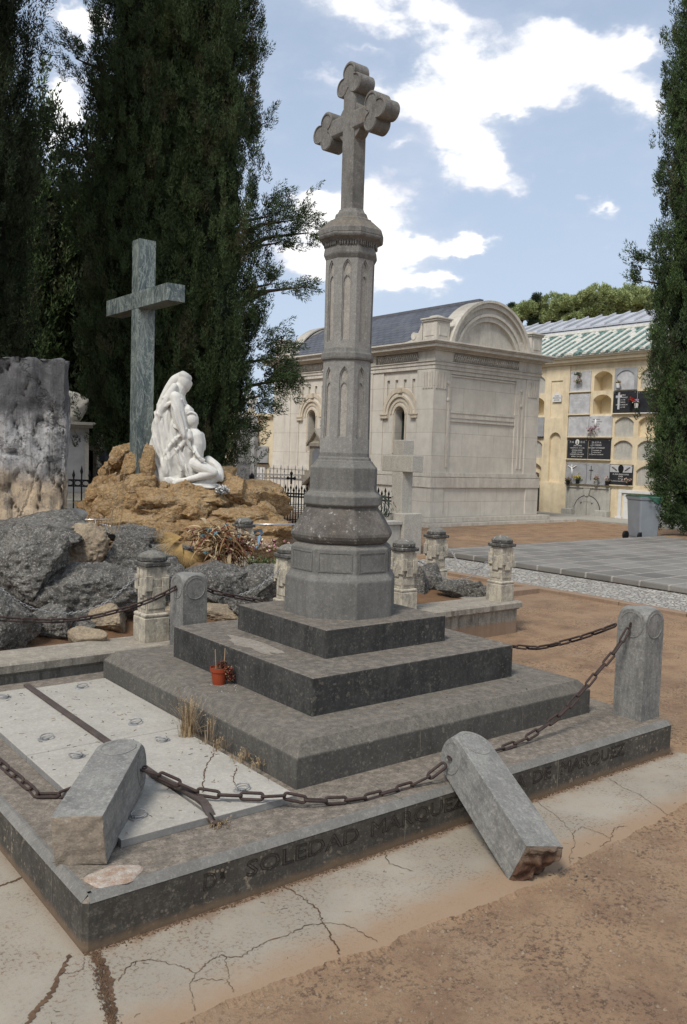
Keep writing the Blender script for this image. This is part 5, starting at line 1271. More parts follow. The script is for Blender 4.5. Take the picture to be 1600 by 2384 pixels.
for s_ in (-1, 1):
    xe, xr = 15.36 + s_ * 1.83, 15.36; P = [(xr, 5.66), (15.36 + s_ * .9, 5.20), (xe, 4.50)]
    b.loft([[(x, y, z) for x, z in P] + [(x, y, z - .07) for x, z in P[::-1]] for y in (12.84, 19.0)])
b.build('slate_roof', SLATE, T)
b = MB(); b.box(15.28, 15.44, 12.82, 19.1, 5.625, 5.70); b.box(13.32, 13.56, 13.55, 15.2, 4.42, 4.475); b.box(13.32, 13.56, 15.9, 18.3, 4.42, 4.475); b.build('ridge_and_gutter', plain('lead', (.13, .135, .15), .5), T)

# ---------------------------------------------------------------- wall of burial niches
NX = 20.95
T = NB = thing('niche_building', 'yellow plastered wall of burial niches with green and white tiled roof', 'niche building', (NX, 14, 0))
Fn = lambda u, z, d: (NX + d, u, z)
ZR = [3.755, 3.065, 2.38, 1.70, .965]; ZT = [4.46, 3.755, 3.065, 2.38, 1.70]
def col_bounds(i): return (14.20 - .79 * i, 14.20 - .79 * (i - 1)) if i > 0 else (15.10 + .79 * (-i), 15.89 + .79 * (-i))
kinds = {1: 'ppppp', 2: 'oopPp', 3: 'PPccp', 4: 'cPDcc', 5: 'ccoPc', 6: 'cpcco', 7: 'occpc', 8: 'ccpcc', 0: 'copcD', -1: 'cocpc', -2: 'ccccc', -3: 'ocpcc'}
kinds[1] = 'pppPp'; kinds[3] = 'pPccP'
wall = MB(); CLS = stone('closing_slab_stone', (.56, .555, .53), (.48, .475, .45), sc=3, streak=.3, dark=(.2, .19, .17), speck=.08)
for i, ks in kinds.items():
    y0, y1 = col_bounds(i)
    for r, k in enumerate(ks):
        clos = MB(); niche = MB()
        z0, z1 = ZR[r], ZT[r]; uc = (y0 + y1) / 2
        if k in 'ocD': arch_cell(wall, Fn, y0, y1, z0, z1, arch_pts(uc - .315, uc + .315, z0 + .035, z0 + .46, .15, 12), .42 if k == 'o' else (.06 if k == 'c' else .12), mb_back=clos if k == 'c' else (niche if k == 'o' else None))
        if clos.v: clos.build('closing_slab', CLS, T)
        if niche.v: niche.build('empty_niche', PLASTER2, T)
        if k not in 'ocD': wall.add([Fn(y0, z0, 0), Fn(y1, z0, 0), Fn(y1, z1, 0), Fn(y0, z1, 0)], [(0, 1, 2, 3)])
wall.box(NX, NX + .3, 7.88, 14.20, -.05, .965); wall.box(NX, NX + .3, 15.10, 18.26, -.05, .965)
wall.box(NX + .5, 23.6, 7.88, 18.26, -.05, 4.6)
wall.box(NX, NX + .5, 7.88, 18.26, 4.46, 4.62)
wo = wall.build('wall', PLASTER, T)
b = MB()   # pier with blind panel, tall niche
Fp = lambda u, z, d: (NX - .035 + d, u, z)
arch_cell(b, Fp, 14.20, 15.10, .966, 2.75, arch_pts(14.44, 14.88, .98, 2.33, .22, 14), .09)
arch_cell(b, Fp, 14.20, 15.10, 2.75, 4.62, [(14.45, 3.0), (14.45, 4.1), (14.45, 4.16), (14.9, 4.16), (14.9, 4.1), (14.9, 3.0)], .03)
b.box(NX - .055, NX + .2, 14.14, 15.16, -.05, .966); b.box(NX - .034, NX + .3, 14.205, 15.095, .967, 1.0); b.box(NX - .03, NX + .1, 15.08, 15.10, .967, 4.6); b.box(NX - .03, NX + .1, 14.20, 14.22, .967, 4.6)
b.build('pier', PLASTER, T)
b = MB(); b.box(NX - .12, NX + .5, 7.8, 18.3, 4.621, 4.68); b.box(NX - .20, NX + .5, 7.8, 18.3, 4.68, 4.78); b.box(NX - .27, NX + .5, 7.8, 18.3, 4.78, 4.82); b.build('eaves_cornice', PLASTER2, T)
TG = plain('green_glazed_tile', (.17, .27, .23), .5, 0, .7, 9); TW = plain('white_glazed_tile', (.62, .60, .52), .3, 0, .25, 9)
b = MB(); y = 7.8; k = 0; rnd = random.Random(2)
xa, za, xb, zb = NX - .33, 4.86, 22.45, 5.78
while y < 18.3:
    for j in range(7):
        t0, t1 = j / 7, (j + 1) / 7 + .03; b.mi = ((k // 1) % 2 if rnd.random() < .93 else rnd.randrange(2)) if j < 6 else (k // 2 + 1) % 2; rr = .074
        ring = lambda t, s_: [(xa + (xb - xa) * t, y + rr * s_ * math.cos(math.pi * q / 8), za + (zb - za) * t + rr * s_ * .9 * math.sin(math.pi * q / 8) + .012 * (1.3 - s_) * 4) for q in range(9)]
        b.loft([ring(t0, 1.08), ring(t1, .9)], cap=False, closed=False)
        c0 = ring(t0, 1.08); b.add(c0, [tuple(range(9))])
    b.mi = 1 if k % 2 else 0
    b.box(xa, xa + .01, y + .09, y + .12, za - .03, za + .02); k += 1; y += .163
b.mi = 1
b.loft([[(xa, y_, za - .02), (xb, y_, zb - .02), (xb, y_, zb - .08), (xa + .1, y_, za - .08)] for y_ in (7.8, 18.3)])
rt = b.build('tiled_roof', [TG, TW], T)
b = MB(); b.tube([(xb, 7.8, zb + .04), (xb, 18.3, zb + .04)], .10, 8); b.build('ridge_tiles', TW, rt)
MET = plain('grey_metal_roof', (.52, .53, .55), .45, .2, .2, 2); METD = plain('dark_louvre', (.14, .145, .155), .5, .3, .2)
b = MB(); b.box(22.9, 23.2, 6, 20, 4.5, 5.93); b.box(22.75, 23.3, 6, 20, 5.93, 6.0); b.mi = 1
b.box(23.05, 23.3, 6, 20, 6.0, 6.13); b.mi = 0
b.loft([[(22.95, y_, 6.13), (24.3, y_, 6.66), (24.3, y_, 6.56), (22.95, y_, 6.07)] for y_ in (6, 20)])
y = 6.2
while y < 20:
    b.loft([[(22.94, y_, 6.135), (24.3, y_, 6.665), (24.3, y_, 6.73), (22.94, y_, 6.20)] for y_ in (y, y + .05)])
    b.box(23.02, 23.06, y, y + .03, 6.001, 6.13); y += .55
b.build('metal_roof', [MET, METD], T)
# plaques
def plaque(label, col, row, mat, lines=(), tm=None, w=.74, h=.615, frame=None, dz=.04, name='plaque'):
    y0, y1 = col_bounds(col); uc = (y0 + y1) / 2; z0 = ZR[row] + dz; b = MB()
    b.box(NX - .035, NX + .002, uc - w / 2, uc + w / 2, z0, z0 + h, .004)
    o = b.build(name, mat, NB); 
    if label: o['label'] = label
    b = MB(); b.box(NX - .075, NX + .003, uc - w / 2 - .02, uc + w / 2 + .02, z0 - .028, z0 - .001); b.build('ledge', frame or PLASTER2, o)
    b = MB()
    for sy in (-1, 1): b.ball((NX - .037, uc + sy * (w / 2 - .05), z0 + h - .05), .013, 8, 6)
    b.build('stud', GALV, o, smooth=True)
    for txt, size, dy, zz in lines:
        add_text('lettering', txt, size, frame_mx((NX - .0375, uc - dy, z0 + zz), (0, -1, 0), (0, 0, 1)), tm or LETTER, o, .0012)
    return o, uc, z0
def relief_cross(o, uc, zc, h, mat, w=None, t=.02):
    w = w or h * .55; b = MB(); b.box(NX - .05, NX - .034, uc - t, uc + t, zc - h / 2, zc + h / 2); b.box(NX - .052, NX - .036, uc - w / 2, uc + w / 2, zc + h * .18, zc + h * .18 + 2 * t); b.build('relief_cross', mat, o)
def oval(o, uc, zc, ry, rz):
    b = MB(); b.loft([[(x, uc + ry * q * math.cos(a), zc + rz * q * math.sin(a)) for a in [2 * math.pi * i / 24 for i in range(24)]] for q, x in ((1, NX - .034), (1, NX - .046), (.8, NX - .048), (.75, NX - .044))]); b.build('oval_portrait', LETTER, o)
    b = MB(); b.ball((NX - .045, uc, zc + rz * .1), (.004, ry * .3, rz * .38), 10, 6); b.ball((NX - .045, uc, zc - rz * .4), (.004, ry * .5, rz * .3), 10, 6); b.build('portrait', plain('portrait_grey', (.2, .19, .17), .5), o)
plaque('pale grey plaque behind the cream bouquet', 1, 0, LGREYP, [('FAMILIA', .06, -.1, .25)], LETTER)
plaque('pale plaque with faint white lettering, second from the top', 1, 1, LGREYP, [('PROPIEDAD', .055, -.05, .52), ('DE LA FAMILIA', .055, -.02, .43), ('SANCHEZ', .055, -.1, .33), ('ROGAD', .05, -.12, .24), ('POR SU ALMA', .05, -.1, .15)])
plaque('blank veined pale grey plaque', 1, 2, LGREYP)
o, uc, z0 = plaque('dark plaque lettered D.E.P.A. around an oval portrait', 1, 3, DARKP, [('D. E.', .085, .2, .51), ('P. A.', .085, -.2, .51), ('JOSE CORDE', .052, .02, .40), ('CONCEPCION  13-12-1968', .045, 0, .33), ('ANGELA CORDE', .052, 0, .26), ('JIMENEZ  14-7-1969', .045, 0, .20), ('CONCEPCION LOPEZ', .052, 0, .135), ('JIMENEZ  22-10-1987', .045, 0, .07)]); oval(o, uc, z0 + .51, .07, .085)
o, uc, z0 = plaque('grey plaque with white crucifix relief', 1, 4, GREYP, [('FAMILIA', .05, -.12, .4), ('MARTIN', .05, -.14, .3)], LGREYP, frame=GREYP)
b = MB(); b.tube([(NX - .05, uc + .16, z0 + .50), (NX - .055, uc + .14, z0 + .36), (NX - .05, uc + .13, z0 + .17)], [.022, .034, .014], 8); b.tube([(NX - .05, uc + .30, z0 + .52), (NX - .055, uc + .15, z0 + .44), (NX - .05, uc - .01, z0 + .53)], [.012, .02, .012], 8); b.ball((NX - .06, uc + .15, z0 + .52), (.02, .025, .035), 8, 6); b.build('crucifix_figure', WHITEP, o, smooth=True)
o, uc, z0 = plaque('light grey plaque with small praying figure and dark text', 2, 2, LGREYP, [('PROPIEDAD', .045, -.14, .51), ('ANGEL SANTOS', .05, -.12, .44), ('MARTIN', .045, -.1, .37), ('FAMILIA', .045, -.12, .31), ('RUIZ', .045, -.1, .2)], LETTERD, w=.80)
b = MB(); b.tube([(NX - .05, uc + .16, z0 + .52), (NX - .055, uc + .16, z0 + .42), (NX - .05, uc + .16, z0 + .30)], [.016, .035, .045], 8); b.build('praying_figure', WHITEP, o, smooth=True)
o, uc, z0 = plaque('black plaque lettered D.E.P.A. with a thin cross', 2, 3, DARKP, [('D. E. P. A.', .075, -.08, .50), ('D. CARMEN', .06, -.08, .42), ('DE PABLO GONZALEZ', .058, -.10, .34), ('17 DICIEMBRE 1982', .042, -.08, .26), ('A LOS 83 ANOS', .042, -.08, .20), ('TUS HIJOS NO TE OLVIDAN', .04, -.10, .14)], LETTER, w=.78); relief_cross(o, uc + .25, z0 + .33, .42, GALV, .14, .006)
o, uc, z0 = plaque('grey plaque with dark cross behind pale pink flowers', 2, 4, GREYP, [('D.E.P.A.', .05, -.08, .46), ('RAFAEL LOPEZ', .045, -.08, .38), ('ANTONIA GARCIA', .045, -.08, .3)], LGREYP, w=.80, frame=GREYP); relief_cross(o, uc + .24, z0 + .32, .42, LETTERD, .14, .008)
# grey slab pierced by an arch, top row third column
y0, y1 = col_bounds(3); uc3 = (y0 + y1) / 2; b = MB(); bb = MB(); arch_cell(b, lambda u, z, d: (NX - .03 + d, u, z), uc3 - .38, uc3 + .38, ZR[0] + .02, ZR[0] + .665, arch_pts(uc3 - .28, uc3 + .30, ZR[0] + .04, ZR[0] + .44, .15), .027, mb_back=bb)
o = b.build('plaque', GREYP, NB); o['label'] = 'grey slab with an arched opening and a small vase, top row'; bb.build('arched_panel', LGREYP, o)
o, uc, z0 = plaque('dark plaque with pale cross beside red flowers', 3, 1, DARKP, [('FAMILIA', .05, -.06, .52), ('LOPEZ MUNOZ', .055, -.1, .45), ('13-2-1980', .04, -.06, .38), ('FAMILIA', .05, -.06, .31), ('RAMOS AGUILAR', .05, -.09, .24), ('4-10-1988', .04, -.06, .17)], LETTER, w=.78, h=.64); relief_cross(o, uc + .19, z0 + .36, .5, LGREYP, .2, .032)
plaque('dark plaque half hidden by the cypress', 4, 1, DARKP, [('D.E.P.', .06, .1, .5)], LETTER, frame=WHITEP)
o, uc, z0 = plaque('black plaque with white top, oval portrait and laurel branches', 3, 4, DARKP, [('D. ANA MARIA LOPEZ', .055, 0, .31), ('PEREZ', .055, 0, .25), ('E. P. D.', .055, 0, .18), ('TU ESPOSO E HIJOS NO TE OLVIDAN', .038, 0, .11)], LETTER, w=.78, h=.60)
b = MB(); b.box(NX - .0375, NX - .034, uc - .37, uc + .37, z0 + .37, z0 + .585); b.build('white_panel', LGREYP, o)
b = MB(); b.loft([[(x, uc + .075 * q * math.cos(a), z0 + .475 + .098 * q * math.sin(a)) for a in [2 * math.pi * i / 24 for i in range(24)]] for q, x in ((1.2, NX - .036), (1.2, NX - .05), (1, NX - .051), (1, NX - .049))]); b.build('oval_frame', BLACK, o); oval(o, uc, z0 + .475, .07, .09)
b = MB()
for s_ in (-1, 1):
    b.tube([(NX - .041, uc + s_ * .12, z0 + .41), (NX - .041, uc + s_ * .3, z0 + .52)], .006, 5)
    for k in range(6):
        c = Vector((NX - .041, uc + s_ * (.14 + k * .028), z0 + .42 + k * .018)); 
        for d in ((.0, .03), (.035 * s_, .0)): e = Vector((0, d[0], d[1])); q = Vector((0, -d[1], d[0])) * .3; b.add([c, c + e * .5 + q, c + e * 1.3, c + e * .5 - q], [(0, 1, 2, 3)])
b.build('laurel_branches', LETTERD, o)
plaque('grey plaque left of the pier', 0, 2, GREYP, [('FAMILIA', .06, 0, .5), ('RUIZ MARTIN', .06, 0, .4)], LGREYP, w=.72, frame=BLACK)
# street sign on the pier
b = MB(); b.prism([(14.48, 3.50), (14.48, 3.72), (14.57, 3.73), (14.60, 3.78), (14.65, 3.80), (14.70, 3.78), (14.73, 3.73), (14.82, 3.72), (14.82, 3.50)], lambda u, v: (NX - .055, u, v), lambda u, v: (NX - .03, u, v))
o = b.build('section_sign', WHITEP, NB)
for t_, z in (('PATIO', 3.68), ('SECCION 2a', 3.62), ('NICHOS', 3.555)): add_text('lettering', t_, .055, frame_mx((NX - .0575, 14.65, z), (0, -1, 0), (0, 0, 1)), LETTERD, o, .0015)
# family vaults at the foot
b = MB(); b.box(NX - .02, NX + .01, 12.60, 14.10, .0, .86); b.box(NX - .05, NX + .01, 14.10, 14.15, 0, .90); b.box(NX - .05, NX + .01, 12.55, 12.60, 0, .90); b.box(NX - .052, NX + .01, 12.55, 14.15, .86, .905)
ov = bevel(b.build('vault_front', TOMB, NB), .005)
b = MB(); A_ = arch_pts(12.92, 13.80, .0, .04, .58, 20); b.prism(A_, lambda u, v: (NX - .045, u, v), lambda u, v: (NX - .018, u, v)); od = b.build('vault_door', TOMB, ov)
b = MB(); b.tube([(NX - .03, u, v) for u, v in arch_pts(12.90, 13.82, .0, .04, .60, 20)], .011, 6); b.build('arch_moulding', LETTERD, ov)
b = MB(); b.prism([(13.30, .62), (13.24, .85), (13.48, .85), (13.42, .62)], lambda u, v: (NX - .075, u, v), lambda u, v: (NX - .02, u, v)); b.build('keystone', TOMB, ov)
b = MB(); b.box(NX - .22, NX - .0205, 13.78, 14.16, 0, .20, .01); b.build('foot_block', TOMB, ov); b = MB(); b.box(NX - .22, NX - .0206, 12.52, 12.94, 0, .22, .01); b.build('foot_block', TOMB, ov)
b = MB(); b.box(NX - .049, NX - .044, 13.357, 13.363, .04, .58); b.box(NX - .0492, NX - .044, 13.24, 13.48, .44, .446); b.build('door_joint', LETTERD, od)
for yy in (13.16, 13.56): b = MB(); b.cyl((NX - .045, yy, .43), (NX - .07, yy, .43), .035, .028, 14); b.build('door_knob', GALV, od, smooth=True)
b = MB(); b.box(NX - .04, NX + .01, 10.3, 10.36, 0, .84); b.box(NX - .06, NX + .01, 12.16, 12.26, 0, .84); b.box(NX - .061, NX + .01, 10.3, 12.26, .78, .87); b.box(NX - .035, NX + .01, 12.06, 12.1, 0, .70); b.box(NX - .036, NX + .01, 10.4, 12.1, .70, .74); b.box(NX - .08, NX + .01, 12.12, 12.32, 0, .08)
o = bevel(b.build('vault_surround', WHITEP, NB), .005); b = MB(); b.box(NX - .015, NX + .012, 10.4, 12.06, 0, .5); b.box(NX - .014, NX + .012, 10.4, 12.06, .51, .695); b.build('vault_door', WHITEP, o)
b = MB(); b.box(NX - .16, NX - .075, 15.17, 15.42, 0, .90); b.box(NX - .15, NX - .085, 14.95 + .22, 15.15, 0, .88); o = b.build('dark_slab', DARKP); tag(o, 'black stone slab standing against the niche wall by the mausoleum corner', 'stone slab')
b = MB(); b.box(19.2, 20.93, 3, 20.5, -.05, .03); b.box(19.12, 19.2, 3, 20.5, -.05, .035); tag(b.build('pavement', stone('pale_pavement', (.40, .39, .36), (.34, .33, .31), sc=1.2, grain=.15, joints=None)), kind='structure')
# bouquets on the niches
def bouquet(label, y, z, cols, R, n, seed, pot=None, hang=.08, x=NX - .13):
    T = thing('bouquet', label, 'bouquet', (x, y, z), group='flowers on the burial niches'); b = MB(); b.pool = list(range(len(cols)))
    rnd = random.Random(seed)
    for i in range(n): petals(b, (x + rnd.gauss(0, .03), y + rnd.gauss(0, R * .55), z + rnd.gauss(0, R * .35)), .035, 16, .02, seed * 50 + i)
    b.build('flowers', [FL[c] for c in cols], T)
    b = MB(); petals(b, (x + .02, y, z - .02), R * .8, 40, .03, seed + 7); b.build('leaves', GRL, T)
    if pot: b = MB(); b.oct(x, y, [(.045, z - .17), (.06, z - .04)], n=12); b.build('vase', pot, T)
c1 = sum(col_bounds(1)) / 2; c2 = sum(col_bounds(2)) / 2; c3 = sum(col_bounds(3)) / 2; c4 = sum(col_bounds(4)) / 2
bouquet('hanging bouquet of cream and pink flowers on the top left plaque', c1 + .0, ZR[0] + .36, ['cream', 'pink', 'cream', 'green'], .13, 16, 1)
bouquet('green spray above the cream bouquet on the top left plaque', c1 + .02, ZR[0] + .58, ['green', 'cream', 'green'], .09, 10, 2)
bouquet('small vase of dry flowers in the arched opening on the top row', c3 + .18, ZR[0] + .25, ['cream', 'green', 'orange'], .09, 9, 3, WHITEP)
bouquet('bright red flowers beside the dark plaque with the pale cross', c3 - .28, ZR[1] + .40, ['red'], .10, 14, 4, BLACK)
bouquet('violet flowers in a white vase partly behind the cypress', c3 - .46, ZR[1] + .34, ['violet', 'cream'], .09, 10, 5, WHITEP)
bouquet('pink and cream bouquet in front of the praying figure plaque', c2 + .22, ZR[2] + .22, ['pink', 'cream', 'violet', 'cream'], .16, 20, 6)
bouquet('yellow flowers along the foot of the crucifix plaque', c1 + .22, ZR[4] + .14, ['yellow', 'yellow', 'green', 'violet'], .12, 14, 7, BLACK)
bouquet('second yellow bunch at the right of the crucifix plaque', c1 - .14, ZR[4] + .19, ['yellow', 'yellow', 'green'], .12, 14, 8, BLACK)
bouquet('pale pink roses in a planter on the grey cross plaque', c2 - .02, ZR[4] + .19, ['cream', 'pink', 'green'], .13, 14, 9, GREYP)
bouquet('cream flowers at the left foot of the black and white plaque', c3 + .39, ZR[4] + .18, ['cream', 'pink', 'green'], .10, 11, 10, BLACK)
bouquet('cream flowers at the right foot of the black and white plaque', c3 - .28, ZR[4] + .20, ['cream', 'pink'], .11, 11, 11)
bouquet('dark red flowers in the lowest niche left of the pier', 15.3, ZR[4] + .25, ['pink', 'green', 'violet'], .11, 10, 12, x=NX - .03)

# ---------------------------------------------------------------- wheeled bin
T = thing('wheeled_bin', 'grey plastic wheeled bin lined with a green bag beside the right cypress', 'bin', (15.42, 7.95, 0))
b = MB(); c_ = Vector((15.50, 7.96)); 
def rr(w, d, z, a=-.45):
    P = []
    for sx, sy in ((-1, -1), (1, -1), (1, 1), (-1, 1)):
        for t in (0, .5, 1):
            ang = math.atan2(sy, sx) + (t - .5) * .9; P.append((sx * (w - .05) + .05 * math.cos(ang), sy * (d - .05) + .05 * math.sin(ang)))
    return [(c_.x + x * math.cos(a) - y * math.sin(a), c_.y + x * math.sin(a) + y * math.cos(a), z) for x, y in P]
b.loft([rr(.21, .23, .04), rr(.222, .24, .08), rr(.262, .285, .86), rr(.275, .30, .87), rr(.285, .31, .93), rr(.28, .305, .94), rr(.25, .28, .93)], cap=False); b.add(rr(.23, .24, .045), [tuple(range(12))]); b.add(rr(.27, .29, .88), [tuple(range(12))])
b.build('body', BINM, T)
b = MB(); rnd = random.Random(3); n = 40; V = []
base = rr(.288, .308, .945); loop = []
for i in range(12):
    A, B = Vector(base[i]), Vector(base[(i + 1) % 12])
    for k in range(4): loop.append(A.lerp(B, k / 4))
inner = [Vector((c_.x + (p.x - c_.x) * .8, c_.y + (p.y - c_.y) * .8, .90)) for p in loop]; low = [Vector((c_.x + (p.x - c_.x) * 1.01, c_.y + (p.y - c_.y) * 1.01, .942 - rnd.uniform(.0, .015) - (.16 * max(0, 1 - abs((p.x - c_.x) / .2)) if p.y < c_.y - .1 else 0))) for p in loop]; top = [p + Vector((0, 0, .006 + rnd.uniform(0, .008))) for p in loop]
b.loft([low, loop, top, inner], cap=False); b.build('bag', BAG, T)
for yy in (-.2, .2):
    b = MB(); w = (c_.x - .27, c_.y + .06 + yy * .9); b.cyl((w[0], w[1] - .025, .09), (w[0], w[1] + .025, .09), .09, n=18); b.build('wheel', BLACK, T)

# ---------------------------------------------------------------- granite cross grave
T = thing('granite_cross', 'thick rough granite cross on a block, grave behind the carved posts', 'stone cross', (8.72, 8.2, 0))
b = MB(); b.box(8.60, 8.84, 8.10, 8.36, .6, 1.90); bevel(b.build('upright', GRAN, T), .01)
b = MB(); b.box(8.595, 8.845, 7.86, 8.62, 1.37, 1.645); bevel(b.build('arm', GRAN, T), .01)
b = MB(); b.box(8.52, 8.93, 7.93, 8.50, -.02, .68); bevel(b.build('base_block', GRAN, T), .01)
b = MB(); b.box(7.62, 8.515, 8.0, 8.62, -.02, .50); b.box(7.58, 8.515, 7.96, 8.66, .50, .56); o = bevel(b.build('grave_box', TOMB), .008); tag(o, 'low grey stone grave chest in front of the granite cross', 'grave')
b = MB(); rnd = random.Random(9)
for i in range(230):
    a = rnd.uniform(0, 2 * math.pi); c = Vector((8.34 + .07 * rnd.gauss(0, 1), 8.36 + .20 * math.cos(a), .78 + .17 * math.sin(a))); d = Vector((rnd.gauss(0, .5), -math.sin(a), math.cos(a))).normalized() * rnd.uniform(.05, .13); s_ = d.cross(Vector((1, .3, 0))).normalized() * .008
    b.add([c, c + d * .5 + s_, c + d, c + d * .5 - s_], [(0, 1, 2, 3)])
o = b.build('wreath', plain('wreath_green', (.06, .08, .065), .8, 0, .5, 20)); tag(o, 'dark green leafy wreath leaning on the granite cross', 'wreath')

# ---------------------------------------------------------------- iron fences
def fence(label, A, B, z0, H, n, name='iron_fence', mat=BLACK, r=.011, thick_post=None, ornate=True, group=None):
    A = Vector((*A, 0)); B = Vector((*B, 0)); T = thing(name, label, 'fence', (A.x, A.y, z0), group=group); d = B - A
    b = MB()
    for k in range(n + 1):
        p = A + d * (k / n); h = H * (1 if k % 2 == 0 or not ornate else .94)
        b.cyl((p.x, p.y, z0), (p.x, p.y, z0 + h * .9), r, n=5); b.tube([(p.x, p.y, z0 + h * .88), (p.x, p.y, z0 + h * .92), (p.x, p.y, z0 + h)], [r, r * 2.1, .001], 5)
    b.build('bars', mat, T)
    b = MB()
    for z in (.10, .22, .72, .80): P = A; b.loft([[(q.x - .012, q.y, z0 + H * z - .01), (q.x + .012, q.y, z0 + H * z - .01), (q.x + .012, q.y, z0 + H * z + .01), (q.x - .012, q.y, z0 + H * z + .01)] for q in (A, B)])
    b.build('rails', mat, T)
    if ornate:
        b = MB(); u = d.normalized()
        for k in range(n):
            c = A + d * ((k + .5) / n); w = d.length / n * .42
            for z, s_ in ((.76, .35), (.16, .5), (.05, .4)):
                b.tube([c + u * w * math.cos(t) + Vector((0, 0, z0 + H * z + w * math.sin(t) * (1 if s_ > .4 else .8))) for t in [2 * math.pi * q / 10 for q in range(10)]], r * .7, 4, closed=True)
        b.build('scrollwork', mat, T)
    return T
F1 = fence('black iron fence with spear tops between the ochre mound and the column', (8.59, 12.68), (9.14, 11.45), .08, .92, 21)
b = MB(); b.oct(8.57, 12.74, [(.05, 0), (.05, .95), (.068, .96), (.068, 1.0), (.035, 1.02), (.03, 1.05), (.055, 1.09), (.05, 1.14), (.012, 1.19), (.003, 1.24)], n=8); b.build('corner_post', BLACK, F1)
b = MB(); c = Vector((8.96, 11.86, 1.0))
for a0, a1 in (((0, 0), (0, .22)), ((-.075, .12), (.075, .12))): b.cyl((c.x - a0[0] * .4, c.y + a0[0], c.z + a0[1]), (c.x - a1[0] * .4, c.y + a1[0], c.z + a1[1]), .02, n=6)
for sy, sz in ((-.075, .12), (.075, .12), (0, .22)): b.ball((c.x - sy * .4, c.y + sy, c.z + sz), .034, 8, 6)
b.build('gate_cross', BLACK, F1)
fence('black iron fence right of the column in front of the mausoleum', (9.40, 10.87), (9.95, 9.66), .08, .95, 18)
b = MB(); b.box(-.06, .06, 0, 3.4, -.03, .09); o = b.build('fence_kerb', KERB); o.location = (8.57, 12.72, 0); o.rotation_euler = (0, 0, rad(-155.6)); tag(o, 'stone kerb carrying the black iron fence', 'kerb')
F2 = fence('black iron fence behind the standing stone at the left', (3.05, 9.7), (4.05, 9.0), .30, 1.06, 11)
b = MB(); b.oct(3.86, 9.13, [(.06, .1), (.06, 1.25), (.09, 1.27), (.09, 1.32), (.05, 1.35), (.04, 1.38), (.075, 1.43), (.065, 1.50), (.015, 1.56), (.003, 1.6)], n=8); b.build('corner_post', BLACK, F2)
fence('white painted low fence far behind the black one', (11.2, 16.6), (13.6, 14.6), .1, .95, 26, mat=GALV, r=.008) if 0 else None
fence('pale grey iron fence of the far graves left of the mausoleum', (10.3, 16.2), (12.6, 14.7), .05, 1.30, 30, mat=GALV, r=.008)
# far graves
T = thing('gothic_tomb', 'pale grey gothic tomb slab with pointed blind arch and crocketed top', 'tomb', (10.60, 16.2, 0))
b = MB(); Ft = lambda u, z, d: (10.55 + .5 * u + .62 * d, 16.25 - .62 * u * .8 + .5 * d * 1.2, z)
def tb(b, u0, u1, z0, z1, d0, d1): b.add([Ft(u, z, d) for z in (z0, z1) for u, d in ((u0, d0), (u1, d0), (u1, d1), (u0, d1))], [(3, 2, 1, 0), (4, 5, 6, 7), (0, 1, 5, 4), (1, 2, 6, 5), (2, 3, 7, 6), (3, 0, 4, 7)])
tb(b, -.5, .42, 0, .35, -.1, .5); tb(b, -.42, .34, .35, 2.3, .03, .4); tb(b, -.46, .38, 2.3, 2.38, -.03, .42)
arch_cell(b, lambda u, z, d: Ft(u, z, d), -.42, .34, .4, 2.3, arch_pts(-.3, .22, .5, 1.6, .5, 12, True), .03)
for k in range(7):
    p = Ft(-.44 + k * .13, 2.38, .1); b.ball((p[0], p[1], p[2] + .08 + .04 * (k % 2)), (.05, .05, .1), 7, 6)
b.build('slab', WTOMB, T)
b = MB()
for i, t_ in enumerate(['FAMILIA', 'DE', 'LA CRUZ', 'R.I.P.']):
    add_text('lettering', t_, .12, frame_mx(Ft(-.05, 1.35 - i * .17, -.004), Vector(Ft(1, 0, 0)) - Vector(Ft(0, 0, 0)), (0, 0, 1)), LETTERD, T, .002)
T = thing('far_niche_wall', 'distant yellow wall of niches seen between the dark tree and the mausoleum', 'niche building', (14.3, 22.0, 0))
b = MB(); Q = Vector((14.35, 22.1, 0)); rv = Vector((.786, -.618, 0)); av = Vector((.618, .786, 0))
def qb(b, u0, u1, z0, z1, d0, d1): 
    P = lambda u, d, z: tuple(Q + rv * u + av * d + Vector((0, 0, z)))
    b.add([P(u, d, z) for z in (z0, z1) for u, d in ((u0, d0), (u1, d0), (u1, d1), (u0, d1))], [(3, 2, 1, 0), (4, 5, 6, 7), (0, 1, 5, 4), (1, 2, 6, 5), (2, 3, 7, 6), (3, 0, 4, 7)])
qb(b, -.9, 1.2, 0, 2.85, 0, 1.5); qb(b, -1.0, 1.3, 2.85, 2.95, -.1, 1.6); b.build('wall', PLASTER2, T)
for u0, u1, z0, z1, m in ((-.55, -.35, 2.1, 2.65, LGREYP), (-.28, .25, 2.0, 2.6, GREYP), (-.45, .05, 1.2, 1.8, WHITEP), (.12, .6, 1.3, 1.85, GREYP), (-.55, -.05, .3, 1.05, WHITEP), (.05, .5, .4, 1.15, WHITEP)):
    b = MB(); qb(b, u0, u1, z0, z1, -.04, .01); b.build('plaque', m, T); b = MB(); qb(b, u0 - .03, u1 + .03, z0 - .05, z0 - .01, -.10, .01); b.build('ledge', BLACK if m is GREYP else TERRA, T)
for lab, u, z, cols, sd in (('red hanging flowers on the distant yellow wall by the mausoleum edge', .16, 2.72, ['red', 'orange'], 31), ('dark red flower spray below the upper red flowers on the distant wall', .18, 2.25, ['red', 'orange', 'green'], 32), ('green leafy sprays on the distant white plaque', -.2, 1.62, ['green', 'cream'], 33), ('pink and orange flowers low on the distant wall', .1, .95, ['pink', 'orange', 'violet'], 34)):
    p = Q + rv * u - av * .15; bouquet(lab, p.y, z, cols, .12, 14, sd, x=p.x)
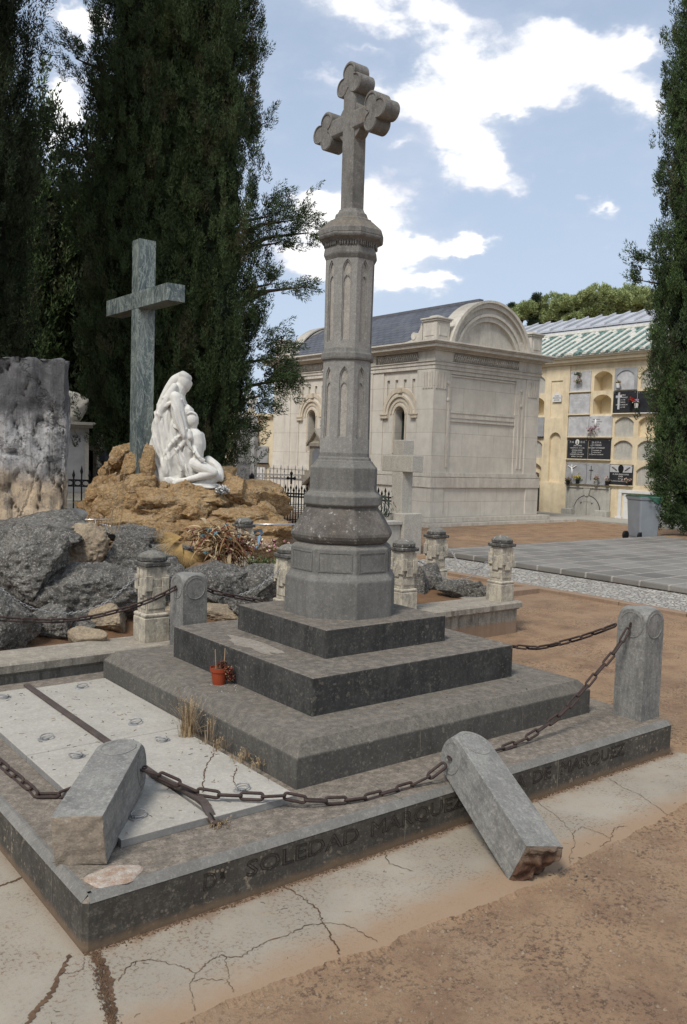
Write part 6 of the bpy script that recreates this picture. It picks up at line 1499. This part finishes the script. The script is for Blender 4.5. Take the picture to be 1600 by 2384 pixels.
# white figure on top of the far wall
T = thing('winged_statue', 'small white winged statue standing on the distant yellow wall', 'statue', tuple(Q + rv * -.02 + Vector((0, 0, 2.95))))
b = MB(); p = Q + rv * -.02 + av * .2
b.tube([(p.x, p.y, 2.95), (p.x, p.y, 3.2), (p.x, p.y, 3.45), (p.x, p.y, 3.55)], [.13, .1, .08, .03], 10); b.ball((p.x, p.y, 3.62), .065, 10, 8); b.tube([tuple(p + rv * .05 + Vector((0, 0, 3.4))), tuple(p - rv * .22 + Vector((0, 0, 3.3)))], [.035, .02], 7); b.build('figure', STATUE, T, smooth=True)
b = MB()
for s_ in (-1, 1): q = [p + av * .06 + rv * s_ * a + Vector((0, 0, z)) for a, z in ((.03, 3.2), (.16, 3.3), (.2, 3.6), (.08, 3.5))]; b.add([tuple(v) for v in q] + [tuple(v + av * .03) for v in q], [(0, 1, 2, 3), (7, 6, 5, 4), (0, 4, 5, 1), (1, 5, 6, 2), (2, 6, 7, 3), (3, 7, 4, 0)])
b.build('wings', STATUE, T)
# twisted column monument beside the mausoleum
T = thing('twisted_column', 'pale stone monument with spiral column on a gabled gothic base', 'grave monument', (10.42, 12.66, 0)); px, py = 10.42, 12.66
b = MB(); n = 14; H0, H1 = 2.28, 3.42
for s_ in range(3):
    pts = [(px + .062 * math.cos(a), py + .062 * math.sin(a), H0 + (H1 - H0) * k / 90) for k, a in [(k, 2 * math.pi * (k / 90 * 2.6 + s_ / 3)) for k in range(91)]]; b.tube(pts, .052, 8)
b.cyl((px, py, H0), (px, py, H1), .06, n=10); o = b.build('spiral_shaft', MAUSP, T, smooth=True)
b = MB(); b.oct(px, py, [(.16, 2.12), (.17, 2.18), (.12, 2.22), (.15, 2.26), (.12, 2.30)], n=12); b.oct(px, py, [(.11, 3.40), (.14, 3.44), (.10, 3.5), (.08, 3.62), (.11, 3.7), (.15, 3.74), (.15, 3.80)], n=8); b.build('capital_and_base', MAUSP, T)
b = MB(); b.box(px - .26, px + .26, py - .26, py + .26, 1.25, 1.95); b.box(px - .33, px + .33, py - .33, py + .33, 1.16, 1.25); b.box(px - .38, px + .38, py - .38, py + .38, 1.05, 1.16); b.box(px - .30, px + .30, py - .30, py + .30, 0, 1.05); b.box(px - .45, px + .45, py - .45, py + .45, 0, .3)
for k in range(4):
    b.X = Matrix.Translation((px, py, 0)) @ Matrix.Rotation(k * math.pi / 2, 4, 'Z')
    b.prism([(-.30, 1.80), (0, 2.12), (.30, 1.80), (.30, 1.87), (0, 2.19), (-.30, 1.87)], lambda u, v: (u, -.33, v), lambda u, v: (u, -.0, v))
    b.prism([(-.26, 1.95), (.26, 1.95), (0, 2.13)], lambda u, v: (u, -.262, v), lambda u, v: (u, 0, v))
    b.prism([(-.30, .93), (0, 1.14), (.30, .93), (.30, .99), (0, 1.21), (-.30, .99)], lambda u, v: (u, -.42, v), lambda u, v: (u, -.2, v))
b.X = None; b.build('gabled_base', MAUSW, T)
b = MB()
for k in range(4):
    b.X = Matrix.Translation((px, py, 0)) @ Matrix.Rotation(k * math.pi / 2, 4, 'Z')
    b.prism([(-.14, 1.30), (-.14, 1.66), (-.09, 1.72), (-.06, 1.76), (-.05, 1.84), (0, 1.88), (.05, 1.84), (.06, 1.76), (.09, 1.72), (.14, 1.66), (.14, 1.30)], lambda u, v: (u, -.264, v), lambda u, v: (u, -.2, v))
    b.prism([(-.17, .35), (-.17, .8), (-.1, .9), (0, .94), (.1, .9), (.17, .8), (.17, .35)], lambda u, v: (u, -.304, v), lambda u, v: (u, -.2, v))
b.X = None; b.build('trefoil_panel', GREYP, T)
# tomb and broken cross behind the standing stone
T = thing('pedestal_tomb', 'grey pedestal tomb with rocky top behind the standing stone', 'tomb', (4.30, 12.30, 0))
b = MB(); x0, y0 = 4.40, 12.26
for w, z0, z1 in ((.52, .05, .55), (.46, .55, .66), (.42, .66, .72), (.33, .72, 1.95), (.38, 1.95, 2.0), (.42, 2.0, 2.05)): b.box(x0 - w, x0 + w, y0 - w, y0 + w, z0, z1)
b.build('pedestal', TOMB, T); b = MB(); rock_mesh(b, (x0, y0, 2.22), (.34, .34, .30), 66, 4); b.build('rocky_top', TOMB, T)
b = MB(); b.box(x0 - .25, x0 + .25, y0 - .334, y0 - .33, .84, 1.86); b.build('panel', GREYP, T)
T = thing('stone_cross', 'pale grey stone cross arm showing just behind the standing stone edge', 'stone cross', (2.35, 8.4, 0))
b = MB(); b.box(2.12, 2.34, 8.35, 8.6, 0, 2.6); b.build('upright', WTOMB, T); b = MB(); b.box(-.45, .45, -.11, .11, 1.72, 2.0); b.v = [(2.25 + x * .786 + y * .618, 8.45 - x * .618 + y * .786, z) for x, y, z in b.v]; b.build('arm', WTOMB, T)
T = thing('small_pinnacle_tomb', 'slim grey grave pillar with pointed cap by the dark trees', 'grave pillar', (5.0, 12.2, 0))
b = MB(); b.oct(5.02, 12.15, [(.09, 0), (.09, 1.55), (.15, 1.58), (.15, 1.63), (.10, 1.66), (.06, 1.80), (.01, 1.95)], n=4); b.build('pillar', TOMB, T)
for i, (x, y, s_) in enumerate([(5.6, 11.2, 1.0), (2.6, 10.9, .8), (7.6, 13.3, 1.1)]):
    b = MB(); b.box(x - .35 * s_, x + .35 * s_, y - .5 * s_, y + .5 * s_, 0, .35 * s_, .02); b.box(x - .25 * s_, x + .25 * s_, y + .3 * s_, y + .42 * s_, .35 * s_, 1.0 * s_, .02)
    tag(b.build('headstone_grave', TOMB), ['low grey grave with headstone under the big cypresses', 'low grey grave behind the left iron fence', 'grey grave with headstone behind the black iron fence'][i], 'grave')

# ---------------------------------------------------------------- foliage
def foliage(name, C, D, nleaf, plen, prad, llen, lw, mat, parent, seed=0, up=.8, sag=0, tint=None):
    """C plume roots (N,3), D plume axes (N,3); every plume gets nleaf kite shaped leaves"""
    R_ = np.random.RandomState(seed); N_ = len(C)
    L = plen * R_.uniform(.6, 1.35, N_); Rr = prad * R_.uniform(.7, 1.3, N_)
    t = R_.beta(1.1, 1.5, (N_, nleaf)); rad_ = np.sqrt(R_.uniform(0, 1, (N_, nleaf))) * np.sin(np.pi * np.clip(t * .85 + .12, 0, 1)) ** .8
    v = R_.normal(size=(N_, nleaf, 3)); v -= (v * D[:, None]).sum(2, keepdims=True) * D[:, None]; v /= np.linalg.norm(v, axis=2, keepdims=True)
    P = C[:, None] + D[:, None] * (L[:, None] * t)[..., None] + v * (Rr[:, None] * rad_)[..., None]
    ax = D[:, None] * up + v * .42 + R_.normal(size=(N_, nleaf, 3)) * .28; ax[..., 2] -= sag; ax /= np.linalg.norm(ax, axis=2, keepdims=True)
    s_ = np.cross(ax, R_.normal(size=(N_, nleaf, 3))); s_ /= np.linalg.norm(s_, axis=2, keepdims=True)
    l = (llen * R_.uniform(.5, 1.3, (N_, nleaf)))[..., None]; w = (lw * R_.uniform(.6, 1.3, (N_, nleaf)))[..., None]
    V = np.stack([P + s_ * w, P + ax * l, P - s_ * w], 2).reshape(-1, 3)
    n = len(V); me = bpy.data.meshes.new(name); me.vertices.add(n); me.vertices.foreach_set('co', V.astype(np.float32).ravel())
    me.loops.add(n); me.loops.foreach_set('vertex_index', np.arange(n, dtype=np.int32)); me.polygons.add(n // 3)
    me.polygons.foreach_set('loop_start', np.arange(0, n, 3, dtype=np.int32))
    tt = np.clip((R_.uniform(.1, .9, N_) if tint is None else np.asarray(tint) + R_.normal(size=N_) * .08)[:, None] + R_.normal(size=(N_, nleaf)) * .07, 0, 1).astype(np.float32).ravel()
    me.materials.append(mat); me.update(calc_edges=True)
    at = me.attributes.new('tint', 'FLOAT', 'FACE'); at.data.foreach_set('value', tt)
    return link(name, me, parent)
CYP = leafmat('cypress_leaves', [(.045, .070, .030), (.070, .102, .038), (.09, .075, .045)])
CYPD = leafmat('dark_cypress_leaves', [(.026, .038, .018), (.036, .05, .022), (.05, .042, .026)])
CYPR = leafmat('bright_cypress_leaves', [(.065, .095, .045), (.088, .14, .042), (.10, .095, .06)])
def prof(t, T_): 
    for (a, ra), (b_, rb) in zip(T_, T_[1:]):
        if t <= b_: return ra + (rb - ra) * (t - a) / (b_ - a)
    return T_[-1][1]
def cypress(label, x, y, H, profile, nplume, seed, mat, group=None, nleaf=105, plen=.5, prad=.10, llen=.046, lw=.0068, extra=(), core=.62, z0=0, gaps=.0, name='cypress', face=None):
    R_ = np.random.RandomState(seed); T = thing(name, label, 'tree', (x, y, 0), group=group)
    sd = seed * 1.37; C = []; D = []
    rmax = max(r for _, r in profile)
    TI = []
    while len(C) < nplume:                     # flame shaped sprays, each made of several plumes
        z = R_.uniform(z0, H); r = prof(z, profile)
        if r <= .01 or R_.rand() > max(.12, r / rmax): continue
        a = R_.uniform(0, 2 * math.pi)
        if face is not None and math.cos(a - face) < -.35 and R_.rand() < .6: continue
        lump = 1 + .09 * mnoise.noise(Vector((math.cos(a) * 1.6, math.sin(a) * 1.6, z * .42 + sd))) + .17 * mnoise.noise(Vector((math.cos(a) * 5, math.sin(a) * 5, z * .5 + sd)))
        if gaps and mnoise.noise(Vector((math.cos(a) * 2.6, math.sin(a) * 2.6, z * .75 + sd + 9))) > .45 - gaps: continue
        q = r * lump * math.sqrt(R_.uniform(.45, 1.0)); o_ = R_.uniform(0, .15); ax = np.array((math.cos(a) * o_ + R_.normal() * .07, math.sin(a) * o_ + R_.normal() * .07, 1)); ax /= np.linalg.norm(ax)
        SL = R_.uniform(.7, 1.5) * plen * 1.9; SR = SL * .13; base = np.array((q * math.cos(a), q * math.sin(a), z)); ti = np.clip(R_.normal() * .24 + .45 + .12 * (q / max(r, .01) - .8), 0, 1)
        if R_.rand() < .06: ti = .95
        for _ in range(R_.randint(5, 9)):
            t = R_.rand(); p = base + ax * SL * t + R_.normal(size=3) * np.array((1, 1, .4)) * SR * (1 - .75 * t); C.append(tuple(p)); d = ax + R_.normal(size=3) * .16 * (1 - .5 * t); D.append(tuple(d / np.linalg.norm(d))); TI.append(ti)
    for (cx_, cy_, cz_, rx, rz, n_, out) in extra:        # clumps and stray branches, world coordinates
        for _ in range(n_):
            p = R_.normal(size=3) * .5; C.append((cx_ - x + p[0] * rx, cy_ - y + p[1] * rx, cz_ + p[2] * rz)); d = Vector((out[0] + R_.normal() * .35, out[1] + R_.normal() * .35, out[2] + R_.normal() * .3)).normalized(); D.append(tuple(d)); TI.append(R_.uniform(.2, .8))
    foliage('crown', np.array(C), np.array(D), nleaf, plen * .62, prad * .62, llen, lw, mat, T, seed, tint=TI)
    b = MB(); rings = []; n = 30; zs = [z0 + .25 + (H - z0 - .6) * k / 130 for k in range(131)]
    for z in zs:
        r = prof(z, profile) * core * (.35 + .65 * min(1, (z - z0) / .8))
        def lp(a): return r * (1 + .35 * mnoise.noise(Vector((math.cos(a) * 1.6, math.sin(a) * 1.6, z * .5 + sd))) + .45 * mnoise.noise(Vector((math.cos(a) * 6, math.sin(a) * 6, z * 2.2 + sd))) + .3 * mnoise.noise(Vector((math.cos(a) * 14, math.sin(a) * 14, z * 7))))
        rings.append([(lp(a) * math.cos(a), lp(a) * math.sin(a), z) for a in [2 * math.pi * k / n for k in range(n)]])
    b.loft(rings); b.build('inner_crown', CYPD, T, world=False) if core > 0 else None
    b = MB(); b.tube([(0, 0, -.1), (.02, .01, .25), (.0, .02, max(1, z0 + 1)), (0, 0, H * .8)], [.24 * rmax / 1.2 + .06, .2 * rmax / 1.2 + .05, .16, .03], 10)
    for k in range(9):
        a = R_.uniform(0, 6.28); z = R_.uniform(max(.8, z0), H * .7); r = prof(z, profile); b.tube([(0, 0, z), (r * .4 * math.cos(a), r * .4 * math.sin(a), z + .4), (r * .8 * math.cos(a), r * .8 * math.sin(a), z + 1.0)], [.04, .03, .012], 5)
    for (cx_, cy_, cz_, rx, rz, n_, out) in extra:
        b.tube([(0, 0, cz_ - .5 - abs(out[2]) * .3), ((cx_ - x) * .6, (cy_ - y) * .6, cz_ - .1), (cx_ - x, cy_ - y, cz_)], [.045, .03, .008], 5)
    b.build('trunk', BARK, T, world=False); return T
FC = rad(-125)
GB = 'tall cypresses growing together behind the marble cross'
colp = lambda s_: [(0, .25 * s_), (.8, .5 * s_), (1.6, .85 * s_), (3, 1.05 * s_), (5, 1.0 * s_), (8, .92 * s_), (10.5, .72 * s_), (12.5, .3 * s_), (13.2, .02)]
cypress('leftmost of the clustered cypresses, with sprays sticking out at its left edge', 4.62, 9.80, 13, colp(.64), 3600, 11, CYP, GB, gaps=.06, core=.5, face=FC,
        extra=[(3.74, 10.1, 7.25, .28, .4, 26, (-.6, .3, .6)), (3.66, 10.1, 6.0, .16, .25, 12, (-.6, .3, .6)), (3.74, 10.08, 5.3, .22, .3, 18, (-.5, .2, .7)), (3.8, 10.05, 4.8, .2, .3, 14, (-.5, .2, .7))])
cypress('middle cypress of the cluster right behind the green marble cross', 5.14, 9.72, 13.4, colp(.76), 3600, 12, CYP, GB, gaps=.05, core=.55, face=FC)
cypress('rightmost clustered cypress with side branches reaching towards the column', 5.54, 9.25, 13, [(0, .15), (.9, .30), (1.6, .42), (2.4, .60), (3.2, .72), (4.5, .62), (7, .54), (10.5, .46), (12.5, .3), (13, .02)], 3600, 13, CYP, GB, gaps=.04, core=.55, face=FC,
        extra=[(6.34, 8.78, 5.25, .32, .42, 40, (.5, -.4, .6)), (6.62, 8.60, 5.2, .22, .25, 22, (.6, -.5, .4)), (6.82, 8.46, 5.02, .14, .16, 10, (.7, -.5, .1)), (6.45, 8.7, 4.85, .2, .2, 12, (.5, -.4, .3)),
               (6.36, 8.76, 4.22, .2, .16, 10, (.6, -.5, .3)), (6.62, 8.60, 4.18, .18, .1, 8, (.7, -.5, .2)), (6.80, 8.46, 4.20, .10, .08, 5, (.7, -.5, .2)),
               (6.22, 8.86, 6.62, .08, .12, 4, (.4, -.3, .7)), (6.12, 8.93, 7.5, .08, .14, 4, (.3, -.2, .8)), (6.18, 8.88, 3.7, .14, .26, 12, (.3, -.2, .8)),
               (6.42, 8.74, 3.10, .34, .42, 60, (.4, -.3, .2)), (6.5, 8.66, 2.75, .25, .25, 30, (.4, -.3, -.1)), (6.25, 8.85, 2.5, .25, .35, 34, (.3, -.2, .1)), (6.02, 8.95, 1.9, .25, .45, 36, (.2, -.1, .3))])
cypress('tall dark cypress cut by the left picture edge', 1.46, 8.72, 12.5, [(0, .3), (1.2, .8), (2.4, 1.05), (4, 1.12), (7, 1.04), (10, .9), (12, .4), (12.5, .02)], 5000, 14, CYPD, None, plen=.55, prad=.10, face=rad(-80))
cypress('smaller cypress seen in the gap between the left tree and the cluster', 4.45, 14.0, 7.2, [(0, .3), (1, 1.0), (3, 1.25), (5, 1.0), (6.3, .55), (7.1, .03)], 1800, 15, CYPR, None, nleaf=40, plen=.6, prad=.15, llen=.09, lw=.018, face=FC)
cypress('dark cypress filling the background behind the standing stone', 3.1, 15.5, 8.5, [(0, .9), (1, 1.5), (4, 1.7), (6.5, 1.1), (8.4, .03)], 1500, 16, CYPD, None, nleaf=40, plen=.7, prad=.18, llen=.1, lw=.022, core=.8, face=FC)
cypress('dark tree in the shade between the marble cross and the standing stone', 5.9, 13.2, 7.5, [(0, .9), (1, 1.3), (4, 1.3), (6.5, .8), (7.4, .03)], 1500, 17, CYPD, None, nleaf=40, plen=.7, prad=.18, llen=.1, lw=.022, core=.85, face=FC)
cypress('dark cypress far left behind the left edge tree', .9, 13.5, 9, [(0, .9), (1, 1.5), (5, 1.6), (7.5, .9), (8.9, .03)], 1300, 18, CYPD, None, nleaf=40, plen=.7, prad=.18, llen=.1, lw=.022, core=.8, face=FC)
cypress('large cypress cut by the right picture edge above the bin', 16.36, 7.14, 14, [(0, .0), (.40, .48), (.7, .78), (1.3, .90), (2.2, 1.02), (3.4, 1.12), (4.6, 1.12), (6.3, 1.08), (8, 1.05), (10.4, 1.0), (12.5, .6), (13.9, .03)], 6500, 19, CYPR, None, nleaf=85, plen=.58, prad=.12, llen=.062, lw=.0095, z0=.40,
        face=FC, core=.7, extra=[(15.22, 8.12, 5.75, .18, .28, 14, (-.5, .3, .6)), (15.16, 8.16, 5.5, .10, .14, 6, (-.5, .4, .5)), (15.72, 7.62, .95, .22, .45, 60, (-.15, .1, .8)), (15.86, 7.50, .50, .22, .25, 46, (-.2, .1, .5)), (16.0, 7.3, .42, .3, .2, 46, (-.2, .1, .5)), (15.58, 7.75, 1.5, .16, .5, 40, (-.1, .1, .9))])

# ---------------------------------------------------------------- hill with pines
def hz(x, y):
    u = x * .80 + y * .60; az_ = math.degrees(math.atan2(y + 2.5, x + 1))
    s1 = max(0, min(1, (u - 48) / 42)); s1 = s1 * s1 * (3 - 2 * s1); s2 = max(0, min(1, (47 - az_) / 6)); s2 = s2 * s2 * (3 - 2 * s2)
    return -1 + 16.4 * s1 * s2 + .5 * nz2(x, y, .06, 7)
xs = steps(30, 150, 60); ys = steps(0, 130, 60)
grid_mesh('hill', xs, ys, hz, stone('dry_hillside', (.36, .27, .16), (.24, .2, .11), sc=.15, gs=2, bumps=.5, mott=.4, mottcol=(.08, .09, .04), msc=.8))
PINE = leafmat('pine_needles', [(.33, .39, .17), (.42, .48, .22), (.25, .31, .15)], sc=.35)
PINED = leafmat('dark_pine_needles', [(.05, .08, .045), (.065, .09, .05), (.045, .06, .035)], sc=.35)
def pine(label, x, y, R0, H, seed, mat=PINE, conical=False):
    zb = hz(x, y) - .2; H += .8; R0 *= 1.0; R_ = np.random.RandomState(seed); T = thing('pine_tree', label, 'tree', (x, y, zb), group='stone pines on the hill behind the niches'); C = []; D = []
    n = 520
    lobes = [(R_.normal() * R0 * .45, R_.normal() * R0 * .45, H - R0 * .55 + R_.normal() * R0 * .22, R0 * R_.uniform(.35, .6)) for _ in range(13)]
    for i in range(n):
        if conical: t = R_.rand() ** .7; z = H * (1 - t * .85); r = R0 * .5 * t * R_.uniform(.5, 1); a = R_.uniform(0, 6.28); C.append((r * math.cos(a), r * math.sin(a), z)); D.append((math.cos(a) * .7, math.sin(a) * .7, .5)); continue
        l = lobes[R_.randint(len(lobes))]; d = R_.normal(size=3); d /= np.linalg.norm(d); d[2] = abs(d[2]) * .9 - .15; C.append((l[0] + d[0] * l[3], l[1] + d[1] * l[3], l[2] + d[2] * l[3] * .75)); D.append((d[0], d[1], max(.2, d[2]) + .3))
    D = np.array(D); D /= np.linalg.norm(D, axis=1, keepdims=True)
    foliage('crown', np.array(C), D, 55, .55, .34, .26, .05, mat, T, seed)
    b = MB(); b.tube([(0, 0, -.3), (.1, .05, H * .4), (0, .1, H * .75)], [.22, .17, .1], 7)
    for l in lobes[:7]: b.tube([(0, 0, H * .45), (l[0] * .5, l[1] * .5, l[2] - .6), (l[0], l[1], l[2])], [.11, .07, .03], 5)
    if not conical:
        pass
    b.mi = 0; b.build('trunk', [BARK], T, world=False); return T
_pines = [('roundest light green pine standing highest on the hill', 79.2, 57.2, 2.4, 4.4, 1, PINE, 0), ('light green pine right of the highest one', 80.6, 55.2, 2.0, 4.0, 2, PINE, 0), ('pine crown rising beside the right cypress', 81.6, 53.9, 2.2, 4.3, 3, PINE, 0), ('pine crown mostly behind the right cypress', 82.5, 52.3, 2.2, 4.2, 11, PINE, 0),
    ('small round pine directly above the mausoleum pediment end', 74.9, 62.6, 1.35, 3.0, 4, PINE, 0), ('low wide pine between the mausoleum arch and the bare patch', 77.0, 60.1, 2.3, 3.6, 5, PINE, 0), ('thin dark pointed fir rising between two round pines', 76.1, 61.4, 1.3, 4.4, 6, PINED, 1),
    ('dark shrubby pine by the bare earth gap', 77.9, 58.9, .9, 3.0, 7, PINED, 0), ('pale pine low in front of the highest pine', 79.3, 56.0, 1.7, 2.9, 8, PINE, 0), ('pine low in front near the right cypress edge', 80.6, 54.0, 1.9, 3.0, 9, PINE, 0), ('little dark fir tip beside the small round pine', 74.3, 63.4, .8, 3.4, 10, PINED, 1)]
for q in _pines: pine(*q[:6], q[6], q[7])

# ---------------------------------------------------------------- camera
CP = Vector((-1.01096, -2.54666, 1.6)); yaw, pitch, roll, fpx = 0.90350994, -0.0648576, 0.0304807, 1999.636
f = Vector((math.cos(yaw) * math.cos(pitch), math.sin(yaw) * math.cos(pitch), math.sin(pitch))); r = Vector((math.sin(yaw), -math.cos(yaw), 0)); u = r.cross(f)
r2 = r * math.cos(roll) + u * math.sin(roll); u2 = -r * math.sin(roll) + u * math.cos(roll)
cam = bpy.data.cameras.new('camera'); co = bpy.data.objects.new('camera', cam); COL.objects.link(co)
M4 = Matrix((r2, u2, -f)).transposed().to_4x4(); M4.translation = CP; co.matrix_world = M4
cam.sensor_fit = 'HORIZONTAL'; cam.sensor_width = 36; cam.lens = 36 * fpx / 1600; cam.clip_start = .05; cam.clip_end = 2000
SC.camera = co
# ---------------------------------------------------------------- light
SUN_AZ, SUN_EL = rad(203), rad(52)          # where the sun stands, azimuth measured from +X towards +Y
sd = Vector((math.cos(SUN_AZ) * math.cos(SUN_EL), math.sin(SUN_AZ) * math.cos(SUN_EL), math.sin(SUN_EL)))
L = bpy.data.lights.new('sun', 'SUN'); L.energy = 1.8; L.angle = rad(16); L.color = (1, .955, .89)
lo = bpy.data.objects.new('sun', L); COL.objects.link(lo); lo.rotation_euler = sd.to_track_quat('Z', 'Y').to_euler(); lo.location = (0, 0, 30)
W = bpy.data.worlds.new('World'); SC.world = W; W.use_nodes = True; nt = W.node_tree; nd = nt.nodes; bg = nd['Background']
sky = nd.new('ShaderNodeTexSky'); sky.sky_type = 'NISHITA'; sky.sun_disc = False; sky.sun_elevation = SUN_EL; sky.sun_rotation = math.pi / 2 - SUN_AZ
sky.air_density = 1.0; sky.dust_density = 1.2; sky.ozone_density = 1.5; sky.altitude = 300
def mth(op, a, b=0.0, c=None):
    n = nd.new('ShaderNodeMath'); n.operation = op
    for i, v in enumerate((a, b, c)):
        if v is None: continue
        if isinstance(v, bpy.types.NodeSocket): nt.links.new(v, n.inputs[i])
        else: n.inputs[i].default_value = v
    return n.outputs[0]
def sstep(v, a, b, lo_=0, hi_=1):
    n = nd.new('ShaderNodeMapRange'); n.interpolation_type = 'SMOOTHSTEP'; nt.links.new(v, n.inputs['Value']); n.inputs['From Min'].default_value = a; n.inputs['From Max'].default_value = b; n.inputs['To Min'].default_value = lo_; n.inputs['To Max'].default_value = hi_; return n.outputs['Result']
tc = nd.new('ShaderNodeTexCoord'); sep = nd.new('ShaderNodeSeparateXYZ'); nt.links.new(tc.outputs['Generated'], sep.inputs[0])
az = mth('MULTIPLY', mth('ARCTAN2', sep.outputs[1], sep.outputs[0]), 180 / math.pi); el = mth('MULTIPLY', mth('ARCSINE', sep.outputs[2]), 180 / math.pi)
def wn(scale, det, rough, off=0, z=1.7):
    m = nd.new('ShaderNodeMapping'); m.inputs['Scale'].default_value = (1, 1, z); m.inputs['Location'].default_value = (off, off, 0); nt.links.new(tc.outputs['Generated'], m.inputs[0])
    n = nd.new('ShaderNodeTexNoise'); n.inputs['Scale'].default_value = scale; n.inputs['Detail'].default_value = det; n.inputs['Roughness'].default_value = rough; nt.links.new(m.outputs[0], n.inputs[0]); return n.outputs['Fac']
w1 = mth('SUBTRACT', wn(7, 5, .6, 3), .5); w2 = mth('SUBTRACT', wn(7, 5, .6, 11), .5)
azd = mth('ADD', az, mth('MULTIPLY', w1, 9)); eld = mth('ADD', el, mth('MULTIPLY', w2, 7))
def blobs(B):
    tot = None
    for (a, e, ra, re, s) in B:
        x = mth('DIVIDE', mth('SUBTRACT', azd, a), ra); y = mth('DIVIDE', mth('SUBTRACT', eld, e), re)
        d = mth('ADD', mth('MULTIPLY', x, x), mth('MULTIPLY', y, y)); g = mth('MULTIPLY', mth('EXPONENT', mth('MULTIPLY', d, -1.0)), s)
        tot = g if tot is None else mth('ADD', tot, g)
    return tot
CL = [(51.75, 26.88, 6.74, 1.18, 1.0), (46.39, 26.47, 3.33, 0.65, 0.6), (70.0, 24.42, 1.16, 1.27, 1.3), (69.5, 25.14, 1.55, 0.42, 0.7), (70.34, 20.13, 0.87, 1.14, 1.2), (69.94, 18.31, 0.93, 1.41, 1.2), (45.74, 24.69, 2.09, 1.33, 0.9), (43.71, 22.82, 3.3, 1.6, 1.0), (40.19, 23.83, 2.95, 1.34, 0.9), (37.49, 23.45, 2.88, 1.33, 0.85), (34.68, 24.55, 2.79, 1.08, 1.0), (41.19, 22.04, 3.52, 1.16, 1.1), (35.3, 21.82, 2.32, 1.02, 1.0), (33.72, 25.52, 1.77, 1.05, 1.1), (34.19, 20.47, 1.54, 0.92, 0.95), (47.59, 21.93, 1.97, 1.17, 0.9), (44.95, 19.5, 2.1, 1.1, 1.1), (46.13, 20.73, 1.68, 0.84, 0.9), (43.2, 17.99, 2.08, 1.12, 1.05), (41.76, 16.71, 0.77, 0.66, 0.8), (50.47, 23.08, 1.56, 0.65, 0.9), (53.03, 23.37, 1.7, 0.51, 0.6), (48.76, 19.38, 1.36, 0.44, 0.75), (51.66, 24.67, 1.98, 0.32, 0.65), (41.1, 25.65, 2.97, 0.87, 0.55), (37.6, 25.43, 2.36, 0.65, 0.5), (49.92, 16.07, 2.85, 1.41, 1.5), (54.21, 15.95, 1.72, 1.08, 1.4), (54.69, 12.9, 2.87, 1.38, 1.6), (51.86, 14.06, 3.01, 1.58, 1.4), (48.66, 12.8, 2.29, 0.91, 1.1), (46.69, 13.63, 2.13, 0.85, 1.05), (44.64, 13.45, 0.85, 0.58, 1.2), (47.29, 14.41, 1.99, 0.63, 0.7), (48.02, 11.05, 2.57, 0.92, 1.25), (46.89, 11.48, 1.42, 0.6, 0.8), (44.89, 11.22, 1.13, 0.32, 0.5), (37.1, 16.11, 1.06, 0.33, 0.95), (35.4, 13.84, 0.95, 0.26, 0.3), (55.35, 15.77, 1.14, 0.65, 0.8)]
dens = blobs(CL)
# far cumulus outside the picture so that the sky is clouded all round
side = mth('MULTIPLY', 1.0, mth('MULTIPLY', sstep(wn(2.2, 3, .5, 5), .46, .62), sstep(mth('ABSOLUTE', mth('SUBTRACT', az, 52)), 24, 34)))
dens = mth('ADD', dens, side)
fine = wn(16, 9, .66, 1, 1.8)
dd = mth('ADD', dens, mth('MULTIPLY', mth('SUBTRACT', fine, .5), 2.2))
mask = sstep(dd, .24, 1.12)
veil = mth('ADD', mth('MULTIPLY', sstep(wn(5, 7, .65, 8, 2.4), .42, .75), .30), sstep(dens, .02, .8, 0, .22))
mask = mth('MAXIMUM', mask, veil)
shade = sstep(mth('ADD', mth('MULTIPLY', wn(9, 6, .6, 21, 1.6), .8), mth('MULTIPLY', dens, .35)), .50, .86)
def mixc(f_, a, b):
    n = nd.new('ShaderNodeMix'); n.data_type = 'RGBA'; n.clamp_factor = True
    if isinstance(f_, bpy.types.NodeSocket): nt.links.new(f_, n.inputs[0])
    else: n.inputs[0].default_value = f_
    for v, i in ((a, 6), (b, 7)):
        if isinstance(v, bpy.types.NodeSocket): nt.links.new(v, n.inputs[i])
        else: n.inputs[i].default_value = (*v, 1)
    return n.outputs[2]
SB = .085
cw = tuple(q / SB for q in (.74, .735, .725)); cg = tuple(q / SB for q in (.42, .45, .53))
hazec = tuple(q / SB for q in (.35, .415, .51))
skyc = mixc(sstep(el, 34, -4, .55, .93), sky.outputs[0], hazec)
col = mixc(mask, skyc, mixc(shade, cg, cw))
nt.links.new(col, bg.inputs['Color']); bg.inputs['Strength'].default_value = SB
SC.view_settings.view_transform = 'Standard'; SC.view_settings.look = 'None'; SC.view_settings.exposure = 0.74; SC.view_settings.gamma = 1
SC.render.engine = 'CYCLES'; SC.cycles.max_bounces = 6; SC.cycles.diffuse_bounces = 3
